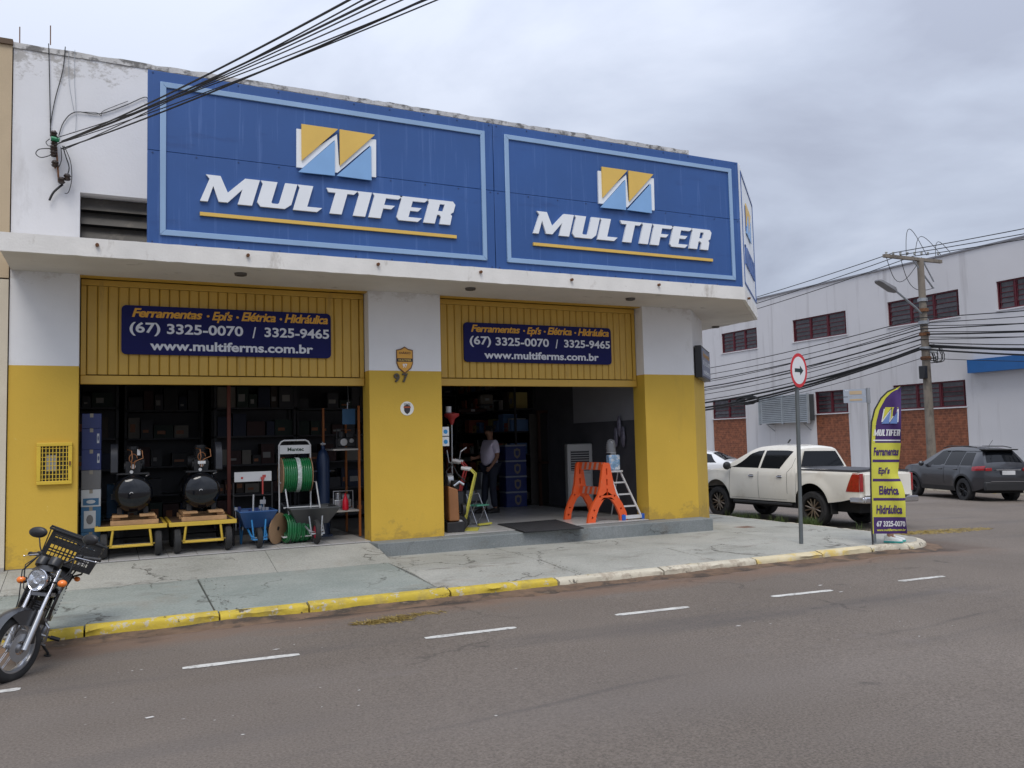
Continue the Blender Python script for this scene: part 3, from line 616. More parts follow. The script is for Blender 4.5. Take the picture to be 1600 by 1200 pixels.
def big_sign(x0, x1, fx0, fx1, tx0, tx1, label):
    s = thing('shop_sign', label, 'sign', (0, 0, 0), group='blue name boards above the canopy')
    z0, z1 = 4.2, 6.355; zm = 5.36
    obj('panel', MB().box(x0+.004, x1-.004, SIGN, SIGN+.10, z0, zm-.002), blue_s, s, bevel=.004, seg=1)
    obj('panel', MB().box(x0+.004, x1-.004, SIGN, SIGN+.10, zm+.002, z1), blue_s, s, bevel=.004, seg=1)
    fz0, fz1, t = 4.32, 6.222, .068; Y = SIGN-.022
    co = [(fx0, fz0), (fx1, fz0), (fx1, fz1), (fx0, fz1)]; ci = [(fx0+t, fz0+t), (fx1-t, fz0+t), (fx1-t, fz1-t), (fx0+t, fz1-t)]
    for i in range(4):
        j = (i+1) % 4; mb = MB(); mb.prism([[co[i], co[j], ci[j], ci[i]]], lambda a, b: (a, Y, b), lambda a, b: (a, SIGN+.001, b)); obj('frame_bar', mb, lblue, s, bevel=.004, seg=1)
    W_ = tx1-tx0; zb, zt = 4.782, 5.120
    word(lambda u, v: (tx0+W_*u, SIGN-.035, zb+(zt-zb)*v), lambda u, v: (tx0+W_*u, SIGN-.001, zb+(zt-zb)*v), letter_w, s)
    obj('underline', MB().box(tx0, tx1, SIGN-.03, SIGN-.001, 4.60, 4.645), logo_y, s)
    lx = tx0+(2.222-.957)*W_/3.4; lw = 1.04*W_/3.4
    logo(lambda u, v, d: (lx+lw*u, SIGN-.03-.022*d, 5.21+.80*v), lambda u, v, d: (lx+lw*u, SIGN-.001-.028*d, 5.21+.80*v), s, logo_y, letter_w, logo_b)
    # brackets carry it on the canopy
    for q in (x0+.5, x1-.5): obj('bracket', MB().box(q, q+.05, SIGN+.101, WALL-.002, 5.3, 5.35), galv, s)
big_sign(.36, 4.968, .503, 4.83, .957, 4.357, 'blue name board with white letters, the left and longer one, under the overhead cables')
big_sign(4.968, 9.55, 5.145, 9.385, 5.575, 8.905, 'blue name board with white letters, the right one next to the street corner')
# chamfer board (white, seen edge on)
cs = thing('shop_sign', 'white name board facing the corner on the chamfered end of the canopy', 'sign')
d_ = Vector((11.46-9.55, 12.46-10.66, 0)); ln = d_.length; d_.normalize(); nn_ = Vector((d_.y, -d_.x, 0)); A0 = Vector((9.60, 10.705, 0))
def CP(u, v, d): p = A0+d_*(u*(ln-.12))+nn_*d; return (p.x, p.y, 4.215+2.135*v)
mb = MB(); mb.prism([[(0, 0), (1, 0), (1, 1), (0, 1)]], lambda a, b: CP(a, b, 0), lambda a, b: CP(a, b, -.09)); obj('panel', mb, letter_w, cs)
for lp in ([(.03, .04), (.97, .04), (.97, .055), (.03, .055)], [(.03, .94), (.97, .94), (.97, .955), (.03, .955)], [(.03, .057), (.045, .057), (.045, .938), (.03, .938)], [(.955, .057), (.97, .057), (.97, .938), (.955, .938)]):
    mb = MB(); mb.prism([lp], lambda a, b: CP(a, b, .012), lambda a, b: CP(a, b, .001)); obj('frame_bar', mb, mat('dull_blue_trim', (.05, .12, .34), .5), cs)
word(lambda u, v: CP(.12+.76*u, .22+.16*v, .022), lambda u, v: CP(.12+.76*u, .22+.16*v, .001), mat('dull_blue_trim', (.05, .12, .34), .5), cs)
logo(lambda u, v, d: CP(.3+.4*u, .48+.32*v, .012+.012*d), lambda u, v, d: CP(.3+.4*u, .48+.32*v, .001+.011*d), cs, logo_y, mat('dull_blue_trim', (.05, .12, .34), .5), logo_b)
# fixings on the sign panels
for s_, xa_, xb_ in ((0, .36, 4.968), (1, 4.968, 9.55)):
    rt = [o for o in bpy.data.objects if o.name.startswith('shop_sign')][s_]; mb = MB(); n_ = 9
    for k in range(n_+1):
        for z in (4.235, 5.33, 6.325):
            q = xa_+.06+(xb_-xa_-.12)*k/n_; mb.cyl((q, SIGN-.005, z), (q, SIGN+.002, z), .011, 8)
    obj('rivets', mb, mat('dull_blue_rivet', (.03, .06, .16), .5, .3), rt, kind='stuff')
# light box on the chamfer wall
lb = thing('light_box_sign', 'small dark framed sign on the chamfered corner wall above the yellow paint', 'sign')
wd_ = Vector((CH[0]-XR, CH[1]-WALL, 0)); wl = wd_.length; wd_.normalize(); wn = Vector((wd_.y, -wd_.x, 0)); B0 = Vector((XR, WALL, 0))
def BP(s_, z, d): p = B0+wd_*s_+wn*d; return (p.x, p.y, z)
mb = MB(); mb.prism([[(.10, 2.78), (1.55, 2.78), (1.55, 3.36), (.10, 3.36)]], lambda a, b: BP(a, b, .14), lambda a, b: BP(a, b, .02)); obj('box', mb, black, lb, bevel=.01)
mb = MB(); mb.prism([[(.14, 2.82), (1.51, 2.82), (1.51, 3.32), (.14, 3.32)]], lambda a, b: BP(a, b, .145), lambda a, b: BP(a, b, .139)); obj('face', mb, mat('bluish_sign_face', (.16, .18, .26), .35, var=.2), lb)
text('lettering', '(67) 3325-0070', lambda u, v: BP(.2+1.25*u, 3.0+.11*v, .148), letter_w, lb, 0, .02)
text('lettering', 'Ferramentas', lambda u, v: BP(.3+1.05*u, 3.17+.1*v, .148), gold_t, lb, .2, .02)
text('lettering', 'multiferms', lambda u, v: BP(.3+1.05*u, 2.86+.09*v, .148), letter_w, lb, 0, .02)
for s_ in (.3, 1.3): 
    mb = MB(); mb.prism([[(s_, 3.0), (s_+.05, 3.0), (s_+.05, 3.05), (s_, 3.05)]], lambda a, b: BP(a, b, .021), lambda a, b: BP(a, b, -.01)); obj('bracket', mb, black, lb)
# yellow meter cabinet
mc = thing('meter_box', 'yellow wall cabinet with a wire grille on the left-hand pillar', 'meter box')
x0, x1, z0, z1 = -.835, -.445, 1.335, 1.855; mb = MB(); t = .045; Y = WALL-.05
mb.box(x0, x1, Y, WALL-.001, z1-t, z1).box(x0, x1, Y, WALL-.001, z0, z0+t).box(x0, x0+t, Y, WALL-.001, z0+t, z1-t).box(x1-t, x1, Y, WALL-.001, z0+t, z1-t)
gy = mat('bright_yellow_enamel', (.66, .45, .04), .5, var=.08)
obj('door_frame', mb, gy, mc, bevel=.006); obj('recess', MB().box(x0+t, x1-t, WALL-.012, WALL-.002, z0+t, z1-t), mat('meter_recess', (.05, .045, .03), .8, var=.5, scale=12), mc)
mb = MB()
for k in range(8):
    q = x0+t+(x1-x0-2*t)*(k+.5)/8; mb.box(q-.004, q+.004, Y+.008, Y+.016, z0+t, z1-t)
    q = z0+t+(z1-z0-2*t)*(k+.5)/8; mb.box(x0+t, x1-t, Y+.017, Y+.023, q-.004, q+.004)
obj('grille', mb, gy, mc); obj('latch', MB().box(x1-.035, x1-.015, Y-.02, Y-.001, 1.57, 1.62), rust, mc)
obj('meter', MB().box(x0+.10, x0+.22, WALL-.03, WALL-.012, 1.5, 1.7), mat('meter_grey', (.25, .25, .25), .5), mc)
# house number 97
hn = thing('house_number', 'dark metal digits ninety-seven on the middle pillar', 'house number')
hm = mat('dark_bronze_digit', (.09, .075, .055), .5, .3)
for ch, cx in (('9', 3.815), ('7', 3.945)):
    vs, fs, _ = text_mesh(ch, 0, .03); mb = MB(); n0 = len(vs)
    mb.add([(cx-.045+.09*a, WALL-.025, 2.645+.135*b) for a, b in vs], fs)
    o = obj('digit', mb, hm, hn, fix=False); so_ = o.modifiers.new('solid', 'SOLIDIFY'); so_.thickness = .022; so_.offset = 0; o.location.y = .012
# orange shield badge and round badge
bd = thing('shield_badge', 'orange shield-shaped plaque above the house number', 'badge')
sh = [(-.13, .15), (-.06, .165), (0, .20), (.06, .165), (.13, .15), (.13, -.05), (.10, -.13), (0, -.21), (-.10, -.13), (-.13, -.05)]
bx_, bz_ = 3.945, 2.985
def badge(pl, d, mt, nm, s=1, par=bd, c=(bx_, bz_)):
    mb = MB(); mb.prism([[(c[0]+p[0]*s, c[1]+p[1]*s) for p in pl]], lambda a, b: (a, WALL-.006-d, b), lambda a, b: (a, WALL-.001, b)); obj(nm, mb, mt, par)
badge(sh, .008, mat('badge_brown', (.16, .07, .02), .5), 'rim'); badge(sh, .012, mat('badge_orange', (.72, .36, .05), .45), 'field', .9)
badge([(-.12, .02), (.12, .02), (.12, -.03), (-.12, -.03)], .015, black, 'band')
text('lettering', 'DIÁRIO', lambda u, v: (bx_-.09+.18*u, WALL-.0205, bz_+.085+.04*v), mat('badge_brown', (.16, .07, .02), .5), bd, 0, .03)
text('lettering', 'MULTIFER', lambda u, v: (bx_-.10+.20*u, WALL-.0225, bz_-.02+.028*v), logo_y, bd, 0, .02)
text('lettering', '97', lambda u, v: (bx_-.035+.07*u, WALL-.0205, bz_-.12+.06*v), letter_w, bd, 0, .03)
rb = thing('round_badge', 'small white round sticker with a dark shield below the house number', 'badge')
cc = [(math.cos(R(a))*.105, math.sin(R(a))*.105) for a in range(0, 360, 15)]
badge(cc, .002, mat('badge_white', (.78, .77, .72), .5), 'disc', 1, rb, (3.972, 2.255))
badge(sh, .006, mat('badge_dark', (.03, .025, .03), .5), 'shield', .36, rb, (3.972, 2.245))
badge([(-.12, .05), (.12, .05), (.12, 0), (-.12, 0)], .009, mat('badge_red', (.42, .09, .03), .5), 'band', .45, rb, (3.972, 2.262))
text('lettering', 'SEGURO', lambda u, v: (3.972-.05+.1*u, WALL-.012, 2.312+.018*v), mat('badge_dark', (.03, .025, .03), .5), rb, 0, .02)

# ------------------------------------------------------------ neighbour on the left
nb = thing('neighbour_building', 'beige building with a thin roof capping at the left edge', 'building')
obj('wall', MB().box(-9, XL-.012, WALL-.03, 24, 3.9, 6.86), beige, nb); obj('wall', MB().box(-9, XL-.012, WALL-.03, 24, -.1, 3.88), beige2, nb)
obj('plinth', MB().box(-9, XL-.012, WALL-.05, WALL-.03, -.1, .36), mat('grey_plinth', (.35, .33, .3), .9), nb)
obj('roof_cap', MB().box(-9, XL-.005, WALL-.06, 24, 6.862, 6.93), mat('brown_roof_cap', (.12, .08, .05), .8), nb)

# ------------------------------------------------------------ building across the side street
BX = 29.5
b2 = thing('warehouse_building', 'long white two-storey building with red-framed windows and brown brick panels across the side street', 'building')
b2w = mat('streaked_white_render', (.66, .65, .66), .85, var=.05, scale=.4, bump=.15, bscale=20, stain=[((.33, .31, .31), (.55, .74), 1.3, (1, 1.6, .10), .55), ((.40, .38, .37), (.62, .72), .5, (1, 1, 1), .3)])
zr = S(1400, 418, BX).z; zr = (S(1185, 467, BX).z+S(1600, 372, BX).z)/2
wins = [((1127, 523), (1182, 513), 553, 3), ((1238, 502), (1321, 485), 535, 3), ((1386, 472), (1497, 452), 511, 3), ((1556, 438), (1640, 421), 485, 3),
        ((1113, 627), (1164, 621), 655, 2), ((1273, 612), (1324, 608), 647, 2), ((1395, 602), (1508, 593), 640, 3)]
rects = []
for (a, b, yb, n) in wins:
    A = S(*a, BX); B = S(*b, BX); C = S(a[0], yb, BX); rects.append((B.y, A.y, C.z, (A.z+B.z)/2, n))
up_z0 = sum(r[2] for r in rects[:4])/4; up_z1 = sum(r[3] for r in rects[:4])/4; lo_z0 = sum(r[2] for r in rects[4:])/3; lo_z1 = sum(r[3] for r in rects[4:])/3
rects = [(y0, y1, up_z0 if i < 4 else lo_z0, up_z1 if i < 4 else lo_z1, n) for i, (y0, y1, z0, z1, n) in enumerate(rects)]
def wall_with_holes(y0, y1, z0, z1, holes):
    ys_ = sorted(set([y0, y1]+[h[0] for h in holes]+[h[1] for h in holes])); zs_ = sorted(set([z0, z1]+[h[2] for h in holes]+[h[3] for h in holes])); mb = MB()
    for a, b in zip(ys_, ys_[1:]):
        for c, d in zip(zs_, zs_[1:]):
            if any(h[0]-1e-4 <= a and b <= h[1]+1e-4 and h[2]-1e-4 <= c and d <= h[3]+1e-4 for h in holes): continue
            mb.add([(BX, a, c), (BX, b, c), (BX, b, d), (BX, a, d)], [(0, 1, 2, 3)])
    for h in holes: mb.add([(BX, h[0], h[2]), (BX, h[1], h[2]), (BX, h[1], h[3]), (BX, h[0], h[3]), (BX+.2, h[0], h[2]), (BX+.2, h[1], h[2]), (BX+.2, h[1], h[3]), (BX+.2, h[0], h[3])], [(0, 1, 5, 4), (1, 2, 6, 5), (2, 3, 7, 6), (3, 0, 4, 7)])
    return mb
zg = tz(BX); holes = [(r[0], r[1], r[2], r[3]) for r in rects] + [(r[0], r[1], zg+.2, r[2]-.05) for r in rects[4:]]
mb = wall_with_holes(4, 70, zg-.3, zr, holes)
mb.add([(BX, 4, zg-.3), (BX, 4, zr), (BX+22, 4, zr), (BX+22, 4, zg-.3)], [(0, 1, 2, 3)]); mb.add([(BX, 4, zr), (BX, 70, zr), (BX+22, 70, zr), (BX+22, 4, zr)], [(0, 1, 2, 3)])
obj('wall', mb, b2w, b2, fix=False)
obj('roof_edge', MB().box(BX-.05, BX+.3, 3.95, 70, zr+.002, zr+.07), mat('grey_flashing', (.22, .22, .24), .6), b2)
def brick_mat():
    mt = bpy.data.materials.new('brown_patterned_tile'); mt.use_nodes = True; t = mt.node_tree; b = t.nodes['Principled BSDF']; N = t.nodes.new; L = t.links.new
    tc = N('ShaderNodeTexCoord'); mp = N('ShaderNodeMapping'); L(tc.outputs['Object'], mp.inputs[0]); mp.inputs['Rotation'].default_value = (0, R(90), 0)
    cb = N('ShaderNodeSeparateXYZ'); L(tc.outputs['Object'], cb.inputs[0]); cm = N('ShaderNodeCombineXYZ'); L(cb.outputs[1], cm.inputs[0]); L(cb.outputs[2], cm.inputs[1])
    br = N('ShaderNodeTexBrick'); L(cm.outputs[0], br.inputs['Vector']); br.inputs['Color1'].default_value = (.25, .080, .035, 1); br.inputs['Color2'].default_value = (.14, .045, .022, 1); br.inputs['Mortar'].default_value = (.27, .10, .05, 1)
    br.inputs['Scale'].default_value = 1; br.inputs['Brick Width'].default_value = .20; br.inputs['Row Height'].default_value = .10; br.inputs['Mortar Size'].default_value = .012; br.offset = .37; br.inputs['Bias'].default_value = -.2
    n = N('ShaderNodeTexNoise'); n.inputs['Scale'].default_value = 6; L(tc.outputs['Object'], n.inputs['Vector']); mr = N('ShaderNodeMapRange'); L(n.outputs[0], mr.inputs[0]); mr.inputs[1].default_value = .3; mr.inputs[2].default_value = .7; mr.inputs[3].default_value = .7; mr.inputs[4].default_value = 1.35
    v = N('ShaderNodeVectorMath'); v.operation = 'SCALE'; L(br.outputs[0], v.inputs[0]); L(mr.outputs[0], v.inputs['Scale']); L(v.outputs[0], b.inputs['Base Color']); b.inputs['Roughness'].default_value = .6
    return mt
brk = brick_mat(); redf = mat('dark_red_window_frame', (.10, .008, .016), .5, var=.1); pane_m = mat('dusty_dark_window_pane', (.05, .045, .05), .16, var=.5, scale=5, spec=.6)
def pane_mats(): return pane_m
for i, (y0, y1, z0, z1, n) in enumerate(rects):
    fr = MB(); x0, x1 = BX+.05, BX+.11; t = .055
    fr.box(x0, x1, y0+.001, y1-.001, z0+.001, z0+t).box(x0, x1, y0+.001, y1-.001, z1-t, z1-.001).box(x0, x1, y0+.001, y0+t, z0+t, z1-t).box(x0, x1, y1-t, y1-.001, z0+t, z1-t)
    wn_ = obj('window', fr, redf, b2)
    pw = (y1-y0-2*t)/n
    for k in range(n):
        a = y0+t+k*pw; b = a+pw; mb = MB()
        if k: mb.box(x0-.006, x1+.005, a-.03, a+.03, z0+t, z1-t)
        rows = 5; g0, g1 = z0+t, z1-t
        for q in (1, 2, 3, 4): zz = g0+(g1-g0)*q/rows; mb.box(x0+.012, x1-.01, a+.06, b-.06, zz-.012, zz+.012)
        mb.box(x0+.01, x1-.012, a+.05, a+.075, g0, g1).box(x0+.01, x1-.012, b-.075, b-.05, g0, g1)
        obj('glazing_bars', mb, redf if k != 1 or i % 2 else redf, wn_)
        for q in range(rows):
            za = g0+(g1-g0)*q/rows; zb_ = g0+(g1-g0)*(q+1)/rows; tl = random.uniform(-.01, .035)
            mb = MB().add([(x1-.02-tl, a+.03, za), (x1-.02-tl, b-.03, za), (x1-.02, b-.03, zb_), (x1-.02, a+.03, zb_)], [(0, 1, 2, 3)])
            obj('pane', mb, pane_m, wn_, fix=False)
    obj('dark_room', MB().box(BX+.19, BX+.2, y0, y1, z0, z1), black, wn_)
    obj('sill', MB().box(BX-.04, BX+.05, y0-.05, y1+.05, z0-.05, z0-.001), b2w, b2)
    if i >= 4: obj('brick_panel', MB().box(BX+.02, BX+.1, y0+.001, y1-.001, zg+.2, z0-.051), brk, b2)
# blue band
A = S(1501, 565, BX); B = S(1503, 585, BX)
obj('blue_band', MB().box(BX-.35, BX-.002, 4, A.y-.5, B.z, A.z), mat('blue_fascia', (.02, .13, .38), .5, var=.06), b2)
# louvred cage
A = S(1197, 620, BX); B = S(1275, 612, BX); C = S(1198, 663, BX)
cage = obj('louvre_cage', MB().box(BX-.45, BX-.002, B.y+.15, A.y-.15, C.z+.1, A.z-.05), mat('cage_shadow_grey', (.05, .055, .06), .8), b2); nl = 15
cg = mat('pale_metal_louvre', (.40, .44, .47), .5, .3)
for k in range(nl):
    z = C.z+.02+(A.z-C.z-.05)*(k+.5)/nl; hh = (A.z-C.z)/nl*.36
    obj('louvre', MB().box(BX-.55, BX-.46, B.y+.05, A.y-.05, z-hh, z+hh), cg, cage)
for q in (B.y+.02, A.y-.08, (A.y+B.y)/2): obj('cage_post', MB().box(BX-.57, BX-.44, q, q+.06, C.z-.03, A.z), cg, cage)
for q in (B.y+.4, A.y-.5): 
    mb = MB(); mb.tube([(BX-.5, q, C.z), (BX-.01, q, C.z-.35)], .02, 6).tube([(BX-.5, q, C.z-.02), (BX, q, C.z-.02)], .02, 6); obj('cage_bracket', mb, galv, cage)
# low building far behind the roofline, and far pavement
fp = bpy.data.objects.new('far_pavement', None); COL.objects.link(fp); fp['kind'] = 'structure'
for k in range(16):
    y0 = 2+4*k; obj('paving_slab', MB().box(27.32, BX-.001, y0+.01, y0+3.99, tz(28)-.2, tz(28)+.12), slab_g2, fp, bevel=.01, seg=1); obj('kerb_stone', MB().box(27.2, 27.31, y0+.01, y0+3.99, tz(28)-.2, tz(28)+.13), kerb_w, fp, bevel=.015)

# ------------------------------------------------------------ utility pole, lamp, cables
PX = 27.85; base = S(1455, 700, PX); yp = base.y; ztop = S(1459, 402, PX).z
conc = mat('weathered_pole_concrete', (.21, .18, .145), .9, var=.2, scale=3, bump=.4, bscale=20, stain=(.09, .08, .07), sthr=(.52, .65), sscale=3, sstretch=(1, 1, .4))
up_ = thing('utility_pole', 'weathered concrete utility pole with crossarm rising behind the dark suv', 'utility pole', (PX, yp, tz(28)))
def pl(v): return (v[0]-PX, v[1]-yp, v[2]-tz(28))
obj('pole', MB().tube([(0, 0, 0), (0, 0, ztop-tz(28))], [.175, .12], 14), conc, up_, smooth=40)
def PF(px, py): return F(px, py, yp)
ca = PF(1381, 400); cbp = PF(1470, 403)
obj('crossarm', MB().box(ca.x-PX, cbp.x-PX, -.06, .06, ca.z-tz(28)-.05, ca.z-tz(28)+.07), conc, up_)
mb = MB(); mb.tube([pl(PF(1425, 404)), pl(PF(1458, 450))], .035, 6).tube([pl(PF(1440, 404)), pl(PF(1459, 440))], .03, 6); obj('brace', mb, galv, up_)
for px in (1385, 1396, 1407, 1418, 1429, 1440, 1450, 1466):
    p = pl(PF(px, 400)); mb = MB(); mb.lathe([(.02, .06), (.05, .09), (.03, .12), (.055, .15), (.03, .18), (.0001, .2)], 10); o = obj('insulator', mb, mat('grey_porcelain', (.35, .36, .34), .3), up_, loc=(p[0], p[1], p[2]-.02), smooth=40)
for k, (py, r_) in enumerate(((470, .19), (486, .2), (505, .21), (523, .2), (545, .21), (560, .2))):
    z = PF(1458, py).z-tz(28); obj('steel_band', MB().lathe([(r_-.035, -.06), (r_-.01, -.06), (r_-.01, .06), (r_-.035, .06)], 14), rust if k % 2 else galv, up_, loc=(0, 0, z))
obj('junction_box', MB().box(-.32, -.14, -.15, .1, PF(1450, 592).z-tz(28), PF(1450, 572).z-tz(28)), black, up_, bevel=.02)
obj('junction_box', MB().box(.1, .5, -.12, .1, PF(1470, 552).z-tz(28), PF(1470, 544).z-tz(28)), mat('pale_grey_box', (.45, .46, .46), .5), up_, bevel=.02)
mb = MB()
for k in range(6):
    c = PF(1466+random.uniform(-6, 8), 548+random.uniform(-8, 8)); rr = random.uniform(.18, .34)
    mb.tube([(c.x-PX+rr*math.cos(a/10*math.pi), .12+.05*math.sin(a), c.z-tz(28)+rr*math.sin(a/10*math.pi)) for a in range(20)], .018, 5, close=True)
obj('cable_coil', mb, wire_m, up_)
sl = thing('street_lamp', 'street lamp on a slanted arm reaching left from the utility pole', 'street lamp', (PX, yp, tz(28)))
obj('arm', MB().tube([pl(PF(1450, 500)), pl(PF(1430, 480)), pl(PF(1398, 453))], .04, 8), galv, sl, smooth=40)
h0 = Vector(pl(PF(1398, 455))); h1 = Vector(pl(PF(1370, 438))); d = (h1-h0); mb = MB()
sd = Vector((0, 1, 0)); nu_ = d.cross(sd).normalized()
for (t0, w0, a, b) in ((0, .12, -.06, .05), ):
    vs = []
    for t_, w_, th in ((-.05, .07, .05), (.15, .17, .07), (.9, .16, .05), (1, .1, .03)):
        c = h0+d*t_; vs += [c+sd*w_+nu_*th, c-sd*w_+nu_*th, c-sd*w_-nu_*th, c+sd*w_-nu_*th]
    mb.add(vs, [(4*k+j, 4*k+4+j, 4*k+4+(j+1) % 4, 4*k+(j+1) % 4) for k in range(3) for j in range(4)]+[(0, 1, 2, 3), (15, 14, 13, 12)])
obj('lamp_head', mb, mat('lamp_grey', (.22, .22, .23), .5), sl, bevel=.01)
random.seed(11)
def sag_line(a, b, sag, n=24): return [Vector(a).lerp(Vector(b), k/n) - Vector((0, 0, sag*4*(k/n)*(1-k/n))) for k in range(n+1)]
cr_ = thing('street_cables', 'bundle of black overhead cables strung along the side street to the utility pole', 'cables', (PX, yp, 5))
lines = [(402, .7, .016, -1.4), (403, .8, .016, -.9), (404, .9, .016, -.4), (498, .9, .018, 0), (505, 1.0, .016, 0), (510, 1.3, .016, 0), (515, 1.0, .022, 0), (519, 1.5, .016, 0), (523, 1.2, .03, 0), (527, 1.5, .016, 0), (531, 1.1, .016, 0), (536, 1.6, .02, 0), (540, 1.8, .05, 0), (542, 1.6, .045, 0), (546, 1.9, .035, 0), (560, 1.6, .012, 0)]
for py, sg, rr, ox in lines:
    z = PF(1458, py).z; ox += random.uniform(-.25, .12)
    far = (PX+ox-PX+random.uniform(-.1, .1), 34, z-5+random.uniform(-.15, .15)); near = (ox, -34, z-5+random.uniform(-.3, .3)); mid = (ox, 0, z-5)
    p1 = sag_line(far, mid, sg*1.0); p2 = sag_line(mid, near, sg*.8)
    obj('cable', MB().tube(p1+p2[1:], rr, 5), wire_m, cr_)
mb = MB()
for k in range(9):
    c = PF(1300+random.uniform(-8, 8), 576); 
tb = sag_line((0, 34, PF(1458, 541).z-5), (0, 0, PF(1458, 541).z-5), 1.8); q = tb[17]
mb = MB(); 
for k in range(5): mb.tube([(q.x+random.uniform(-.05, .05), q.y+.8*math.cos(a/12*2*math.pi), q.z-.05+(.09+.03*k)*math.sin(a/12*2*math.pi)) for a in range(12)], .03, 5, close=True)
obj('cable_coil', mb, wire_m, cr_)
for k, (pa, pb, hgt) in enumerate((((1385, 402), (1440, 402), -.9), ((1407, 402), (1460, 450), -.5), ((1416, 400), (1448, 399), 1.1), ((1430, 400), (1470, 398), .8), ((1462, 402), (1492, 404), .7))):
    a = Vector(pl(PF(*pa))); b = Vector(pl(PF(*pb))); a.z += tz(28)-5; b.z += tz(28)-5
    obj('loop_wire', MB().tube([a.lerp(b, t_/12)+Vector((0, .25*math.sin(math.pi*t_/12), hgt*math.sin(math.pi*t_/12))) for t_ in range(13)], .012, 5), wire_m, cr_)

# ------------------------------------------------------------ cables hooked to the shop wall
HK = F(87, 225, WALL-.12)
cab = thing('service_cables', 'sagging black service cables hooked to the white wall left of the blue board', 'cables', tuple(HK))
rng = random.Random(5)
ends = [(560, -8, 5.0), (585, -10, 4.9), (600, -6, 5.0), (606, -10, 5.0), (612, -5, 5.05), (655, -12, 5.0), (680, -8, 5.0), (690, -10, 4.9), (697, -6, 5.05)]
for k, (px, py, Y) in enumerate(ends):
    B = F(px, py, Y)-HK; A = Vector((rng.uniform(-.02, .12), rng.uniform(-.03, .03), rng.uniform(-.06, .08))); A2 = A*.2
    sgv = .12+.05*rng.random(); B2 = A+(B-A+Vector((0, 0, sgv*.99)))*1.8
    pts = sag_line(A, B2, sgv, 40)
    obj('cable', MB().tube(pts, (.0055 if k % 3 else .0085), 5), wire_m, cab)
ins_m = mat('brown_porcelain', (.03, .018, .014), .3)
bkt = MB()
for k, (px, py) in enumerate(((84, 210), (85, 222), (84, 232), (84, 240), (86, 256), (96, 282), (105, 277))):
    p = F(px, py, WALL-.10)-HK; mb = MB(); mb.lathe([(.0001, -.045), (.03, -.04), (.045, -.02), (.03, -.005), (.045, .015), (.03, .04), (.0001, .045)], 12); obj('insulator', mb, ins_m, cab, loc=tuple(p), smooth=50)
p0 = F(86, 205, WALL-.1)-HK; p1_ = F(92, 285, WALL-.1)-HK
obj('bracket', MB().tube([p0, p1_], .012, 6).tube([p0, p0+Vector((0, .1, 0))], .012, 6).tube([F(86, 262, WALL-.1)-HK, F(86, 262, WALL+.01)-HK], .012, 6), rust, cab)
obj('tape_wrap', MB().tube([F(80, 216, WALL-.13)-HK, F(93, 219, WALL-.13)-HK], .03, 8), mat('green_tape', (.02, .22, .10), .5), cab)
def wl(pts, r=.005, m_=None, off=.02): 
    P = [F(a, b, WALL-off)-HK for a, b in pts]
    Q = []
    for i in range(len(P)-1):
        for t_ in range(4): 
            p_a = P[max(0, i-1)]; p_b = P[i]; p_c = P[i+1]; p_d = P[min(len(P)-1, i+2)]; t = t_/4
            Q.append(.5*((2*p_b)+(p_c-p_a)*t+(2*p_a-5*p_b+4*p_c-p_d)*t*t+(3*p_b-p_a-3*p_c+p_d)*t*t*t))
    Q.append(P[-1]); obj('wire', MB().tube(Q, r, 5), m_ or wire_m, cab)
wl([(76, 68), (77, 110), (78, 160), (79, 212)], .006); wl([(102, 73), (98, 110), (86, 155), (79, 195), (79, 212)], .006)
wl([(117, 78), (116, 120), (119, 175), (118, 206)], .003, galv); wl([(107, 80), (108, 130), (116, 175)], .003, galv)
wl([(92, 212), (100, 190), (118, 175), (155, 178), (195, 165), (225, 152), (232, 156)], .006); wl([(118, 175), (150, 176), (158, 181), (162, 173), (200, 158)], .004)
wl([(80, 232), (62, 233), (56, 240), (64, 246), (78, 243)], .006, None, .1); wl([(78, 217), (72, 222), (76, 228), (82, 226)], .005, None, .1)
wl([(98, 228), (103, 245), (108, 262), (104, 277)], .007, None, .08); wl([(100, 228), (110, 252), (112, 280), (107, 300), (101, 302)], .005, None, .08); wl([(98, 288), (84, 300), (77, 313)], .014, None, .05); wl([(95, 230), (96, 250), (90, 265)], .005, None, .1)
for px, pz in ((79, 40), (31, 42)):
    p = F(px, 62+(px-20)*.02, WALL+.1)-HK; q = F(px, pz, WALL+.1)-HK; obj('wire_stub', MB().tube([p-Vector((0, 0, .06)), q], .007, 5), rust, cab)

# ------------------------------------------------------------ one way sign
def plane_pt(px, py, o, n):
    d = ray(px, py); t = (Vector(o)-EYE).dot(n)/d.dot(n); return EYE+d*t
Bp = G(1252, 852, .055); az_ = math.atan2(Bp.x, Bp.y)
nrm = Vector((math.sin(R(162)), math.cos(R(162)), 0)); ex = Vector((-nrm.y, nrm.x, 0))
ow = thing('one_way_sign', 'round red-rimmed traffic sign with a black arrow pointing right on a grey pole', 'traffic sign', tuple(Bp), group=None)
cc_ = plane_pt(1244.5, 579, Bp, Vector((math.sin(az_), math.cos(az_), 0)))-Bp
top = cc_+Vector((0, 0, .26)); lean = cc_/cc_.z
obj('pole', MB().tube([(0, 0, -.02), tuple(lean*(cc_.z+.24))], .030, 12), mat('painted_grey_pole', (.13, .145, .15), .5, .3, var=.12, scale=6), ow, smooth=40)
sr = .262
def SP(a, b, d): p = cc_+ex*a+Vector((lean.x, lean.y, 1))*b+nrm*(.034+d); return tuple(p)
circ = lambda r_, n=40: [(r_*math.cos(2*math.pi*k/n), r_*math.sin(2*math.pi*k/n)) for k in range(n)]
mb = MB(); mb.prism([circ(sr)], lambda a, b: SP(a, b, .003), lambda a, b: SP(a, b, 0)); obj('plate', mb, galv, ow)
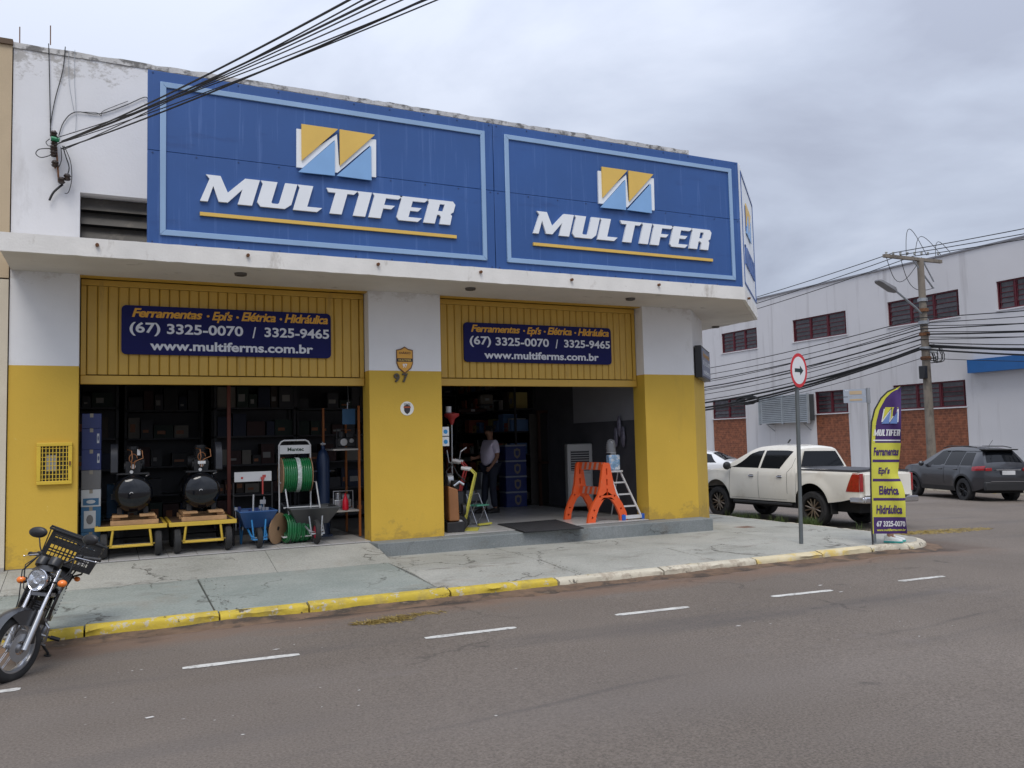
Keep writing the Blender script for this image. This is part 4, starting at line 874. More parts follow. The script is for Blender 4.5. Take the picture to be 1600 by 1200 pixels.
mb = MB(); mb.prism([circ(sr), circ(sr*.80)], lambda a, b: SP(a, b, .005), lambda a, b: SP(a, b, .0035)); obj('red_rim', mb, mat('traffic_red', (.62, .02, .03), .4, var=.05), ow)
mb = MB(); mb.prism([circ(sr*.80)], lambda a, b: SP(a, b, .0048), lambda a, b: SP(a, b, .0035)); obj('white_field', mb, mat('sign_white', (.78, .78, .78), .45, var=.03), ow)
ar = [(-.13, .028), (.035, .028), (.035, .075), (.14, 0), (.035, -.075), (.035, -.028), (-.13, -.028)]
mb = MB(); mb.prism([ar], lambda a, b: SP(a, b, .0065), lambda a, b: SP(a, b, .005)); obj('arrow', mb, mat('sign_black', (.012, .03, .03), .5), ow)
for b in (-.1, .1): obj('clamp', MB().tube([SP(-.04, b, -.03), SP(.04, b, -.03)], .012, 6), galv, ow)

# ------------------------------------------------------------ street name sign
Np = G(1367, 846, .045); azn = math.atan2(Np.x, Np.y)
sn = thing('street_name_sign', 'thin post with two grey street name plates just left of the feather flag', 'street sign', tuple(Np))
nv = Vector((math.sin(azn), math.cos(azn), 0)); tp = plane_pt(1356, 606, Np, nv)-Np
obj('post', MB().tube([(0, 0, -.02), tuple(tp)], .022, 10), galv, sn, smooth=40)
pe = Vector((-math.sin(R(62)), -math.cos(R(62)), 0))   # plate runs back toward the camera side
pe = (plane_pt(1318, 612, Np, nv)-Np-tp); pe.z = 0; pe.normalize(); pn_ = Vector((pe.y, -pe.x, 0)); 
if pn_.y > 0: pn_ = -pn_
platem = mat('grey_blue_plate', (.36, .40, .46), .45, var=.1); 
def NP(a, b, d): p = tp+pe*a+Vector((0, 0, b))+pn_*d; return tuple(p)
for z0, z1, a0, lbn in ((-.125, -.01, .03, 0), (-.225, -.135, .03, 1)):
    mb = MB(); mb.prism([[(a0, z0), (.36, z0), (.36, z1), (a0, z1)]], lambda a, b: NP(a, b, .01), lambda a, b: NP(a, b, -.01)); obj('name_plate', mb, platem, sn)
    mb = MB(); mb.prism([[(a0+.06, z0+.03), (.27, z0+.03), (.27, z1-.03), (a0+.06, z1-.03)]], lambda a, b: NP(a, b, .013), lambda a, b: NP(a, b, .0102)); obj('print', mb, mat('plate_print', (.50, .38, .24) if lbn == 0 else (.6, .62, .65), .5), sn)
text('lettering', 'RUA', lambda u, v: NP(.33-.05*u, -.04+.022*v, .014), letter_w, sn, 0, .02)
mb = MB(); mb.tube([NP(.0, 0, -.0), NP(0, -.24, 0)], .03, 8); obj('clamp', mb, galv, sn)

# ------------------------------------------------------------ feather flag
Fp = G(1364, 851, .045); azf = math.atan2(Fp.x, Fp.y); fn_ = Vector((math.sin(azf), math.cos(azf), 0)); fe = Vector((fn_.y, -fn_.x, 0))
ff = thing('feather_flag', 'tall purple and yellow feather flag standing on the pavement corner', 'flag', tuple(Fp))
purple = mat('purple_flag_cloth', (.055, .022, .13), .75, var=.08); lemon = mat('lemon_flag_cloth', (.60, .58, .07), .75, var=.06)
def f2(px, py): p = plane_pt(px, py, Fp, fn_)-Fp; return (p.dot(fe), p.z)
left_e = [(604, 1406), (612, 1388), (622, 1378), (640, 1368), (660, 1363), (700, 1361.5), (760, 1362), (834, 1364)]
right_e = [(604, 1408), (690, 1407.5), (720, 1405), (742, 1403), (756, 1410), (770, 1414), (790, 1415), (810, 1415), (834, 1418)]
def lerp_e(E_, y):
    for (a, xa), (b, xb) in zip(E_, E_[1:]):
        if y <= b: return xa+(xb-xa)*max(0, y-a)/(b-a)
    return E_[-1][1]
def FP(u, py, d=0, xl=None):
    xl_ = lerp_e(left_e, py); xr_ = lerp_e(right_e, py); a, z = f2(xl_+(xr_-xl_)*u, py)
    wv = .035*math.sin(z*4.2+u*3)*u+.05*u*u*math.sin(z*2.3+1)+.02*math.sin(u*9+z*5)*u
    p = fe*a+fn_*(wv-d)+Vector((0, 0, z)); return tuple(p)
def band(y0, y1, mt, u0=0, u1=1, d=0, name='cloth_band', n=14):
    def P(u, v): return FP(u0+(u1-u0)*u, y0+(y1-y0)*v, d)
    obj(name, MB().grid(P, 12, n), mt, ff, smooth=60, fix=False)
band(604.5, 692, purple, 0, 1, 0, n=30)
band(692, 834, lemon, 0, 1, 0, n=36)
# yellow edge along the curved top
band(604.3, 692, lemon, 0, .12, .003, 'cloth_edge', 30)
def Pedge(u, v):
    y = 604.3+60*v; wd = 6/max(3, (lerp_e(right_e, y)-lerp_e(left_e, y))); return FP(min(1, u*wd+.0), y, .004)
obj('cloth_edge', MB().grid(Pedge, 3, 20), lemon, ff, fix=False)
band(687, 689, mat('flag_white', (.72, .72, .74), .7), .06, .98, .003, 'cloth_stripe', 2)
for y0 in (718, 748, 778): band(y0, y0+4, purple, .04, 1, .003, 'cloth_stripe', 2)
band(808, 834, purple, .03, 1, .003, 'cloth_band', 6)
flag_w = mat('flag_white', (.72, .72, .74), .7); flag_b = mat('flag_light_blue', (.16, .26, .55), .7)
def ftext(s, y0, y1, u0, u1, mt, sh_=.1, off=.035, dd=.006):
    text('lettering', s, lambda u, v: FP(u0+(u1-u0)*u, y1+(y0-y1)*v, dd), mt, ff, sh_, off)
ftext('Ferramentas', 699, 712, .08, .95, purple); ftext("Epi's", 730, 743, .25, .68, purple); ftext('Elétrica', 759, 773, .22, .82, purple); ftext('Hidráulica', 789, 803, .12, .9, purple)
ftext('67 3325-0070', 814, 823, .12, .97, flag_w); ftext('www.multiferms.com.br', 826, 830, .12, .97, lemon)
word(lambda u, v: FP(.06+.92*u, 681-10*v, .007), lambda u, v: FP(.06+.92*u, 681-10*v, .004), flag_w, ff)
logo(lambda u, v, d: FP(.36+.58*u, 665-32*v, .005+.003*d), lambda u, v, d: FP(.36+.58*u, 665-32*v, .003+.003*d), ff, lemon, flag_w, flag_b)
pp = [Vector((0, 0, -.02))]+[Vector(FP(0, y, 0))-fe*.012 for y in (834, 800, 760, 700, 660, 640, 622, 612, 606)]
obj('pole', MB().tube(pp, .012, 8), mat('dark_flag_pole', (.03, .03, .035), .4), ff, smooth=40)

# ------------------------------------------------------------ vehicles
def patch(P, nu, nv, mt, name, par, sm=60, **k): return obj(name, MB().grid(P, nu, nv), mt, par, smooth=sm, fix=False, **k)
def wheel(par, x, y, r, w_, side, rim_m, spoke_m, n_sp=6, name='wheel'):
    prof = [(r*.62, -w_*.40), (r*.66, -w_*.48), (r*.88, -w_*.5), (r*.97, -w_*.40), (r, -w_*.25), (r, w_*.25), (r*.97, w_*.40), (r*.88, w_*.5), (r*.66, w_*.48), (r*.62, w_*.40)]
    t = obj(name, MB().lathe(prof, 40, axis='x'), tyre_m, par, smooth=35, loc=(x, y, r))
    mb = MB(); mb.lathe([(r*.63, w_*.42), (r*.60, w_*.45), (r*.56, w_*.30), (r*.54, -.02), (.0001, -.03)], 36, axis='x', M=Matrix.Scale(side, 4, (1, 0, 0))); obj('rim', mb, rim_m, t, smooth=40)
    mb = MB()
    for k in range(n_sp):
        a = 2*math.pi*k/n_sp; 
        for da in (-.14, .14):
            c1, s1 = math.cos(a+da*.6), math.sin(a+da*.6); c2, s2 = math.cos(a+da*1.7), math.sin(a+da*1.7); q = r*.035
            xo = side*w_*.30; xi = side*w_*.36
            mb.tube([(xo, c1*r*.12, s1*r*.12), (xi, c2*r*.57, s2*r*.57)], [q*1.4, q*1.2], 6)
    mb.lathe([(.0001, w_*.36), (r*.12, w_*.34), (r*.15, w_*.2)], 16, axis='x', M=Matrix.Scale(side, 4, (1, 0, 0)))
    obj('spokes', mb, spoke_m, t, smooth=50)
    return t
def car(label, cat, spec, loc, heading, sc, roll=0):
    """spec: functions of the car's outline; x right, y forward, origin under the rear axle"""
    c = thing(spec['name'], label, cat, loc, sc=sc, rot=(0, roll, -heading)); hw, zt, zb = spec['hw'], spec['zt'], spec['zb']; ysx = spec['ys']; nv = 16
    paint_ = spec['paint']
    def side(s):
        mb = MB(); n = len(ysx); vs = []
        for y in ysx:
            a, b = zb(y), zt(y)
            for j in range(nv+1):
                z = a+(b-a)*(j/nv); vs.append((s*hw(y, z), y, z))
        mb.add(vs, [(i*(nv+1)+j, (i+1)*(nv+1)+j, (i+1)*(nv+1)+j+1, i*(nv+1)+j+1) for i in range(n-1) for j in range(nv)]); return mb
    body = MB()
    for s in (-1, 1): q = side(s); body.add(q.v, [f if s > 0 else f[::-1] for f in q.f])
    # top
    vs = []; nx_ = 10
    for y in ysx:
        z = zt(y); W_ = hw(y, z)
        for i in range(nx_+1):
            u = -1+2*i/nx_; vs.append((u*W_, y, z+spec.get('crown', .035)*(1-u*u)))
    body.add(vs, [(a*(nx_+1)+i, (a+1)*(nx_+1)+i, (a+1)*(nx_+1)+i+1, a*(nx_+1)+i+1)[::-1] for a in range(len(ysx)-1) for i in range(nx_)])
    for yy, fl in ((ysx[0], False), (ysx[-1], True)):
        a, b = zb(yy), zt(yy); vs = []
        for j in range(nv+1):
            z = a+(b-a)*j/nv
            for i in range(nx_+1):
                u = -1+2*i/nx_; bul = .05*(1-u*u)*(1 if fl else -1); vs.append((u*hw(yy, z), yy+bul*math.sin(math.pi*j/nv), z+spec.get('crown', .035)*(1-u*u)*(j/nv)))
        body.add(vs, [(j*(nx_+1)+i, j*(nx_+1)+i+1, (j+1)*(nx_+1)+i+1, (j+1)*(nx_+1)+i) for j in range(nv) for i in range(nx_)])
    me = body.mesh('body', paint_, None, False); bm = bmesh.new(); bm.from_mesh(me); bmesh.ops.remove_doubles(bm, verts=bm.verts, dist=.0008); bmesh.ops.recalc_face_normals(bm, faces=bm.faces); bm.to_mesh(me); bm.free(); me.shade_smooth(); me.set_sharp_from_angle(angle=R(32))
    obj('body', me, None, c)
    W0 = hw(1, .6)
    obj('chassis', MB().box(-W0+.22, W0-.22, ysx[0]+.15, ysx[-1]-.35, .28, .62).box(-W0+.06, W0-.06, .52*spec['wr']/.39+.0, spec['wb']-.5, .3, .6), mat('underbody_black', (.012, .012, .012), .9), c)
    obj('cabin_fill', MB().box(-W0+.30, W0-.30, spec.get('cab0', .95), spec['wb']-.75, .6, zt(1.2)-.45), mat('underbody_black', (.012, .012, .012), .9), c)
    for (y, nm) in ((0, 'wheel'), (spec['wb'], 'wheel')):
        for s in (-1, 1): wheel(c, s*(spec['tw']), y, spec['wr'], spec['tyw'], s, spec['rim'], spec['spoke'], spec.get('nsp', 6))
    def win(y0, y1, zlo, zhi, d=.004, name='side_window', mt=glass_d, sides=(-1, 1), nu=14, nv_=5):
        for s in sides:
            def P(u, v, s=s):
                y = y0(v)+(y1(v)-y0(v))*u if callable(y0) else y0+(y1-y0)*u
                a = zlo(y); b = zhi(y); z = a+(b-a)*v; return (s*(hw(y, z)+d), y, z)
            patch(P, nu, nv_, mt, name, c)
    return c, win
def piece(tab):
    def f(y):
        if y <= tab[0][0]: return tab[0][1]
        for (a, za), (b, zb_) in zip(tab, tab[1:]):
            if y <= b:
                t = (y-a)/(b-a); return za+(zb_-za)*t
        return tab[-1][1]
    return f
def arches(base, wheels, r):
    def f(y):
        z = base(y)
        for (yw, zw) in wheels:
            d = abs(y-yw)
            if d < r: z = max(z, zw+math.sqrt(r*r-d*d))
        return z
    return f
def stations(a, b, step, extra):
    s = set(); y = a
    while y < b-1e-6: s.add(round(y, 4)); y += step
    s.add(b); s |= set(extra); s = sorted(s)
    o = [s[0]]
    for q in s[1:]:
        if q-o[-1] > .004: o.append(q)
    if o[-1] != s[-1]: o[-1] = s[-1]
    return o
white_p = mat('pearl_white_car_paint', (.78, .745, .66), .25, var=.02, coat=.7, stain=(.50, .43, .33), sthr=(.55, .85), sscale=1.2)
red_l = mat('red_lamp_lens', (.30, .006, .010), .12, var=.35, scale=18, coat=.9); clear_l = mat('clear_lamp_lens', (.60, .62, .64), .12, .2, var=.2, scale=12, coat=.6)
trim_b = mat('black_trim_plastic', (.02, .02, .021), .5, var=.1)
bronze = mat('bronze_black_rim', (.03, .026, .022), .4, .5); bronze2 = mat('machined_rim_spoke', (.30, .25, .20), .3, .9)
def pk_hw(y, z):
    b = .915-.05*((z-.85)/.5)**2
    if z > 1.14: b -= .012+(z-1.14)*.34 + .12*max(0, z-1.62)
    if y > 3.2: b -= .20*((y-3.2)/.85)**2.2
    if y < -.9: b -= .05*((-.9-y)/.35)**2
    for yw in (0, 3.085):
        dd = math.hypot(y-yw, z-.42)
        if .44 < dd < .70: b += .028*math.cos((dd-.46)/.24*math.pi/2)**2 if dd > .46 else .028
    return b
pk_zt = piece([(-1.26, 1.13), (-1.2, 1.155), (.40, 1.17), (.47, 1.24), (.56, 1.66), (.64, 1.71), (.9, 1.745), (1.5, 1.75), (1.85, 1.72), (2.05, 1.66), (2.85, 1.215), (2.95, 1.18), (3.5, 1.13), (3.85, 1.04), (3.98, .92), (4.03, .72)])
pk_zb = arches(piece([(-1.26, .62), (-.8, .52), (-.45, .47), (.6, .43), (2.6, .43), (3.6, .45), (4.03, .42)]), [(0, .42), (3.085, .42)], .47)
PK = dict(name='pickup_truck', hw=pk_hw, zt=pk_zt, zb=pk_zb, ys=stations(-1.26, 4.03, .07, [.40, .47, .52, .56, .6, .64, 2.85, 2.95, 3.95, 3.98, -.47, .47, 2.615, 3.555]+[3.085+.47*math.cos(a/10*math.pi) for a in range(11)]+[.47*math.cos(a/10*math.pi) for a in range(11)]), paint=white_p, wb=3.085, wr=.40, tyw=.27, tw=.77, rim=bronze, spoke=bronze2)
pk, win = car('white double-cab pickup parked facing away along the side-street kerb', 'pickup', PK, (13.66, 12.68, -.185), R(-2.5), .90, R(1.4))
belt = lambda y: 1.19+.01*y
win(lambda v: .98-.24*v, lambda v: 1.60+0*v, belt, lambda y: pk_zt(y)-.115)
win(lambda v: 1.67+0*v, lambda v: 2.70-.60*v, belt, lambda y: max(belt(y)+.01, min(1.67, pk_zt(y)-.10)))
# rear cab glass on the slope between bed and roof
def PG(u, v):
    z = 1.26+.36*v; y = .47+(.56-.47)*(z-1.24)/.42-.035; w_ = pk_hw(y, z)-.10; x = (-1+2*u)*w_; return (x, y+0*abs(x), z)
obj('rear_glass', MB().grid(PG, 8, 6), glass_d, pk, fix=False)
def PW(u, v):
    y = 2.80-.72*v; z = pk_zt(y); w_ = pk_hw(y, z)-.07; x = (-1+2*u); return (x*w_, y+.01, z+.035*(1-x*x)+.012)
obj('windscreen', MB().grid(PW, 10, 8), glass_d, pk, fix=False)
# grooves for the doors
def groove(par, hw_, pts, s, mt=trim_b, w_=.006):
    vs = []
    for (y, z) in pts: vs.append((s*(hw_(y, z)+.0025), y, z))
    mb = MB(); mb.tube(vs, w_/2, 4); obj('door_gap', mb, mt, par)
for s in (-1, 1):
    groove(pk, pk_hw, [(1.635, .47+.055*k) for k in range(13)], s); groove(pk, pk_hw, [(.72, .62+.05*k) for k in range(11)]+[(.62, 1.25), (.60, 1.45)], s); groove(pk, pk_hw, [(2.62, .50+.06*k) for k in range(12)], s); groove(pk, pk_hw, [(.43, .60+.055*k) for k in range(11)], s)
    groove(pk, pk_hw, [(.75+.1*k, .475) for k in range(19)], s)
    for y in (.86, 1.78):
        obj('door_handle', MB().box(s*(pk_hw(y, 1.02)-.0), s*(pk_hw(y, 1.02)+.03), y, y+.17, 1.0, 1.03), chrome, pk, bevel=.008)
        obj('handle_cup', MB().add([(s*(pk_hw(y+.02+.065*i, 1.015+.03*j)+.002), y+.02+.065*i, 1.015+.03*j) for j in (-1, 1) for i in (0, 1, 2)], [(0, 1, 4, 3), (1, 2, 5, 4)]), trim_b, pk, fix=False)
    # mirror
    mb = MB(); mb.ball((s*1.03, 2.58, 1.25), .13, n=14, sc=(.9, .55, .8)); mb.tube([(s*.90, 2.60, 1.20), (s*1.0, 2.58, 1.21)], .03, 6); obj('wing_mirror', mb, trim_b if s < 0 else white_p, pk, smooth=60)
    # side step
    obj('side_step', MB().box(s*.80, s*.93, .58, 2.5, .34, .40), trim_b, pk, bevel=.015)
    # tail lamp wraps the corner
    def TL(u, v, s=s):
        z = .74+.40*v; ys_ = -.95-.16*v; y = ys_+(-1.262-ys_)*u; return (s*(pk_hw(y, z)+.008), y, z)
    patch(TL, 8, 6, red_l, 'tail_lamp', pk)
    obj('tail_lamp', MB().box(s*.76, s*(pk_hw(-1.26, .95)+.006), -1.29, -1.262, .745, 1.135), red_l, pk, bevel=.01)
    def HL(u, v, s=s):
        y = 3.45+.52*u; z = .86+.12*u*0+(.16-.03*u)*v; return (s*(pk_hw(y, z)+.006), y, z)
    patch(HL, 8, 4, clear_l, 'headlight', pk)
    obj('mud_flap', MB().box(s*.66, s*.88, -.52, -.50, .22, .5), trim_b, pk)
# tailgate details
obj('tailgate', MB().box(-.75, .75, -1.325, -1.285, .66, 1.125), white_p, pk, bevel=.012); obj('tailgate_handle', MB().box(-.11, .11, -1.345, -1.326, .95, 1.02), chrome, pk, bevel=.008)
mb = MB(); mb.box(-.87, .87, -1.42, -1.29, .50, .64).box(-.90, -.78, -1.39, -1.02, .50, .63).box(.78, .90, -1.39, -1.02, .50, .63); obj('rear_bumper', mb, chrome, pk, bevel=.03, seg=3)
obj('bumper_step', MB().box(-.5, .5, -1.45, -1.3, .642, .655), trim_b, pk); obj('licence_plate', MB().box(-.2, .2, -1.452, -1.441, .50, .62), mat('plate_white', (.6, .6, .6), .5), pk)
obj('tow_bar', MB().box(-.03, .03, -1.52, -1.2, .40, .45).ball((0, -1.54, .50), .035), trim_b, pk)
def TN(u, v):
    y = -1.20+1.60*v; x = -1+2*u; return (x*(pk_hw(y, 1.17)-.03), y, 1.20+.035*(1-x*x)+.03*v)
obj('tonneau_cover', MB().grid(TN, 8, 8).box(-.84, -.80, -1.2, .4, 1.13, 1.205).box(.80, .84, -1.2, .4, 1.13, 1.205).box(-.82, .82, -1.215, -1.2, 1.13, 1.21), mat('charcoal_vinyl', (.045, .045, .05), .55), pk)
obj('antenna', MB().tube([(0, 1.5, 1.82), (0, 1.42, 1.90)], .02, 6), trim_b, pk)
obj('front_grille', MB().box(-.45, .45, 4.06, 4.085, .62, .95), trim_b, pk)

for ch in pk.children:
    if not ch.name.startswith('wheel'): ch.location.z += .085
# dark SUV
grey_p = mat('dark_grey_metallic_paint', (.030, .031, .037), .3, .3, var=.05, coat=1)
def sv_hw(y, z):
    b = .905-.06*((z-.75)/.45)**2
    if z > 1.05: b -= .01+(z-1.05)*.36
    if y > 2.6: b -= .26*((y-2.6)/.95)**2.2
    if y < -.35: b -= .14*((-.35-y)/.55)**2
    for yw in (0, 2.636):
        dd = math.hypot(y-yw, z-.36)
        if .40 < dd < .62: b += .022*math.cos((dd-.42)/.2*math.pi/2)**2 if dd > .42 else .022
    return b
sv_zt = piece([(-.88, 1.0), (-.86, 1.08), (-.80, 1.16), (-.52, 1.52), (-.45, 1.565), (0, 1.62), (.6, 1.645), (1.1, 1.63), (1.45, 1.56), (2.2, 1.13), (2.3, 1.10), (3.0, 1.03), (3.3, .95), (3.45, .82), (3.5, .65)])
sv_zb = arches(piece([(-.88, .45), (-.5, .33), (.5, .30), (2.2, .30), (3.2, .30), (3.5, .36)]), [(0, .36), (2.636, .36)], .42)
SV = dict(name='suv', hw=sv_hw, zt=sv_zt, zb=sv_zb, ys=stations(-.88, 3.5, .07, [-.86, -.8, -.52, -.45, 2.2, 2.3, -.42, .42]+[2.636+.42*math.cos(a/10*math.pi) for a in range(11)]+[.42*math.cos(a/10*math.pi) for a in range(11)]), paint=grey_p, wb=2.636, wr=.352, tyw=.24, tw=.79, rim=trim_b, spoke=mat('black_gloss_spoke', (.02, .02, .022), .25, .4), nsp=5)
sx_, sy_ = 23.3, 16.72; th = R(18.5)
suv, win = car('dark grey suv parked across the side street below the utility pole', 'suv', SV, (sx_+.9*.80*math.cos(th), sy_-.9*.80*math.sin(th), tz(24.3)-.03), th, .93, R(1.4)); suv.scale = (.93, .93, 1.0)
bl = lambda y: 1.085-.012*y
win(lambda v: -.40+.10*v, lambda v: .16+0*v, lambda y: bl(y)+.0, lambda y: min(sv_zt(y)-.10, 1.47), name='quarter_window'); win(.20, .93, bl, lambda y: sv_zt(y)-.115); win(lambda v: .98+0*v, lambda v: 2.02-.62*v, bl, lambda y: max(bl(y)+.01, min(1.53, sv_zt(y)-.07)))
def SG(u, v):
    z = 1.18+.32*v; y = -.80+(.28)*(z-1.16)/.36-.012; x = -1+2*u; return (x*(sv_hw(y, z)-.09), y, z+.03*(1-x*x))
obj('rear_glass', MB().grid(SG, 8, 5), glass_d, suv, fix=False)
obj('spoiler', MB().box(-.58, .58, -.70, -.42, 1.545, 1.585), trim_b, suv, bevel=.015)
for s in (-1, 1):
    def TL(u, v, s=s):
        y = -.45-.43*u; z = .93+.03*u+(.13-.0*u)*v; return (s*(sv_hw(y, z)+.008), y, z)
    patch(TL, 6, 3, red_l, 'tail_lamp', suv); obj('tail_lamp', MB().box(s*.54, s*(sv_hw(-.88, 1.0)-.005), -.93, -.885, .94, 1.03), red_l, suv, bevel=.01)
    for yw in (0, 2.636):
        def CL(u, v, s=s, yw=yw):
            a = math.pi*u; r_ = .42+.055*v; y = yw+r_*math.cos(a); z = .36+r_*math.sin(a); return (s*(sv_hw(y, z)+.006), y, z)
        patch(CL, 16, 1, trim_b, 'arch_trim', suv)
    patch(lambda u, v, s=s: (s*(sv_hw(.48+1.68*u, .3+.12*v)+.008), .48+1.68*u, .3+.13*v), 8, 2, trim_b, 'sill_trim', suv)
    for yq in (.95, .17): groove(suv, sv_hw, [(yq-(0 if yq > .5 else .05), .50+.055*k) for k in range(11)], s)
    for yq in (.28, 1.05): obj('door_handle', MB().box(s*sv_hw(yq, .96), s*(sv_hw(yq, .96)+.03), yq, yq+.16, .945, .975), grey_p, suv, bevel=.008)
    obj('roof_rail', MB().tube([(s*.62, 1.3, 1.60), (s*.615, 1.0, 1.665), (s*.61, 0, 1.665), (s*.61, -.35, 1.62)], .015, 6), trim_b, suv)
    mb = MB(); mb.ball((s*1.0, 2.0, 1.10), .11, n=12, sc=(.9, .6, .75)); obj('wing_mirror', mb, grey_p, suv, smooth=60)
obj('rear_bumper', MB().box(-.80, .80, -.965, -.85, .36, .62), trim_b, suv, bevel=.03); obj('licence_plate', MB().box(-.22, .22, -.975, -.95, .83, .95), mat('plate_white', (.6, .6, .6), .5), suv)
obj('chrome_strip', MB().box(-.42, .42, -.965, -.94, .965, .985), chrome, suv); obj('chrome_strip', MB().box(-.62, .62, -.972, -.93, .63, .642), chrome, suv); obj('antenna', MB().tube([(0, -.1, 1.66), (0, -.3, 1.85)], .006, 5), trim_b, suv)

# white saloon in the distance
def sd_hw(y, z):
    b = .86-.06*((z-.7)/.4)**2
    if z > .98: b -= .01+(z-.98)*.45
    if y > 2.5: b -= .25*((y-2.5)/.95)**2
    if y < -.5: b -= .12*((-.5-y)/.45)**2
    return b
sd_zt = piece([(-.95, .85), (-.92, 1.02), (-.35, 1.08), (.35, 1.42), (.8, 1.47), (1.4, 1.44), (2.2, 1.0), (3.1, .85), (3.4, .6)])
sd_zb = arches(piece([(-.95, .35), (3.4, .3)]), [(0, .32), (2.6, .32)], .37)
SD = dict(name='saloon_car', hw=sd_hw, zt=sd_zt, zb=sd_zb, ys=stations(-.95, 3.4, .1, [-.92, -.35, .35]), paint=mat('white_car_paint', (.72, .72, .72), .25, var=.02, coat=.7), wb=2.6, wr=.31, tyw=.2, tw=.74, rim=trim_b, spoke=steel, nsp=5)
sd, win = car('white saloon in the distance between the shop corner and the pickup bonnet', 'car', SD, (22.9, 27.2, tz(22.9)), R(-28), 1, 0)
win(lambda v: .02+.3*v, lambda v: 2.0-.5*v, lambda y: 1.02, lambda y: max(1.03, sd_zt(y)-.06))
def DG(u, v):
    y = -.30+.6*v; x = -1+2*u; return (x*(sd_hw(y, sd_zt(y))-.06), y, sd_zt(y)+.035*(1-x*x)+.008)
obj('rear_glass', MB().grid(DG, 6, 5), glass_d, sd, fix=False)
for s in (-1, 1): obj('tail_lamp', MB().box(s*.42, s*.80, -1.0, -.86, .74, .90), red_l, sd, bevel=.02)

# ------------------------------------------------------------ goods in the left opening
def wheel_at(mb_name, par, c, r, w_, axis, m_t=tyre_m, m_r=None, M=None, n=24):
    prof = [(r*.55, -w_*.35), (r*.8, -w_*.5), (r*.96, -w_*.38), (r, -w_*.1), (r, w_*.1), (r*.96, w_*.38), (r*.8, w_*.5), (r*.55, w_*.35)]
    t = obj(mb_name, MB().lathe(prof, n, axis=axis, M=M), m_t, par, smooth=45, loc=c)
    obj('hub', MB().lathe([(.0001, -w_*.3), (r*.2, -w_*.42), (r*.5, -w_*.2), (r*.57, -w_*.3), (r*.57, w_*.3), (r*.5, w_*.2), (r*.2, w_*.42), (.0001, w_*.3)], 16, axis=axis, M=M), m_r or steel, t, smooth=40)
    return t
cart_y = mat('chipped_yellow_cart_frame', (.62, .42, .05), .45, var=.1, stain=(.2, .12, .04), sthr=(.62, .7), sscale=9)
wood = mat('pale_pallet_wood', (.46, .27, .13), .8, var=.25, scale=7, bump=.3, bscale=40, stain=(.22, .12, .06), sthr=(.55, .7), sscale=5, sstretch=(.3, 1, 3))
deckm = mat('brown_deck_board', (.10, .055, .03), .8, var=.3, scale=6)
tank_m = mat('glossy_black_tank', (.006, .007, .010), .10, var=0, coat=.35, spec=.4)
iron = mat('dark_cast_iron', (.03, .03, .032), .5, .4, var=.2, scale=20)
copper = mat('copper_pipe', (.45, .20, .09), .35, .8)
def cart(cx, label):
    c = thing('platform_cart', label, 'cart', (cx, 12.0, FL+.002)); dz = .40
    w2 = .40
    obj('deck', MB().box(-w2, w2, .03, 1.15, dz-.012, dz+.015), deckm, c)
    mb = MB(); mb.box(-w2-.03, w2+.03, -.02, .025, dz-.035, dz+.02).box(-w2-.03, -w2+.01, .026, 1.16, dz-.035, dz+.018).box(w2-.01, w2+.03, .026, 1.16, dz-.035, dz+.018)
    obj('deck_frame', mb, cart_y, c, bevel=.004)
    mb = MB()
    for s in (-1, 1): mb.tube([(s*.22, 0, dz-.036), (s*.245, .0, .165)], .016, 6)
    mb.tube([(-.26, 0, .15), (.26, 0, .15)], .014, 6).tube([(-.30, .0, .17), (.30, 0, .17)], .006, 5); obj('front_frame', mb, cart_y, c)
    for s in (-1, 1):
        for y in (.07, .95): wheel_at('wheel', c, (s*.325, y, .17), .168, .09, 'x')
    obj('axle', MB().tube([(-.33, .07, .17), (.33, .07, .17)], .012, 6).tube([(-.33, .95, .17), (.33, .95, .17)], .012, 6), iron, c)
    return c
c1x = (F(152, 832, 12.0).x+F(257, 824, 12.0).x)/2; c2x = (F(268, 824, 12.0).x+F(366, 818, 12.0).x)/2
cart(c1x, 'yellow platform cart on the left, nearest the blue carton column'); cart(c2x, 'yellow platform cart on the right of the pair, nearest the tool stand')
def pallet(cx, label):
    p = thing('wooden_pallet', label, 'pallet', (cx, 12.06, FL+.42))
    def pb(*a): obj('plank', MB().box(*a), wood, p, bevel=.003, seg=1)
    for s in (-1, 1): pb(s*.22-.05, s*.22+.05, .08, .95, .062, .10)
    pb(-.29, .29, 0, .07, 0, .06); pb(-.29, .29, .45, .52, 0, .06); pb(-.29, .29, .9, .97, 0, .06); pb(-.27, -.08, .02, .30, .101, .125); pb(.06, .25, .02, .30, .101, .13)
    return p
pallet(c1x+.04, 'rough wooden pallet under the left-hand compressor'); pallet(c2x+.02, 'rough wooden pallet under the right-hand compressor')
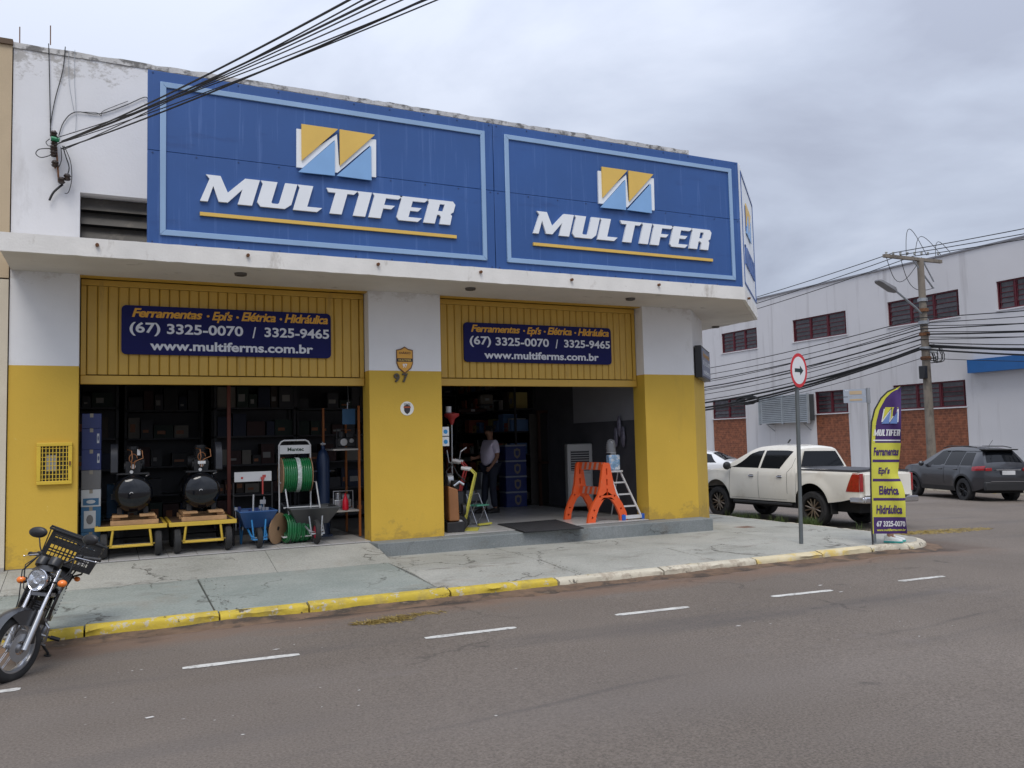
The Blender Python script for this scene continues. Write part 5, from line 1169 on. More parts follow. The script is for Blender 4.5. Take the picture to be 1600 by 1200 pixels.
def compressor(cx, side, label):
    c = thing('air_compressor', label, 'compressor', (cx, 12.12, FL+.55)); r = .245; zc = .275
    prof = [(.0001, 0)] + [(r*math.sin(R(a)), .16*(1-math.cos(R(a)))) for a in range(10, 91, 10)]
    prof = [(q[0], q[1]*.7) for q in prof]; prof += [(r, .95)] + [(r*math.cos(R(a)), .95+.11*math.sin(R(a))) for a in range(15, 90, 15)] + [(.0001, 1.06)]
    obj('tank', MB().lathe(prof, 40, axis='y'), tank_m, c, smooth=50, loc=(0, 0, zc))
    for s in (-1, 1):
        for y in (.2, .85): obj('foot', MB().box(s*.16-.03, s*.16+.03, y-.05, y+.05, .002, .09), iron, c)
    obj('base_plate', MB().box(-.2, .2, .12, .85, .525, .545), iron, c)
    mb = MB(); mb.box(-.09, .09, .2, .42, .546, .70); mb.cyl((0, .31, .70), (0, .31, .90), .075, 14)
    for k in range(6): mb.cyl((0, .31, .72+.028*k), (0, .31, .728+.028*k), .10, 14)
    mb.cyl((-.11, .31, .62), (.11, .31, .62), .07, 12); obj('pump', mb, iron, c)
    obj('motor', MB().cyl((-.05*side, .60, .66), (.15*side, .60, .66), .10, 16).box(-.06, .06, .54, .66, .75, .82), iron, c, smooth=40)
    gx = -side*.23; mb = MB(); pts = [(-.16*math.cos(R(a))+.0, .16*math.sin(R(a))) for a in range(0, 181, 15)]
    out_ = [(.30+.18*math.cos(R(a)), .74+.20*math.sin(R(a))) for a in range(-10, 191, 15)] + [(.12, .56), (.16, .535), (.62, .535), (.66, .58)]
    mb.prism([out_], lambda a, b: (gx-.045, a, b), lambda a, b: (gx+.045, a, b)); obj('belt_guard', mb, mat('grey_black_guard', (.035, .037, .045), .45, var=.1), c, bevel=.015)
    mb = MB()
    for k, q in enumerate((.06, -.07)):
        mb.tube([(q, .20, .86), (q+.05, .12, .84), (q+.06, .10, .74), (q*.3, .10, .70), (q*.2, .12, .60)], .007, 6)
    mb.tube([(.05*math.cos(R(a)), .11, .74+.06*math.sin(R(a))) for a in range(0, 350, 25)], .006, 6); obj('copper_pipe', mb, copper, c)
    obj('gauge', MB().cyl((0, .16, .63), (0, .12, .63), .03, 14).cyl((-.02, .12, .56), (-.02, .10, .56), .022, 12), mat('gauge_white', (.6, .6, .6), .4), c)
    obj('label', MB().box(-.05*1, .05, .099, .101, .64, .68) if side < 0 else MB().box(.05, .09, .18, .182, .78, .86), mat('tag_white', (.7, .7, .7), .5), c)
    mb = MB(); mb.tube([(.02*math.cos(R(a))-.02, -.012, zc+.02*math.sin(R(a))) for a in range(20, 200, 20)], .004, 5); obj('logo_mark', mb, mat('tag_white', (.7, .7, .7), .5), c)
    obj('valve', MB().tube([(.16, .12, .50), (.20, .08, .52)], .012, 6), chrome, c)
    return c
compressor(F(208, 776, 12.15).x, 1, 'black air compressor on the left pallet with its belt guard on the left'); compressor(F(316, 776, 12.15).x, -1, 'black air compressor on the right pallet with its belt guard on the right')

# cartons on the left
cb_blue = mat('blue_carton_print', (.018, .03, .12), .5, var=.1); cb_cyan = mat('cyan_carton_print', (.025, .10, .20), .5, var=.1); cb_white = mat('white_carton_print', (.40, .42, .44), .5, var=.05); cb_grey = mat('grey_carton', (.12, .12, .125), .6, var=.1); kraft = mat('kraft_cardboard', (.36, .22, .12), .8, var=.12)
def carton(x0, x1, y0, y1, z0, z1, m_, label, deco=None, cat='box', group=None):
    c = thing('carton', label, cat, ((x0+x1)/2, y0, z0), group=group); w_ = (x1-x0)/2; h = z1-z0
    obj('carton_body', MB().box(-w_, w_, 0, y1-y0, 0, h), m_, c, bevel=.004, seg=1)
    obj('tape', MB().box(-.02, .02, -.0008, y1-y0+.0008, h-.05, h+.001), mat('carton_tape', (.22, .2, .16), .35), c)
    if deco: deco(c, w_, h)
    return c
def picture(m_, u0, u1, v0, v1, body=black):
    def f(c, w_, h):
        obj('print', MB().box(-w_+2*w_*u0, -w_+2*w_*u1, -.003, -.0009, h*v0, h*v1), m_, c)
        mb = MB(); mb.prism([[((-w_+2*w_*(u0+(u1-u0)*(.5+.3*math.cos(a/5*math.pi)))), h*(v0+(v1-v0)*(.5+.28*math.sin(a/5*math.pi)))) for a in range(10)]], lambda a, b: (a, -.0045, b), lambda a, b: (a, -.0031, b)); obj('printed_tool', mb, body, c)
    return f
# shelf column by the left wall: bins and cartons one above the other
zf = lambda py, Y=12.45: F(136, py, Y).z
col = [(850, 808, cb_cyan, 'blue and white carton with a cyan tool picture at the foot of the left column', picture(cb_white, .2, .9, .15, .8, cb_cyan)), (806, 767, cb_cyan, 'blue carton with a white picture panel second from the floor in the left column', picture(cb_white, .15, .75, .15, .85, cb_grey)), (765, 738, cb_white, 'white carton with a pale tool picture at knee height in the left column', picture(cb_cyan, .1, .9, .1, .5, cb_white)), (736, 706, cb_grey, 'plain grey carton in the middle of the left column', None), (704, 672, cb_blue, 'dark blue carton with a white mark above the grey carton', picture(cb_white, .8, .92, .35, .8, cb_blue)), (670, 637, cb_blue, 'dark blue carton with a pale lid edge second from the top of the left column', picture(cb_white, .78, .9, .3, .75, cb_blue)), (635, 612, cb_blue, 'small dark blue carton on top of the left column', None)]
zz = FL+.002
for (a, b, m_, lb_, dc) in col:
    h = (F(136, b, 12.3).z - F(136, a, 12.3).z)*.99; carton(L0+.03, L0+.26, 12.20, 12.62, zz, zz+h, m_, lb_, dc); zz += h+.002
carton(-.10, .16, 13.1, 13.5, FL+.002, FL+.44, cb_grey, 'grey carton with a printed saw blade behind the left cart', picture(mat('pale_grey_print', (.2, .2, .2), .6), .1, .8, .15, .6, cb_grey))
q_ = text('lettering', 'WORKER', lambda u, v: (-.02+.17*u, 13.096, FL+.355+.045*v), black, None, 0, .03); q_.parent = [o for o in bpy.data.objects if o.get('label', '').startswith('grey carton with a printed')][0]; q_.matrix_parent_inverse = Matrix.Translation(q_.parent.location).inverted()
carton(-.06, .16, 13.12, 13.45, FL+.444, FL+.92, cb_cyan, 'blue tool carton with a white label standing on the grey carton', picture(cb_white, .25, .75, .55, .72, cb_blue))

# tool display
td = thing('tool_stand', 'dark tool display stand with a white header board behind the small blue wheelbarrow', 'display stand', (F(395, 845, 12.45).x, 12.45, FL))
zt_ = F(395, 737, 12.45).z-FL; zb_ = F(395, 750, 12.45).z-FL; xa = F(366, 745, 12.45).x-td.location.x; xb_ = F(424, 745, 12.45).x-td.location.x
obj('header_board', MB().box(xa, xb_, -.012, 0, zb_-.02, zt_), mat('white_board', (.60, .60, .60), .5, var=.03), td)
obj('header_print', MB().box(xa+.09, xa+.12, -.0135, -.0125, zb_+.02, zb_+.05).box(xb_-.13, xb_-.08, -.0135, -.0125, zb_+.03, zb_+.07), mat('red_print', (.45, .06, .05), .5), td)
mb = MB(); 
for q in (xa-.01, xb_+.01): mb.tube([(q, .0, .002), (q, .01, zb_-.03)], .012, 6)
for z in (.25, zb_-.22): mb.tube([(xa-.02, .0, z), (xb_+.02, .0, z)], .010, 6)
mb.tube([(xa-.01, 0, .02), (xa-.01, .4, .02)], .012, 6).tube([(xb_+.01, 0, .02), (xb_+.01, .4, .02)], .012, 6); obj('rack_frame', mb, iron, td)
for k in range(11):
    q = xa+.02+(xb_-xa-.04)*k/10; zt2 = .42+.10*random.random(); mt_ = random.choice([steel, cb_blue, iron, steel])
    obj('hand_tool', MB().tube([(q, -.02, .22), (q+random.uniform(-.01, .01), -.02, zt2)], .009, 6).box(q-.02, q+.02, -.03, -.012, zt2, zt2+.045), mt_, td)
obj('hammer', MB().tube([(xb_-.12, -.03, .35), (xb_-.11, -.03, .68)], .011, 6).box(xb_-.17, xb_-.09, -.05, -.012, .58, .64), steel, td)
obj('shovel_handle', MB().tube([(xa+.25, -.03, .30), (xa+.26, -.03, .72)], .012, 6), mat('white_handle', (.5, .5, .5), .5), td)
obj('trigger_tool', MB().tube([(xb_-.13, -.04, .72), (xb_-.13, -.04, .95)], .012, 6).box(xb_-.155, xb_-.105, -.05, -.03, .93, .97), mat('red_print', (.45, .06, .05), .5), td)

def wheelbarrow(loc, w_, L_, body_m, leg_m, rim_m, label, scz=1, zrim=.5, wr=.15, front_w=None):
    """seen from the wheel end; y away from the street"""
    b = thing('wheelbarrow', label, 'wheelbarrow', loc); w2 = w_/2; w1 = w2*.62; fw = front_w or w2
    zt1, zb1 = zrim, zrim-.23
    V = [(-w1, .22, zb1), (w1, .22, zb1), (w1, .22+L_*.5, zb1), (-w1, .22+L_*.5, zb1), (-fw, .02, zt1), (fw, .02, zt1), (w2, .02+L_, zt1), (-w2, .02+L_, zt1)]
    Fc = [(0, 1, 2, 3), (0, 4, 5, 1), (1, 5, 6, 2), (2, 6, 7, 3), (3, 7, 4, 0)]
    tr = obj('tray', MB().add(V, Fc), body_m, b, fix=False); sm = tr.modifiers.new('solid', 'SOLIDIFY'); sm.thickness = .008
    mb = MB(); mb.tube([V[4], V[5], V[6], V[7]], .011, 8, close=True); obj('tray_rim', mb, body_m, b)
    mb = MB()
    for s in (-1, 1):
        mb.tube([(s*.055, 0, wr), (s*.10, .0, wr*1.0+.02), (s*.12, .25, zb1-.02), (s*w1, .25+L_*.55, zb1+.02), (s*w2*.8, .5+L_*.9, zt1+.02)], .014, 7)
        mb.tube([(s*.07, -.0, wr), (s*.095, .03, zb1+.12)], .012, 6); mb.tube([(s*w1*.9, .30+L_*.4, zb1), (s*w1*1.0, .35+L_*.45, .0), (s*w1*.9, .50+L_*.5, .0), (s*w1*.9, .52+L_*.5, zb1)], .012, 6)
    mb.tube([(-.10, -.0, wr*.95), (-.09, -.10, wr*.9), (.09, -.10, wr*.9), (.10, 0, wr*.95)], .012, 6); obj('frame', mb, leg_m, b)
    wheel_at('wheel', b, (0, 0, wr), wr, .075, 'x', tyre_m, rim_m); obj('axle', MB().tube([(-.07, 0, wr), (.07, 0, wr)], .010, 6), steel, b)
    return b
Wb = G(407, 858, FL); bl_m = mat('blue_enamel', (.025, .09, .25), .4, var=.1); bl_l = mat('light_blue_frame', (.03, .20, .45), .4)
wheelbarrow((Wb.x, max(Wb.y, 11.98), FL+.004), .50, .62, bl_m, bl_l, iron, 'small blue wheelbarrow with its wheel towards the pavement', zrim=.50, wr=.14)
W2 = G(501, 853, FL); gm = mat('galvanised_dark_tray', (.085, .088, .09), .45, .4, var=.15)
wheelbarrow((W2.x, 11.96, FL+.004), .70, .70, gm, galv, mat('red_wheel_hub', (.40, .02, .05), .4), 'large grey wheelbarrow with a red wheel hub beside the middle pillar', zrim=.50, wr=.17)
# hose reel rack
hx = F(461, 700, 12.5).x; hr = thing('hose_rack', 'tall white tube rack with a drum of green hose and a printed header', 'hose rack', (hx, 12.5, FL)); zt_ = F(461, 688, 12.5).z-FL; hw_ = (F(481, 700, 12.5).x-F(432, 700, 12.5).x)/2
wt = mat('white_tube', (.60, .60, .60), .4); grn = mat('green_hose', (.012, .16, .05), .35, var=.1, coat=.3)
mb = MB(); mb.tube([(-hw_, .02, .02), (-hw_, .02, zt_-.07), (-hw_+.03, .02, zt_-.02), (-hw_+.07, .02, zt_), (hw_-.07, .02, zt_), (hw_-.03, .02, zt_-.02), (hw_, .02, zt_-.07), (hw_, .02, .02)], .012, 8)
for s in (-1, 1): mb.tube([(s*hw_, .0, zt_-.62), (s*(hw_-.0)+.05, -.12, zt_-.62), (s*hw_+.12*1, -.30, .12)], .011, 7)
mb.tube([(-hw_+.03, -.15, zt_-.98), (hw_+.09, -.15, zt_-.98)], .011, 7).tube([(-hw_, -.3, .10), (hw_+.1, -.3, .10)], .012, 7).tube([(-hw_, 0, .10), (-hw_, -.3, .10)], .012, 7); obj('rack_frame', mb, wt, hr, smooth=40)
obj('header_plate', MB().box(-hw_+.01, hw_-.01, 0, .012, zt_-.20, zt_-.07), wt, hr); text('lettering', 'Mantec', lambda u, v: (-.11+.24*u, -.002, zt_-.16+.055*v), mat('dark_green_print', (.02, .05, .03), .5), hr, 0, .03)
zc = F(461, 742, 12.5).z-FL; dr = .235
mb = MB(); n = 13
for k in range(n): 
    xk = -.185+.37*k/(n-1); mb.tube([(xk, dr*math.cos(R(a)), zc+dr*math.sin(R(a))) for a in range(0, 360, 15)], .0165, 8, close=True)
obj('hose_windings', mb, grn, hr, smooth=60); obj('drum_core', MB().cyl((-.20, 0, zc), (.20, 0, zc), dr-.012, 24), mat('dark_green_core', (.008, .08, .03), .5), hr, smooth=40)
for q in (-.215, .205): obj('drum_side', MB().cyl((q, 0, zc), (q+.01, 0, zc), dr+.02, 28), kraft, hr)
mb = MB(); mb.lathe([(dr+.019, -.03), (dr+.022, -.028), (dr+.022, .028), (dr+.019, .03)], 32, axis='x', M=Matrix.Translation((.02, 0, zc))); obj('paper_band', mb, mat('paper_band', (.5, .55, .52), .6, var=.35, scale=30), hr, smooth=40)
for s in (-1, 1): wheel_at('castor', hr, (s*.16+.02, -.28, .055), .045, .03, 'x')
hc = thing('hose_coil', 'loose coil of green hose lying against the cardboard disc behind the grey wheelbarrow', 'hose', (F(462, 800, 12.3).x, 12.3, FL)); mb = MB(); M_ = Matrix.Rotation(R(12), 4, 'Z')
for k in range(16):
    rr = .19+.012*math.sin(k*2.1); xk = -.17+.024*k; mb.tube([(xk, rr*.8*math.cos(R(a)), .22+rr*math.sin(R(a))) for a in range(0, 360, 18)], .013, 7, close=True, M=M_)
obj('windings', mb, grn, hc, smooth=60)
cdisc = thing('cardboard_disc', 'brown cardboard reel side leaning beside the green hose coil', 'cardboard', (F(434, 810, 12.25).x, 12.25, FL)); obj('disc', MB().cyl((-.006, 0, 0), (.006, 0, 0), .225, 28), kraft, cdisc, loc=(.0, 0, .23)); cdisc.children[0].rotation_euler = (0, R(8), R(-42)); obj('hub_hole', MB().cyl((-.009, 0, 0), (.009, 0, 0), .03, 12), black, cdisc.children[0])
# shelving next to the pillar
sx0 = F(523, 700, 12.55).x; sx1 = F(563, 700, 12.55).x; orange_r = mat('orange_rack_upright', (.42, .13, .03), .5, var=.1); shelf_l = mat('pale_shelf_edge', (.42, .40, .37), .6)
rk = thing('shelf_rack', 'orange upright shelf rack of small machines beside the middle pillar', 'shelf', (sx0, 12.55, FL)); wd2 = sx1-sx0
zs1 = F(545, 701, 12.55).z-FL; zs2 = F(545, 797, 12.55).z-FL
mb = MB(); mb.box(wd2-.03, wd2, 0, .04, 0, 2.0).box(wd2-.03, wd2, .8, .84, 0, 2.0).box(0, .03, .8, .84, 0, 2.0); obj('upright', mb, orange_r, rk)
for z in (zs1, zs2): obj('shelf_board', MB().box(-.02, wd2-.032, 0, .80, z-.025, z), shelf_l, rk)
def gadget(name, label, x, y, z, m_, s=1, cat='machine'):
    g_ = thing(name, label, cat, (x, y, z)); mb = MB(); mb.box(-.14*s, .14*s, 0, .28*s, .03*s, .16*s).cyl((-.06*s, .08, .16*s), (-.06*s, .08, .27*s), .055*s, 14).box(.0, .12*s, .03, .2*s, .16*s, .24*s); obj('housing', mb, m_, g_, bevel=.01)
    mb = MB(); mb.cyl((-.05*s, -.02, .10*s), (-.05*s, 0, .10*s), .055*s, 16).cyl((.07*s, -.02, .12*s), (.07*s, 0, .12*s), .035*s, 12); obj('cover', mb, steel, g_)
    obj('frame', MB().tube([(-.16*s, -.02, .0), (-.16*s, -.02, .30*s), (.16*s, -.02, .30*s), (.16*s, -.02, .0)], .010, 6).box(-.17*s, .17*s, -.03, .28*s, 0, .02), m_, g_); return g_
gadget('engine', 'black petrol engine on the upper shelf of the orange rack', rk.location.x+.20, 12.6, FL+zs1+.002, iron)
gadget('engine', 'grey motor pump on the lower shelf of the orange rack behind the red bottle', rk.location.x+.16, 12.72, FL+zs2+.002, steel, .95)
gadget('tool_case', 'dark tool case with a yellow label on the orange rack', rk.location.x+.22, 12.9, FL+zs2+.34, iron, .8) if False else None
bt = thing('red_bottle', 'bright red bottle standing on the lower shelf of the orange rack', 'bottle', (F(540, 790, 12.58).x, 12.585, FL+zs2+.002)); obj('bottle_body', MB().lathe([(.0001, 0), (.045, 0), (.05, .02), (.045, .14), (.025, .19), (.02, .22), (.0001, .225)], 18), mat('vivid_red_plastic', (.62, .01, .03), .35), bt, smooth=50); obj('cap', MB().cyl((0, 0, .2255), (0, 0, .25), .018, 12), mat('vivid_red_plastic', (.62, .01, .03), .35), bt)
gd = thing('hanging_plate', 'blue square panel hanging above the orange rack', 'panel', (F(545, 650, 12.6).x, 12.6, F(545, 663, 12.6).z)); obj('sheet', MB().box(-.10, .10, 0, .012, 0, .24), mat('blue_panel', (.03, .10, .20), .5), gd); obj('hook', MB().tube([(-.02, 0, .24), (-.02, 0, .34), (.02, 0, .34)], .008, 6).tube([(0, 0, .3), (0, .2, 1.5)], .004, 5), steel, gd)
gp = thing('gas_cylinder', 'tall dark blue cylinder left of the orange rack', 'cylinder', (rk.location.x-.10, 12.9, FL)); obj('shell', MB().lathe([(.0001, 0), (.10, 0), (.10, 1.2), (.07, 1.3), (.03, 1.34), (.03, 1.40), (.0001, 1.40)], 20), mat('deep_blue_enamel', (.012, .03, .08), .4), gp, smooth=40); obj('valve', MB().cyl((-.04, 0, 1.42), (.04, 0, 1.42), .015, 8).cyl((0, 0, 1.39), (0, 0, 1.45), .012, 8), steel, gp)
js = thing('jack_stand', 'dark blue T-handled stand behind the grey wheelbarrow', 'stand', (F(505, 780, 12.9).x, 12.9, FL)); obj('post', MB().tube([(0, 0, 0), (0, 0, 1.0)], .02, 8).tube([(-.14, 0, 1.0), (.14, 0, 1.0)], .016, 8).box(-.12, .12, -.1, .1, 0, .03), mat('deep_blue_enamel', (.012, .03, .08), .4), js); obj('grip', MB().cyl((-.18, 0, 1.0), (-.12, 0, 1.0), .02, 8).cyl((.12, 0, 1.0), (.18, 0, 1.0), .02, 8), black, js)
pr = thing('rack_post', 'rust-red steel upright of a tall rack behind the right-hand compressor', 'rack', (F(358, 830, 13.2).x, 13.2, FL)); obj('upright', MB().box(-.025, .025, 0, .05, 0, 2.45), mat('rust_red_enamel', (.16, .035, .02), .6), pr); obj('base_plate', MB().box(-.06, .06, -.03, .08, 0, .01), iron, pr)

# shelves of stock deep in the shop
dim = [mat('stock_%s' % n_, c_, .6, var=.15) for n_, c_ in (('brown', (.05, .035, .025)), ('green', (.012, .03, .02)), ('grey', (.05, .05, .055)), ('blue', (.012, .018, .045)), ('red', (.045, .014, .012)), ('cream', (.20, .18, .15)), ('black', (.02, .02, .02)))]  # stock colours darkened to stand in for the unlit interior
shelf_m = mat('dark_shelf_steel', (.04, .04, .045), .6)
rg = random.Random(3)
label_p = mat('packet_label', (.30, .29, .27), .5); label_p2 = mat('packet_label_orange', (.30, .10, .03), .5)
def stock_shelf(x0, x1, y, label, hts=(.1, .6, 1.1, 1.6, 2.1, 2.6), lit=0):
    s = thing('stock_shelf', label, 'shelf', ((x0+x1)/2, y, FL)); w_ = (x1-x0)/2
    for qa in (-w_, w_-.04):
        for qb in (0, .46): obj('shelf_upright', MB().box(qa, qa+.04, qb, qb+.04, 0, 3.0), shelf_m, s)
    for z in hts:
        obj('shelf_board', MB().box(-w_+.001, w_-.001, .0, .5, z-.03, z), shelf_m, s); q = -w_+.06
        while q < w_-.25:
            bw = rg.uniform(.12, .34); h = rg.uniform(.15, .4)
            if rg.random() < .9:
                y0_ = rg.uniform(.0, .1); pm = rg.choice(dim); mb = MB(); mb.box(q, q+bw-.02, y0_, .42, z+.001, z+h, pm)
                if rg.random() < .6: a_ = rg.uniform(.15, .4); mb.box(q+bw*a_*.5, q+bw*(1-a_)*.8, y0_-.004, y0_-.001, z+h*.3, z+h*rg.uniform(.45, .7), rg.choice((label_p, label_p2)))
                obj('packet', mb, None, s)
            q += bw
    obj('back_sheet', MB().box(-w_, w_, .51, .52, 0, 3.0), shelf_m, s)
    return s
stock_shelf(.2, 1.5, 16.0, 'dim stock shelf straight behind the left compressor'); stock_shelf(1.6, 3.0, 15.2, 'dim stock shelf behind the right compressor and tool stand')
stock_shelf(3.1, 4.7, 15.6, 'dim stock shelf behind the hose rack'); dim_keep = list(dim); dim += [mat('stock_pale_%d' % k_, c_, .6, var=.15) for k_, c_ in enumerate(((.42, .40, .38), (.40, .10, .06), (.45, .36, .12), (.12, .22, .42), (.5, .5, .5)))]*2
stock_shelf(4.8, 6.2, 17.4, 'dim stock shelf at the back left of the right doorway'); stock_shelf(6.4, 8.0, 19.8, 'dim stock shelf at the far back right of the right doorway')
sw_ = stock_shelf(6.0, 10.2, 18.4, 'long shelf of pale and coloured stock along the right inner wall')
sw_.location = (7.93, 18.35, FL); sw_.rotation_euler = (0, 0, R(-90))
dim[:] = dim_keep
stock_shelf(-1.0, .1, 14.8, 'dim stock shelf in the far left corner behind the carton column')

# ------------------------------------------------------------ right doorway
dm = thing('door_mat', 'dark rubber mat on the tiles inside the right-hand doorway', 'mat', (0, 0, 0)); a = G(778, 820, FL); b = G(868, 813, FL); c = G(912, 826, FL); d = G(820, 832, FL)
mm = [a, b, c, d]; obj('mat_sheet', MB().prism([[(p.x, p.y) for p in mm]], lambda x_, y_: (x_, y_, FL+.014), lambda x_, y_: (x_, y_, FL+.002)), mat_rub, dm)
cx_ = sum(p.x for p in mm)/4; cy_ = sum(p.y for p in mm)/4
obj('mat_border', MB().tube([(p.x, p.y, FL+.009) for p in mm], .009, 6, close=True), mat_rub, dm)
# stickers and notices on the jamb
jn = thing('product_notice', 'two white notices with blue product pictures on the doorway edge', 'notice', (R0+.03, 12.0, 0)); jx0 = F(691, 680, 12.0).x-jn.location.x; jx1 = F(701.5, 680, 12.0).x-jn.location.x
for (ya, yb) in ((681, 667), (697, 682.5)):
    z0 = F(695, ya, 12).z; z1 = F(695, yb, 12).z; obj('sheet', MB().box(jx0, jx1, -.002, .004, z0, z1), mat('sheet_white', (.68, .7, .72), .5), jn); mb = MB(); mb.prism([[((jx0+jx1)/2+.035*math.cos(k/5*math.pi), (z0+z1)/2-.005+.035*math.sin(k/5*math.pi)) for k in range(10)]], lambda a, b: (a, -.004, b), lambda a, b: (a, -.0021, b)); obj('picture', mb, mat('sheet_blue', (.03, .25, .55), .5), jn)
obj('holder', MB().box(jx0-.06, jx0-.001, -.003, .01, F(695, 698, 12).z, F(695, 666, 12).z), steel, jn)

def hand_truck(loc, col_m, label, rz=0, lean=12, h=1.15, wrap=True):
    t = thing('hand_truck', label, 'hand truck', loc, rz); a = R(lean); 
    def q(x_, z, y=0): return (x_, y+z*math.sin(a), .14+z*math.cos(a))
    mb = MB()
    for s in (-1, 1): mb.tube([q(s*.17, -.06), q(s*.17, h*.75), q(s*.15, h*.88), (s*.12, h*math.sin(a)+.10, .14+h*math.cos(a)*.97)], .014, 8)
    for z in (.1, .4, .7): mb.tube([q(-.17, z), q(.17, z)], .010, 6)
    for s in (-1, 1): mb.tube([q(s*.06, .1), q(s*.06, .7)], .009, 6)
    obj('frame', mb, col_m, t, smooth=40); obj('toe_plate', MB().box(-.2, .2, -.22, .02, .005, .018), col_m, t)
    for s in (-1, 1): obj('grip', MB().tube([(s*.12, h*math.sin(a)+.10, .14+h*math.cos(a)*.97), (s*.115, h*math.sin(a)+.24, .14+h*math.cos(a)*1.0)], .028, 8), mat('wrapped_grip', (.6, .58, .58), .5), t, smooth=40)
    for s in (-1, 1): wheel_at('wheel', t, (s*.21, .06, .125), .125, .07, 'x', tyre_m, mat('white_wheel_hub', (.6, .6, .6), .4))
    obj('axle', MB().tube([(-.24, .06, .125), (.24, .06, .125)], .01, 6), steel, t)
    return t
Ht = G(733, 829, FL); red_m = mat('red_enamel', (.35, .03, .03), .4); yel_m = mat('lime_yellow_enamel', (.55, .50, .08), .4)
hand_truck((Ht.x-.02, Ht.y+.12, FL+.002), yel_m, 'yellow tubular hand truck with wrapped grips at the left edge of the right doorway', R(62), -14, .62+.25)
hand_truck((Ht.x-.10, Ht.y+.45, FL+.002), red_m, 'red tubular hand truck behind the yellow one', R(60), -16, 1.0)
# petrol-engine machine with tan guard
eg = thing('power_machine', 'black machine with a tan side panel standing beside the middle pillar', 'machine', (F(707, 815, 12.25).x, 12.22, FL), R(-8))
obj('skid', MB().box(-.14, .14, -.18, .4, .0, .16), iron, eg, bevel=.01); obj('side_panel', MB().add([(-.10, -.14, .17), (.07, -.16, .17), (.05, -.16, .66), (-.10, -.14, .72), (-.10, .2, .17), (.07, .2, .17), (.05, .2, .66), (-.10, .2, .72)], [(0, 1, 2, 3), (4, 7, 6, 5), (0, 4, 5, 1), (1, 5, 6, 2), (2, 6, 7, 3), (3, 7, 4, 0)]), mat('tan_panel', (.30, .13, .05), .45), eg, bevel=.02)
mb = MB(); mb.cyl((.12, -.10, .35), (.17, -.10, .35), .09, 16).box(.0, .16, -.05, .25, .3, .62).cyl((.04, .0, .66), (.04, .0, .80), .07, 14); obj('engine', mb, iron, eg); obj('air_cover', MB().cyl((.172, -.10, .35), (.18, -.10, .35), .05, 14).tube([(.0, -.1, .72), (.08, -.12, .78), (.15, -.1, .73)], .025, 8), chrome, eg); obj('hose', MB().tube([(-.08, -.1, .7), (-.12, -.1, .95), (-.02, -.12, 1.05), (.06, -.1, .9), (.18, -.1, .78)], .013, 7), iron, eg); obj('tank', MB().cyl((-.08, .1, .8), (.02, .1, .8), .11, 16), steel, eg, smooth=40)
# brush cutter pole
bc = thing('brush_cutter', 'long silver pole tool with a red head leaning at the left of the doorway', 'tool', (F(709, 735, 12.5).x, 12.6, FL)); zt_ = F(712, 650, 12.5).z-FL
obj('shaft', MB().tube([(0, 0, .0), (.02, 0, zt_-.1)], .012, 8), steel, bc, smooth=40); obj('red_head', MB().lathe([(.02, -.14), (.06, -.04), (.12, .0), (.13, .04), (.05, .06), (.0001, .06)], 16), red_m, bc, loc=(.02, 0, zt_), smooth=50); obj('white_cap', MB().cyl((-.03, 0, zt_+.06), (-.03, 0, zt_+.16), .045, 12), mat('sheet_white', (.68, .7, .72), .5), bc); obj('bike_handle', MB().tube([(-.08, -.02, zt_-.55), (-.05, -.02, zt_-.75), (.12, -.02, zt_-.78), (.16, -.02, zt_-.58), (.26, -.02, zt_-.52)], .011, 6), steel, bc)
# folding stool
fs_ = thing('folding_stool', 'small folding step stool with pale green seat bars beside the hand truck', 'stool', (F(746, 815, 12.85).x, 12.8, FL), R(20)); mb = MB()
for s in (-1, 1): mb.tube([(s*.14, -.12, .0), (s*.14, .14, .52)], .010, 6).tube([(s*.13, .16, .0), (s*.13, -.10, .42)], .010, 6)
mb.tube([(-.14, .14, .52), (.14, .14, .52)], .012, 6).tube([(-.14, -.12, .01), (.14, -.12, .01)], .010, 6); obj('legs_frame', mb, steel, fs_); obj('seat_bar', MB().box(-.14, .14, -.12, .12, .33, .345), mat('mint_green', (.10, .38, .25), .5), fs_); obj('foot_bar', MB().box(-.15, .15, -.17, -.13, .02, .05), yel_m, fs_)
# blue boxes
bb_m = mat('blue_storage_carton', (.025, .04, .17), .5, var=.08); lid_m = mat('pale_carton_lid', (.30, .32, .38), .5)
Bb = G(784, 792, FL); hts = [FL+.002]; bh = (F(800, 695, Bb.y).z-FL)/4
for k, nm in enumerate(('at the floor', 'second from the floor', 'third from the floor', 'on top')):
    z = FL+.002+bh*k; c = thing('blue_carton', 'blue carton with pale shield print, %s in the stack behind the man' % nm, 'box', (Bb.x+.24, Bb.y-.25, z), R(-3), group='stack of blue cartons')
    obj('carton_body', MB().box(-.235, .235, 0, .4, 0, bh-.035), bb_m, c, bevel=.005, seg=1); obj('lid', MB().box(-.24, .24, -.005, .405, bh-.034, bh-.003), lid_m, c)
    mb = MB(); mb.prism([[(p[0]*.55+.03, p[1]*.55+bh*.45) for p in sh]], lambda a, b: (a, -.004, b), lambda a, b: (a, -.0005, b)); obj('shield_print', mb, mat('dull_gold_print', (.24, .20, .15), .5), c)
    mb = MB(); mb.prism([[(p[0]*.3+.03, p[1]*.3+bh*.45) for p in sh]], lambda a, b: (a, -.006, b), lambda a, b: (a, -.0042, b)); obj('shield_centre', mb, bb_m, c)
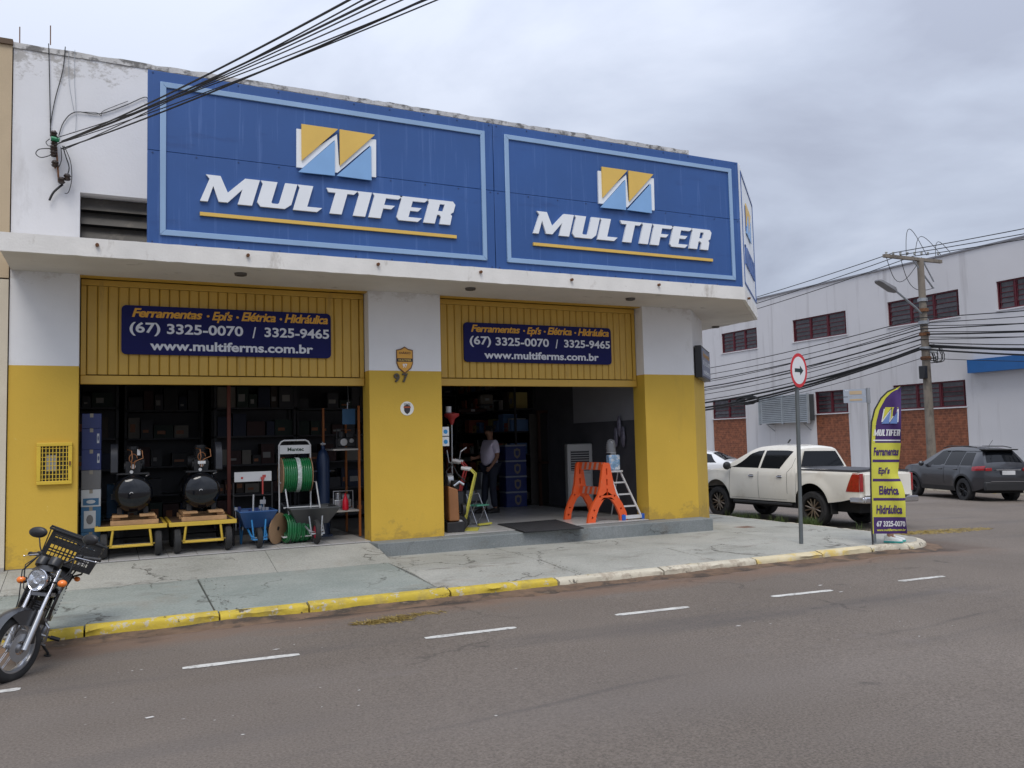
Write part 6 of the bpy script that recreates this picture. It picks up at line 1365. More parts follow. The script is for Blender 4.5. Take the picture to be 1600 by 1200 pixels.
for (px, py, lbl) in ((755, 760, 'white printed carton with tool pictures behind the folding stool'),):
    p = G(750, 800, FL); c = carton(p.x-.2, p.x+.22, p.y+.2, p.y+.5, FL+.002, FL+.42, cb_white, lbl, picture(cb_grey, .1, .9, .1, .5, cb_white)); c2 = carton(p.x+.28, p.x+.62, p.y+.55, p.y+.9, FL+.002, FL+.75, cb_white, 'tall white carton beside the legs of the man', picture(cb_grey, .1, .9, .6, .9, cb_white))
# air cooler
Ac = G(917, 800, FL); ac = thing('air_cooler', 'pale grey evaporative air cooler behind the orange trestle', 'air cooler', (Ac.x, Ac.y+.2, FL), R(-22)); ah = F(917, 693, Ac.y+.2).z-FL; aw = .25
cool_m = mat('pale_grey_plastic', (.46, .46, .45), .45, var=.04)
obj('cabinet', MB().box(-aw, aw, 0, .38, .09, ah), cool_m, ac, bevel=.025, seg=3)
obj('grille_recess', MB().box(-aw+.07, aw-.07, -.004, -.0005, ah*.60, ah*.90), black, ac)
for k in range(9): z = ah*.61+ah*.28*k/8; obj('louvre', MB().box(-aw+.075, aw-.075, -.016, -.005, z, z+.012), cool_m, ac)
obj('front_panel', MB().box(-aw+.05, aw-.05, -.008, -.0005, .16, ah*.55), mat('paler_plastic', (.54, .54, .53), .4), ac, bevel=.003)
mb = MB(); mb.prism([[(.05*math.cos(k/6*math.pi), ah*.42+.025*math.sin(k/6*math.pi)) for k in range(12)]], lambda a, b: (a, -.010, b), lambda a, b: (a, -.0082, b)); obj('emblem', mb, cb_grey, ac)
for s in (-1, 1):
    for y in (.06, .3): wheel_at('castor', ac, (s*.19, y, .04), .038, .025, 'x')
# cabinet with brown frame behind
cbn = thing('display_cabinet', 'brown framed cabinet with glass doors against the right inner wall', 'cabinet', (F(905, 790, 15.6).x, 15.7, FL)); brn = mat('brown_wood_frame', (.06, .025, .015), .5)
mb = MB(); zt_ = F(905, 645, 15.7).z-FL
for q in (-.9, -.02, .45, .62): mb.box(q, q+.06, 0, .05, 0, zt_)
mb.box(-.9, .68, 0, .05, zt_, zt_+.06).box(-.9, .68, 0, .05, zt_*.45, zt_*.45+.05); obj('frame', mb, brn, cbn); obj('cabinet_back', MB().box(-.9, .68, .4, .42, 0, zt_), mat('dim_cabinet_inside', (.10, .09, .08), .7), cbn)
obj('glass_door', MB().box(-.83, -.03, .02, .03, .05, zt_-.01), mat('cabinet_glass', (.03, .03, .03), .1), cbn)
for k in range(7): obj('displayed_item', MB().box(-.78+.11*k, -.72+.11*k, .15, .3, zt_*.55, zt_*(.65+.1*rg.random())), rg.choice(dim), cbn)
# orange trestles
org = mat('orange_plastic', (.78, .11, .025), .42, var=.05, scale=4, stain=(.6, .2, .1), sthr=(.6, .8), sscale=5); strp = mat('pale_stripe', (.50, .30, .26), .5)
tr = thing('road_barrier', 'orange plastic folding road barrier standing in the right doorway', 'barrier', (0, 0, 0))
def aframe(pxL, pxR, pxc, pyb1, pyb2, pytop, Y, yaw_):
    zt_ = F(pxc, pytop, Y).z-FL-.002; C_ = Vector((F(pxc, 780, Y).x, Y, FL+.002)); W_ = (F(pxR, 800, Y).x-F(pxL, 800, Y).x)/2/math.cos(yaw_)
    outl = [(-W_, 0), (-W_*.62, 0), (-W_*.58, .10), (-W_*.42, .24), (-W_*.20, .36), (0, .40), (W_*.20, .36), (W_*.42, .24), (W_*.58, .10), (W_*.62, 0), (W_, 0), (W_*.92, .14), (W_*.72, .30), (W_*.46, .44), (W_*.34, .60), (W_*.18, zt_*.97), (W_*.10, zt_), (-W_*.10, zt_), (-W_*.18, zt_*.97), (-W_*.34, .60), (-W_*.46, .44), (-W_*.72, .30), (-W_*.92, .14)]
    hs = []
    for s in (-1, 1):
        for (a, b) in ((.76, .08), (.66, .20), (.36, .42)): hs.append([(s*W_*a+.02*math.cos(k/5*math.pi), b+.02*math.sin(k/5*math.pi)) for k in range(10)])
    for b in (.44, .60, .78): hs.append([(-.013, b), (.013, b), (.013, b+.11), (-.013, b+.11)])
    M_ = Matrix.Translation(C_) @ Matrix.Rotation(yaw_, 4, 'Z')
    f = lambda d: (lambda a, b: tuple(M_ @ Vector((a, d, b))))
    obj('end_frame', MB().prism([outl]+hs, f(-.025), f(.025)), org, tr, bevel=.006); return M_, zt_
yw = R(0)
Mf, z1_ = aframe(917, 983, 948, 820, 808, 723, 11.98, R(4)); Mb, z2_ = aframe(877, 930, 906, 812, 800, 722, 12.75, R(4))
Pf = Mf @ Vector((0, .03, 0)); Pb_ = Mb @ Vector((0, -.03, 0))
for z in (.44, .86):
    mb = MB(); a = Pf+Vector((0, 0, z)); b = Pb_+Vector((0, 0, z)); up1 = Vector((0, 0, .13)); n_ = Vector((b.y-a.y, -(b.x-a.x), 0)).normalized()*.012
    V = [a+n_, b+n_, b+n_+up1, a+n_+up1, a-n_, b-n_, b-n_+up1, a-n_+up1]; mb.add(V, [(0, 1, 2, 3), (4, 7, 6, 5), (0, 4, 5, 1), (1, 5, 6, 2), (2, 6, 7, 3), (3, 7, 4, 0)]); obj('rail', mb, org, tr)
    for k in range(5):
        t0 = .06+.19*k; dd = b-a; P_ = lambda t, h: a+dd*t-n_*1.25+up1*h; P2 = lambda t, h: a+dd*t-n_*1.02+up1*h
        mb = MB(); mb.add([P_(t0, 0.04), P_(t0+.09, .04), P_(t0+.03, .96), P_(t0-.06, .96)], [(0, 1, 2, 3)]); obj('stripe', mb, strp, tr, fix=False)
        Q_ = lambda t, h: a+dd*t+n_*1.25+up1*h
        mb = MB(); mb.add([Q_(t0, 0.04), Q_(t0+.09, .04), Q_(t0+.03, .96), Q_(t0-.06, .96)], [(0, 1, 2, 3)]); obj('stripe', mb, strp, tr, fix=False)
# aluminium ladder
ld = thing('step_ladder', 'short aluminium step ladder with blue feet at the right side of the doorway', 'ladder', (F(992, 812, 11.99).x-.06, 11.99, FL+.002)); alu = mat('brushed_aluminium', (.66, .67, .69), .4, .25)
zt_ = F(980, 737, 12.3).z-FL; wl_ = .20
mb = MB()
lx0 = -.17; 
for s in (-1, 1): 
    mb.tube([(s*.17+.02, 0, .06), (s*.115-.11, .32, zt_)], .018, 4)
    mb.tube([(s*.16-.03, .85, .01), (s*.10-.12, .36, zt_)], .012, 4)
for s in (-1, 1): obj('rail', MB().tube([(s*.165+.02, 0, .06), (s*.115-.11, .32, zt_)], .019, 4), alu, ld)
for s in (-1, 1): obj('back_leg', MB().tube([(s*.16-.03, .85, .01), (s*.10-.12, .36, zt_)], .012, 6), alu, ld)
for k in range(3):
    t = .22+.27*k; obj('rung', MB().box(-.16+.02-.13*t+.05*t, .16+.02-.13*t-.05*t, .32*t-.02, .32*t+.05, .06+(zt_-.06)*t-.012, .06+(zt_-.06)*t+.012), alu, ld)
obj('top_tread', MB().box(-.24, .02, .26, .44, zt_, zt_+.03), alu, ld); obj('base_bar', MB().box(-.17, .21, -.03, .03, .02, .075), alu, ld)
for s in (-1, 1): obj('foot', MB().box(s*.20+.02-.035, s*.20+.02+.035, -.04, .04, 0, .09), mat('bright_blue_plastic', (.02, .11, .50), .4), ld, bevel=.008)
pk_ = thing('plastic_pack', 'blue and white printed plastic pack on top of the ladder', 'pack', (ld.location.x-.11, 12.34, FL+zt_+.034)); obj('pack_body', MB().box(-.11, .11, -.05, .08, 0, .27), mat('blue_white_print', (.25, .42, .62), .3, var=.5, scale=14, stain=(.7, .72, .75), sthr=(.5, .55), sscale=11), pk_, bevel=.02); obj('pack_handle', MB().box(-.05, .05, -.01, .02, .27, .30), cb_white, pk_)
cg_ = thing('clear_container', 'upturned clear plastic container standing on the printed pack', 'container', (ld.location.x-.14, 12.36, FL+zt_+.34)); obj('shell', MB().lathe([(.085, 0), (.085, .12), (.07, .20), (.04, .235), (.0001, .24)], 24), mat('hazy_clear_plastic', (.30, .31, .33), .12, alpha=.55), cg_, smooth=50); obj('rim', MB().tube([(.085*math.cos(R(a)), .085*math.sin(R(a)), .002) for a in range(0, 360, 20)], .005, 6, close=True), cb_white, cg_)
ws = thing('bagged_tools', 'clear plastic bags of tools hanging on the right inner wall', 'bags', (8.38, 12.7, 1.75)); rnd = random.Random(8)
for k in range(3): obj('bag', MB().ball((0, .12*k, .2*(k % 2)), .09, n=10, sc=(.4, .7, 2.2)), mat('shiny_bag', (.14, .13, .17), .12, var=.5, scale=12), ws, smooth=60)
# dim things on the left behind the doorway
for k, (px, py, m_, lb_) in enumerate(((757, 625, 'cream', 'pale package on a high shelf behind the man'), (735, 642, 'red', 'dull red bundle on a high shelf behind the doorway'))): 
    p = F(px, py, 17.3); o = thing('package', lb_, 'package', (p.x, 17.25, p.z)); obj('wrap', MB().box(-.16 if k == 0 else -.35, .16 if k == 0 else .35, -.1, .1, -.1 if k == 0 else -.04, .12 if k == 0 else .05), dim[5 if k == 0 else 4], o, bevel=.03); obj('label', MB().box(-.05, .05, -.103, -.101, -.02, .03), cb_white, o)
    obj('support', MB().box(-.16, .16, -.1, .14, -.13 if k == 0 else -.07, -.101 if k == 0 else -.041), shelf_m, o)

# ------------------------------------------------------------ motorcycle at the kerb
def motorcycle():
    rzm = math.pi - .07; sc = .87
    A = Vector((-.69, 8.63, tz(0)+.0))
    m_ = thing('motorcycle', 'black motorcycle with a plastic crate on its rack parked against the yellow kerb', 'motorcycle', (A.x, A.y, .002), sc=sc, rot=(0, R(-22.5), rzm))
    bp = mat('black_gloss_paint', (.012, .012, .014), .22, var=.05, coat=.8); chr_ = mat('silver_fork_alloy', (.50, .51, .53), .28, .85, var=.05); eng = mat('dusty_engine_alloy', (.26, .26, .27), .42, .7, var=.2, scale=14); seatm = mat('black_vinyl', (.02, .02, .022), .55, bump=.3, bscale=80); orr = mat('amber_indicator_lens', (.85, .20, .02), .2, var=.05, coat=.5, scale=12)
    WBs, r = 1.25, .305
    def mwheel(par, c, w_, disc, M=None):
        t = obj('wheel', MB().lathe([(r-.085, -w_*.38), (r-.055, -w_*.5), (r-.02, -w_*.42), (r-.003, -w_*.18), (r, 0), (r-.003, w_*.18), (r-.02, w_*.42), (r-.055, w_*.5), (r-.085, w_*.38)], 56, axis='x', M=M), tyre_m, par, smooth=60)
        rm = r-.085
        obj('rim', MB().lathe([(rm+.008, -w_*.36), (rm-.012, -w_*.36), (rm-.022, -w_*.15), (rm-.022, w_*.15), (rm-.012, w_*.36), (rm+.008, w_*.36)], 56, axis='x', M=M), chr_, t, smooth=40)
        mb = MB()
        for k in range(18):
            a = 2*math.pi*k/18; s = 1 if k % 2 else -1; a2 = a+(.32 if (k//2) % 2 else -.32)
            mb.tube([(s*.03, .035*math.cos(a), .035*math.sin(a)), (0, (rm-.015)*math.cos(a2), (rm-.015)*math.sin(a2))], .0028, 4, M=M)
        obj('spokes', mb, chr_, t)
        obj('hub', MB().lathe([(.0001, -.07), (.022, -.07), (.045, -.045), (.03, 0), (.045, .045), (.022, .07), (.0001, .07)], 20, axis='x', M=M), eng, t, smooth=40)
        if disc: obj('brake_disc', MB().lathe([(.06, .062), (.12, .062), (.12, .067), (.06, .067), (.06, .062)], 36, axis='x', M=(M @ Matrix.Scale(-1, 4, (1, 0, 0))) if M else None), steel, t)
        t.location = c; return t
    # rear
    mwheel(m_, (0, 0, r), .10, False)
    obj('rear_fender', MB().grid(lambda u, v: ((-.06+.12*u), (r+.035)*math.cos(R(40+110*v)), r+(r+.035)*math.sin(R(40+110*v))+.015*math.sin(math.pi*u)), 6, 12), bp, m_, smooth=60, fix=False)
    mb = MB()
    for s in (-1, 1): mb.tube([(s*.085, 0, r), (s*.08, .48, .36)], .017, 8)
    obj('swing_arm', mb, iron, m_, smooth=40)
    for s in (-1, 1):
        mb = MB(); mb.tube([(s*.11, .0, r+.03), (s*.11, .10, .70)], .012, 8)
        for k in range(9): mb.tube([(s*.11+.028*math.cos(R(a)), .025+.0085*k+.000*a, r+.12+.034*k+.028*math.sin(R(a))*.4) for a in range(0, 360, 45)], .005, 4, close=True)
        obj('shock_absorber', mb, chr_, m_, smooth=40)
    mb = MB()
    for s in (-1, 1):
        mb.tube([(s*.03, .93, .88), (s*.10, .72, .74), (s*.12, .35, .70), (s*.12, -.30, .76)], .014, 8).tube([(s*.03, .95, .80), (s*.05, .88, .50), (s*.09, .80, .25), (s*.10, .45, .22), (s*.11, .38, .68)], .014, 8)
    mb.tube([(0, .96, .92), (0, .915, .80)], .032, 12); obj('frame', mb, iron, m_, smooth=40)
    # engine
    mb = MB(); mb.box(-.11, .11, .42, .74, .23, .42).cyl((-.15, .52, .33), (-.105, .52, .33), .085, 20).cyl((.105, .60, .32), (.15, .60, .32), .09, 20); obj('crankcase', mb, eng, m_, bevel=.02)
    mb = MB()
    for k in range(9): q = k*.024; mb.box(-.085+.002*k, .085-.002*k, .60+q*.35, .76+q*.25, .425+q, .436+q)
    mb.box(-.055, .055, .62, .76, .42, .64); obj('cylinder_fins', mb, eng, m_)
    obj('carburettor', MB().cyl((0, .50, .52), (0, .62, .54), .035, 10).box(-.06, .06, .38, .50, .44, .60), black, m_)
    obj('exhaust', MB().tube([(.0, .78, .55), (.05, .87, .44), (.11, .84, .27), (.145, .68, .22), (.155, .35, .24), (.17, .1, .30), (.175, -.40, .40)], [.02, .02, .02, .022, .03, .045, .042], 12), chr_, m_, smooth=50)
    mb = MB()
    for s in (-1, 1): mb.tube([(s*.08, .78, .50), (s*.17, .80, .44), (s*.185, .72, .30), (s*.14, .62, .22), (s*.08, .60, .21)], .012, 8)
    for z, w1 in ((.36, .17), (.50, .13)): mb.tube([(-w1, .79, z), (-.06, .84, z+.015), (.06, .84, z+.015), (w1, .79, z)], .011, 8)
    obj('crash_bar', mb, chr_, m_, smooth=40)
    obj('footrest', MB().tube([(-.10, .42, .27), (-.27, .40, .27)], .012, 8).tube([(-.20, .40, .27), (-.29, .40, .27)], .02, 8).tube([(.10, .42, .27), (.29, .40, .27)], .016, 8), black, m_)
    obj('gear_pedal', MB().tube([(-.15, .52, .27), (-.17, .66, .25), (-.20, .67, .25)], .008, 6), chr_, m_)
    # kickstand (bike's left)
    obj('side_stand', MB().tube([(-.10, .50, .26), (-.24, .42, .13)], [.014, .012], 8).box(-.285, -.215, .38, .46, .103, .113).tube([(-.24, .42, .13), (-.25, .42, .11)], .012, 8), iron, m_)
    # tank, side covers, seat
    def tank(u, v):
        y = .36+.50*v; a = math.pi*(-.12+1.24*u); wd = .125*math.sin(math.pi*min(1, .22+v*.62))**.6*(1-.15*v); hh = .15*math.sin(math.pi*(.28+.55*v))**.7
        return (wd*math.cos(a)*1.0, y, .735+hh*max(-.25, math.sin(a)))
    obj('fuel_tank', MB().grid(tank, 20, 16), bp, m_, smooth=80, fix=False); [obj('tank_end', MB().ball((0, q, .77), .083, n=14, sc=(1.1, .7, .85)), bp, m_, smooth=80) for q in (.86, .37)]
    obj('tank_cap', MB().cyl((0, .66, .87), (0, .66, .892), .032, 16), chr_, m_)
    for s in (-1, 1):
        mb = MB(); mb.prism([[(.98, .80), (.97, .62), (.84, .50), (.70, .66), (.60, .76), (.80, .86)]], lambda a, b: (s*(.155-.05*max(0, a-.85)), a, b), lambda a, b: (s*(.125-.05*max(0, a-.85)), a, b)); obj('tank_shroud', mb, bp, m_, bevel=.012)
        mb = MB(); mb.prism([[(.42, .66), (.14, .70), (.10, .56), (.30, .44), (.44, .50)]], lambda a, b: (s*.135, a, b), lambda a, b: (s*.11, a, b)); obj('side_cover', mb, bp, m_, bevel=.012)
    obj('seat', MB().grid(lambda u, v: ((-.13+.26*u)*(.75+.25*math.sin(math.pi*min(1, v*1.2+.1))), .42-.78*v, .775+.05*v+.045*math.sin(math.pi*u)-.05*math.sin(math.pi*v)), 10, 14).box(-.12, .12, -.34, .40, .72, .78), seatm, m_, smooth=50, fix=False)
    obj('tail_lamp', MB().box(-.07, .07, -.47, -.40, .70, .78), red_l, m_, bevel=.015)
    # rack and crate
    mb = MB()
    for s in (-1, 1): mb.tube([(s*.11, -.05, .77), (s*.13, -.20, .84), (s*.13, -.52, .84)], .010, 6)
    for y in (-.22, -.36, -.50): mb.tube([(-.15, y, .845), (.15, y, .845)], .009, 6)
    obj('luggage_rack', mb, iron, m_)
    cr = mat('black_crate_plastic', (.014, .014, .015), .5, var=.1)
    crt = bpy.data.objects.new('crate', None); COL.objects.link(crt); crt.parent = m_; crt.location = (0, -.30, .86)
    def crate_wall(a, b, nrm_):
        """perforated wall between two plan points"""
        a = Vector(a); b = Vector(b); Lw = (b-a).length; H = .31; holes = []; n = int(Lw/.038)
        pw = Lw/n
        for row, (z0, z1) in enumerate(((.02, .085), (.10, .165), (.195, .222), (.24, .267))):
            for k in range(1, n-1):
                x0 = k*pw+.005; x1 = (k+1)*pw-.005
                holes.append((x0, x1, z0, z1))
        xs_ = sorted(set([0, Lw]+[h[0] for h in holes]+[h[1] for h in holes])); zs_ = sorted(set([0, H]+[h[2] for h in holes]+[h[3] for h in holes])); mb = MB()
        d = (b-a).normalized(); flare = lambda z: nrm_*(.03*z/H)
        for p, q in zip(xs_, xs_[1:]):
            for c, e in zip(zs_, zs_[1:]):
                if any(h[0]-1e-5 <= p and q <= h[1]+1e-5 and h[2]-1e-5 <= c and e <= h[3]+1e-5 for h in holes): continue
                mb.add([tuple(a+d*p+Vector((0, 0, c))+flare(c)), tuple(a+d*q+Vector((0, 0, c))+flare(c)), tuple(a+d*q+Vector((0, 0, e))+flare(e)), tuple(a+d*p+Vector((0, 0, e))+flare(e))], [(0, 1, 2, 3)])
        o = obj('crate_wall', mb, cr, crt, fix=False); sm = o.modifiers.new('solid', 'SOLIDIFY'); sm.thickness = .006; return o
    w2, l2 = .26, .20
    P = [Vector((-w2, -l2, 0)), Vector((w2, -l2, 0)), Vector((w2, l2, 0)), Vector((-w2, l2, 0))]
    crate_wall(P[0], P[1], Vector((0, -1, 0))); crate_wall(P[1], P[2], Vector((1, 0, 0))); crate_wall(P[2], P[3], Vector((0, 1, 0))); crate_wall(P[3], P[0], Vector((-1, 0, 0)))
    obj('crate_floor', MB().box(-w2, w2, -l2, l2, -.006, .006), cr, crt)
    mb = MB(); mb.tube([(-w2-.035, -l2-.035, .31), (w2+.035, -l2-.035, .31), (w2+.035, l2+.035, .31), (-w2-.035, l2+.035, .31)], .012, 6, close=True); obj('crate_rim', mb, cr, crt)
    crt.rotation_euler = (R(4), R(-3), R(4))
    # steering assembly turned to the rider's right
    st_o = Vector((0, .955, .90)); ax = Vector((0, -.43, .90)).normalized(); Ms = Matrix.Translation(st_o) @ Matrix.Rotation(R(-36), 4, ax) @ Matrix.Translation(-st_o)
    front = lambda name, mb, mt, par=m_, **k: obj(name, mb, mt, par, **k)
    T = lambda mb: MB().add([tuple(Ms @ Vector(p)) for p in mb.v], mb.f)
    hubc = Vector((0, WBs, r)); Mr = Matrix.Rotation(R(-36), 4, ax)
    mwheel(m_, tuple(Ms @ hubc), .095, True, Mr)
    for s in (-1, 1):
        a0 = Vector((s*.095, WBs-.015, r)); top_ = Vector((s*.095, .955, .98)); midp = a0.lerp(top_, .46)
        front('fork_slider', T(MB().tube([a0+Vector((0, .0, -.02)), midp], [.027, .025], 14)), chr_, smooth=40); front('fork_tube', T(MB().tube([midp, top_], .0175, 12)), chrome, smooth=40)
    front('fork_clamp', T(MB().box(-.13, .13, .93, .99, .885, .905).box(-.12, .12, .99, 1.05, .74, .77)), eng)
    front('front_fender', T(MB().grid(lambda u, v: ((-.065+.13*u), WBs+(r+.022)*math.cos(R(32+118*v))*1.0, r+(r+.022+.02*math.sin(math.pi*u))*math.sin(R(32+118*v))), 8, 18)), mat('dark_grey_fender', (.035, .037, .042), .3, coat=.4), smooth=70, fix=False)
    front('fender_side', T(MB().prism([[(WBs+(r+.02)*math.cos(R(a)), r+(r+.02)*math.sin(R(a))) for a in range(60, 131, 10)]+[(WBs-.12, r+.17), (WBs+.05, r+.20)]], lambda a, b: (.066, a, b), lambda a, b: (.064, a, b)).prism([[(WBs+(r+.02)*math.cos(R(a)), r+(r+.02)*math.sin(R(a))) for a in range(60, 131, 10)]+[(WBs-.12, r+.17), (WBs+.05, r+.20)]], lambda a, b: (-.066, a, b), lambda a, b: (-.064, a, b))), mat('dark_grey_fender', (.035, .037, .042), .3, coat=.4))
    # headlight
    hc_ = Vector((0, 1.08, .885))
    front('headlight', T(MB().lathe([(.0001, -.12), (.05, -.11), (.085, -.06), (.098, -.01), (.100, .02), (.090, .03)], 32, axis='y', M=Matrix.Translation(hc_))), bp, smooth=60)
    hl = bpy.data.objects[[o.name for o in m_.children if o.name.startswith('headlight')][0]]
    rf = mat('chrome_reflector', (.85, .86, .88), .08, 1, var=.25, scale=30); 
    obj('reflector', T(MB().lathe([(.0001, -.03), (.05, -.015), (.088, .027)], 32, axis='y', M=Matrix.Translation(hc_))), rf, hl, smooth=60)
    obj('bulb_cap', T(MB().lathe([(.0001, .01), (.018, .008), (.02, -.02)], 14, axis='y', M=Matrix.Translation(hc_))), chrome, hl, smooth=60)
    obj('lens', T(MB().lathe([(.0001, .045), (.05, .042), (.088, .030)], 32, axis='y', M=Matrix.Translation(hc_))), mat('clear_glass_lens', (.85, .87, .9), .03, 0, var=0, trans=.85, coat=.5), hl, smooth=60)
    obj('bezel', T(MB().lathe([(.088, .026), (.098, .034), (.104, .024), (.100, .012)], 32, axis='y', M=Matrix.Translation(hc_))), chrome, hl, smooth=60)
    for s in (-1, 1):
        ind = front('indicator', T(MB().ball((s*.215, 1.045, .865), .042, n=14, sc=(1.05, .9, .8))), orr, smooth=70); obj('indicator_stem', T(MB().tube([(s*.11, 1.02, .865), (s*.185, 1.04, .865)], .012, 6).ball((s*.205, 1.025, .865), .04, n=12, sc=(1, .7, .8))), black, ind)
    # instruments
    for s in (-1, 1): front('instrument', T(MB().lathe([(.0001, .0), (.055, .0), (.062, .03), (.058, .08), (.0001, .085)], 22, M=Matrix.Translation((s*.065, 1.01, 1.00)) @ Matrix.Rotation(R(32), 4, 'X'))), black, smooth=45)
    front('cowl', T(MB().grid(lambda u, v: ((-.11+.22*u)*(1-.25*v), 1.07-.05*v+.04*math.sin(math.pi*u), .965+.05*v), 10, 6)), black, smooth=70, fix=False)
    # handlebar, grips, levers, mirrors
    front('handlebar', T(MB().tube([(-.36, .80, 1.09), (-.20, .86, 1.10), (-.10, .93, 1.03), (0, .95, 1.015), (.10, .93, 1.03), (.20, .86, 1.10), (.36, .80, 1.09)], .011, 10)), iron, smooth=50)
    for s in (-1, 1):
        front('grip', T(MB().tube([(s*.24, .845, 1.098), (s*.37, .795, 1.089)], .018, 12).cyl((s*.37, .795, 1.089), (s*.385, .79, 1.088), .022, 12)), seatm, smooth=40)
        front('switch_box', T(MB().cbox((s*.215, .857, 1.10), (.05, .045, .05))), black, bevel=.008)
        front('lever', T(MB().tube([(s*.20, .90, 1.10), (s*.30, .89, 1.085), (s*.38, .86, 1.07)], [.007, .006, .005], 6).ball((s*.385, .858, 1.069), .009, n=8)), chrome)
        zt2 = 1.30 if s > 0 else 1.27
        front('mirror_stem', T(MB().tube([(s*.20, .86, 1.11), (s*.215, .88, 1.17), (s*.255, .86, zt2-.05)], .006, 8)), black, smooth=40)
        mo = front('mirror', T(MB().lathe([(.0001, .022), (.05, .018), (.064, .006), (.066, -.010), (.060, -.012), (.0001, -.012)], 26, axis='y', M=Matrix.Translation((s*.285, .855, zt2)) @ Matrix.Rotation(R(s*8), 4, 'Z') @ Matrix.Diagonal((1.35, 1, .80, 1)))), black, smooth=55)
        obj('mirror_glass', T(MB().lathe([(.0001, -.0125), (.056, -.0125)], 22, axis='y', M=Matrix.Translation((s*.285, .854, zt2)) @ Matrix.Rotation(R(s*8), 4, 'Z') @ Matrix.Diagonal((1.35, 1, .80, 1)))), chrome, mo)
    mb = MB()
    for k in range(4):
        s = -1 if k % 2 else 1; mb.tube([(s*.19, .90, 1.09), (s*.24, 1.0, 1.0-.02*k), (s*.15, 1.08, .80), (s*.06, 1.0, .66), (s*.04, .85, .60)], .005, 6)
    mb.tube([(.20, .90, 1.09), (.22, 1.05, .95), (.16, 1.10, .70), (.14, 1.16, .50), (.10, 1.20, .36)], .0055, 6); front('control_cables', T(mb), wire_m, smooth=40)
    front('caliper', T(MB().cbox((-.078, WBs-.10, r+.07), (.04, .06, .09))), black, bevel=.008)
    for s in (-1, 1): ind = obj('indicator', MB().ball((s*.17, -.36, .74), .034, n=12, sc=(1, 1, .8)), orr, m_, smooth=70); obj('indicator_stem', MB().tube([(s*.08, -.36, .74), (s*.15, -.36, .74)], .009, 6), black, ind)
    mb = MB(); mb.tube([(.13, -.2, .78), (.19, -.35, .80), (.19, -.52, .80), (-.19, -.52, .80), (-.19, -.35, .80), (-.13, -.2, .78)], .011, 6); obj('grab_rail', mb, iron, m_, smooth=40)
    return m_
moto = motorcycle()

# ------------------------------------------------------------ people
def skinned(name, J, B, root, mt, parent, sub=2, extra=None):
    me = bpy.data.meshes.new(name); names = list(J); me.from_pydata([J[k][0] for k in names], [(names.index(a), names.index(b)) for a, b in B], []); o = bpy.data.objects.new(name, me); COL.objects.link(o)
    sk = o.modifiers.new('skin', 'SKIN'); sk.use_smooth_shade = True
    if not me.skin_vertices: 
        bpy.context.view_layer.objects.active = o; bpy.ops.mesh.customdata_skin_add()
    for i, k in enumerate(names):
        r_ = J[k][1]; sv = me.skin_vertices[0].data[i]; sv.radius = (r_, r_) if not isinstance(r_, tuple) else r_; sv.use_root = (k == root)
    ss = o.modifiers.new('sub', 'SUBSURF'); ss.levels = ss.render_levels = sub
    dg = bpy.context.evaluated_depsgraph_get(); dg.update(); m2 = bpy.data.meshes.new_from_object(o.evaluated_get(dg)); bpy.data.objects.remove(o); bpy.data.meshes.remove(me)
    if extra:
        q = MB(); q.add([tuple(v.co) for v in m2.vertices], [tuple(p.vertices) for p in m2.polygons]); q.add(extra.v, extra.f); m2 = q.mesh(name, mt)
    m2.materials.clear(); m2.materials.append(mt); m2.shade_smooth()
    return obj(name, m2, None, parent)
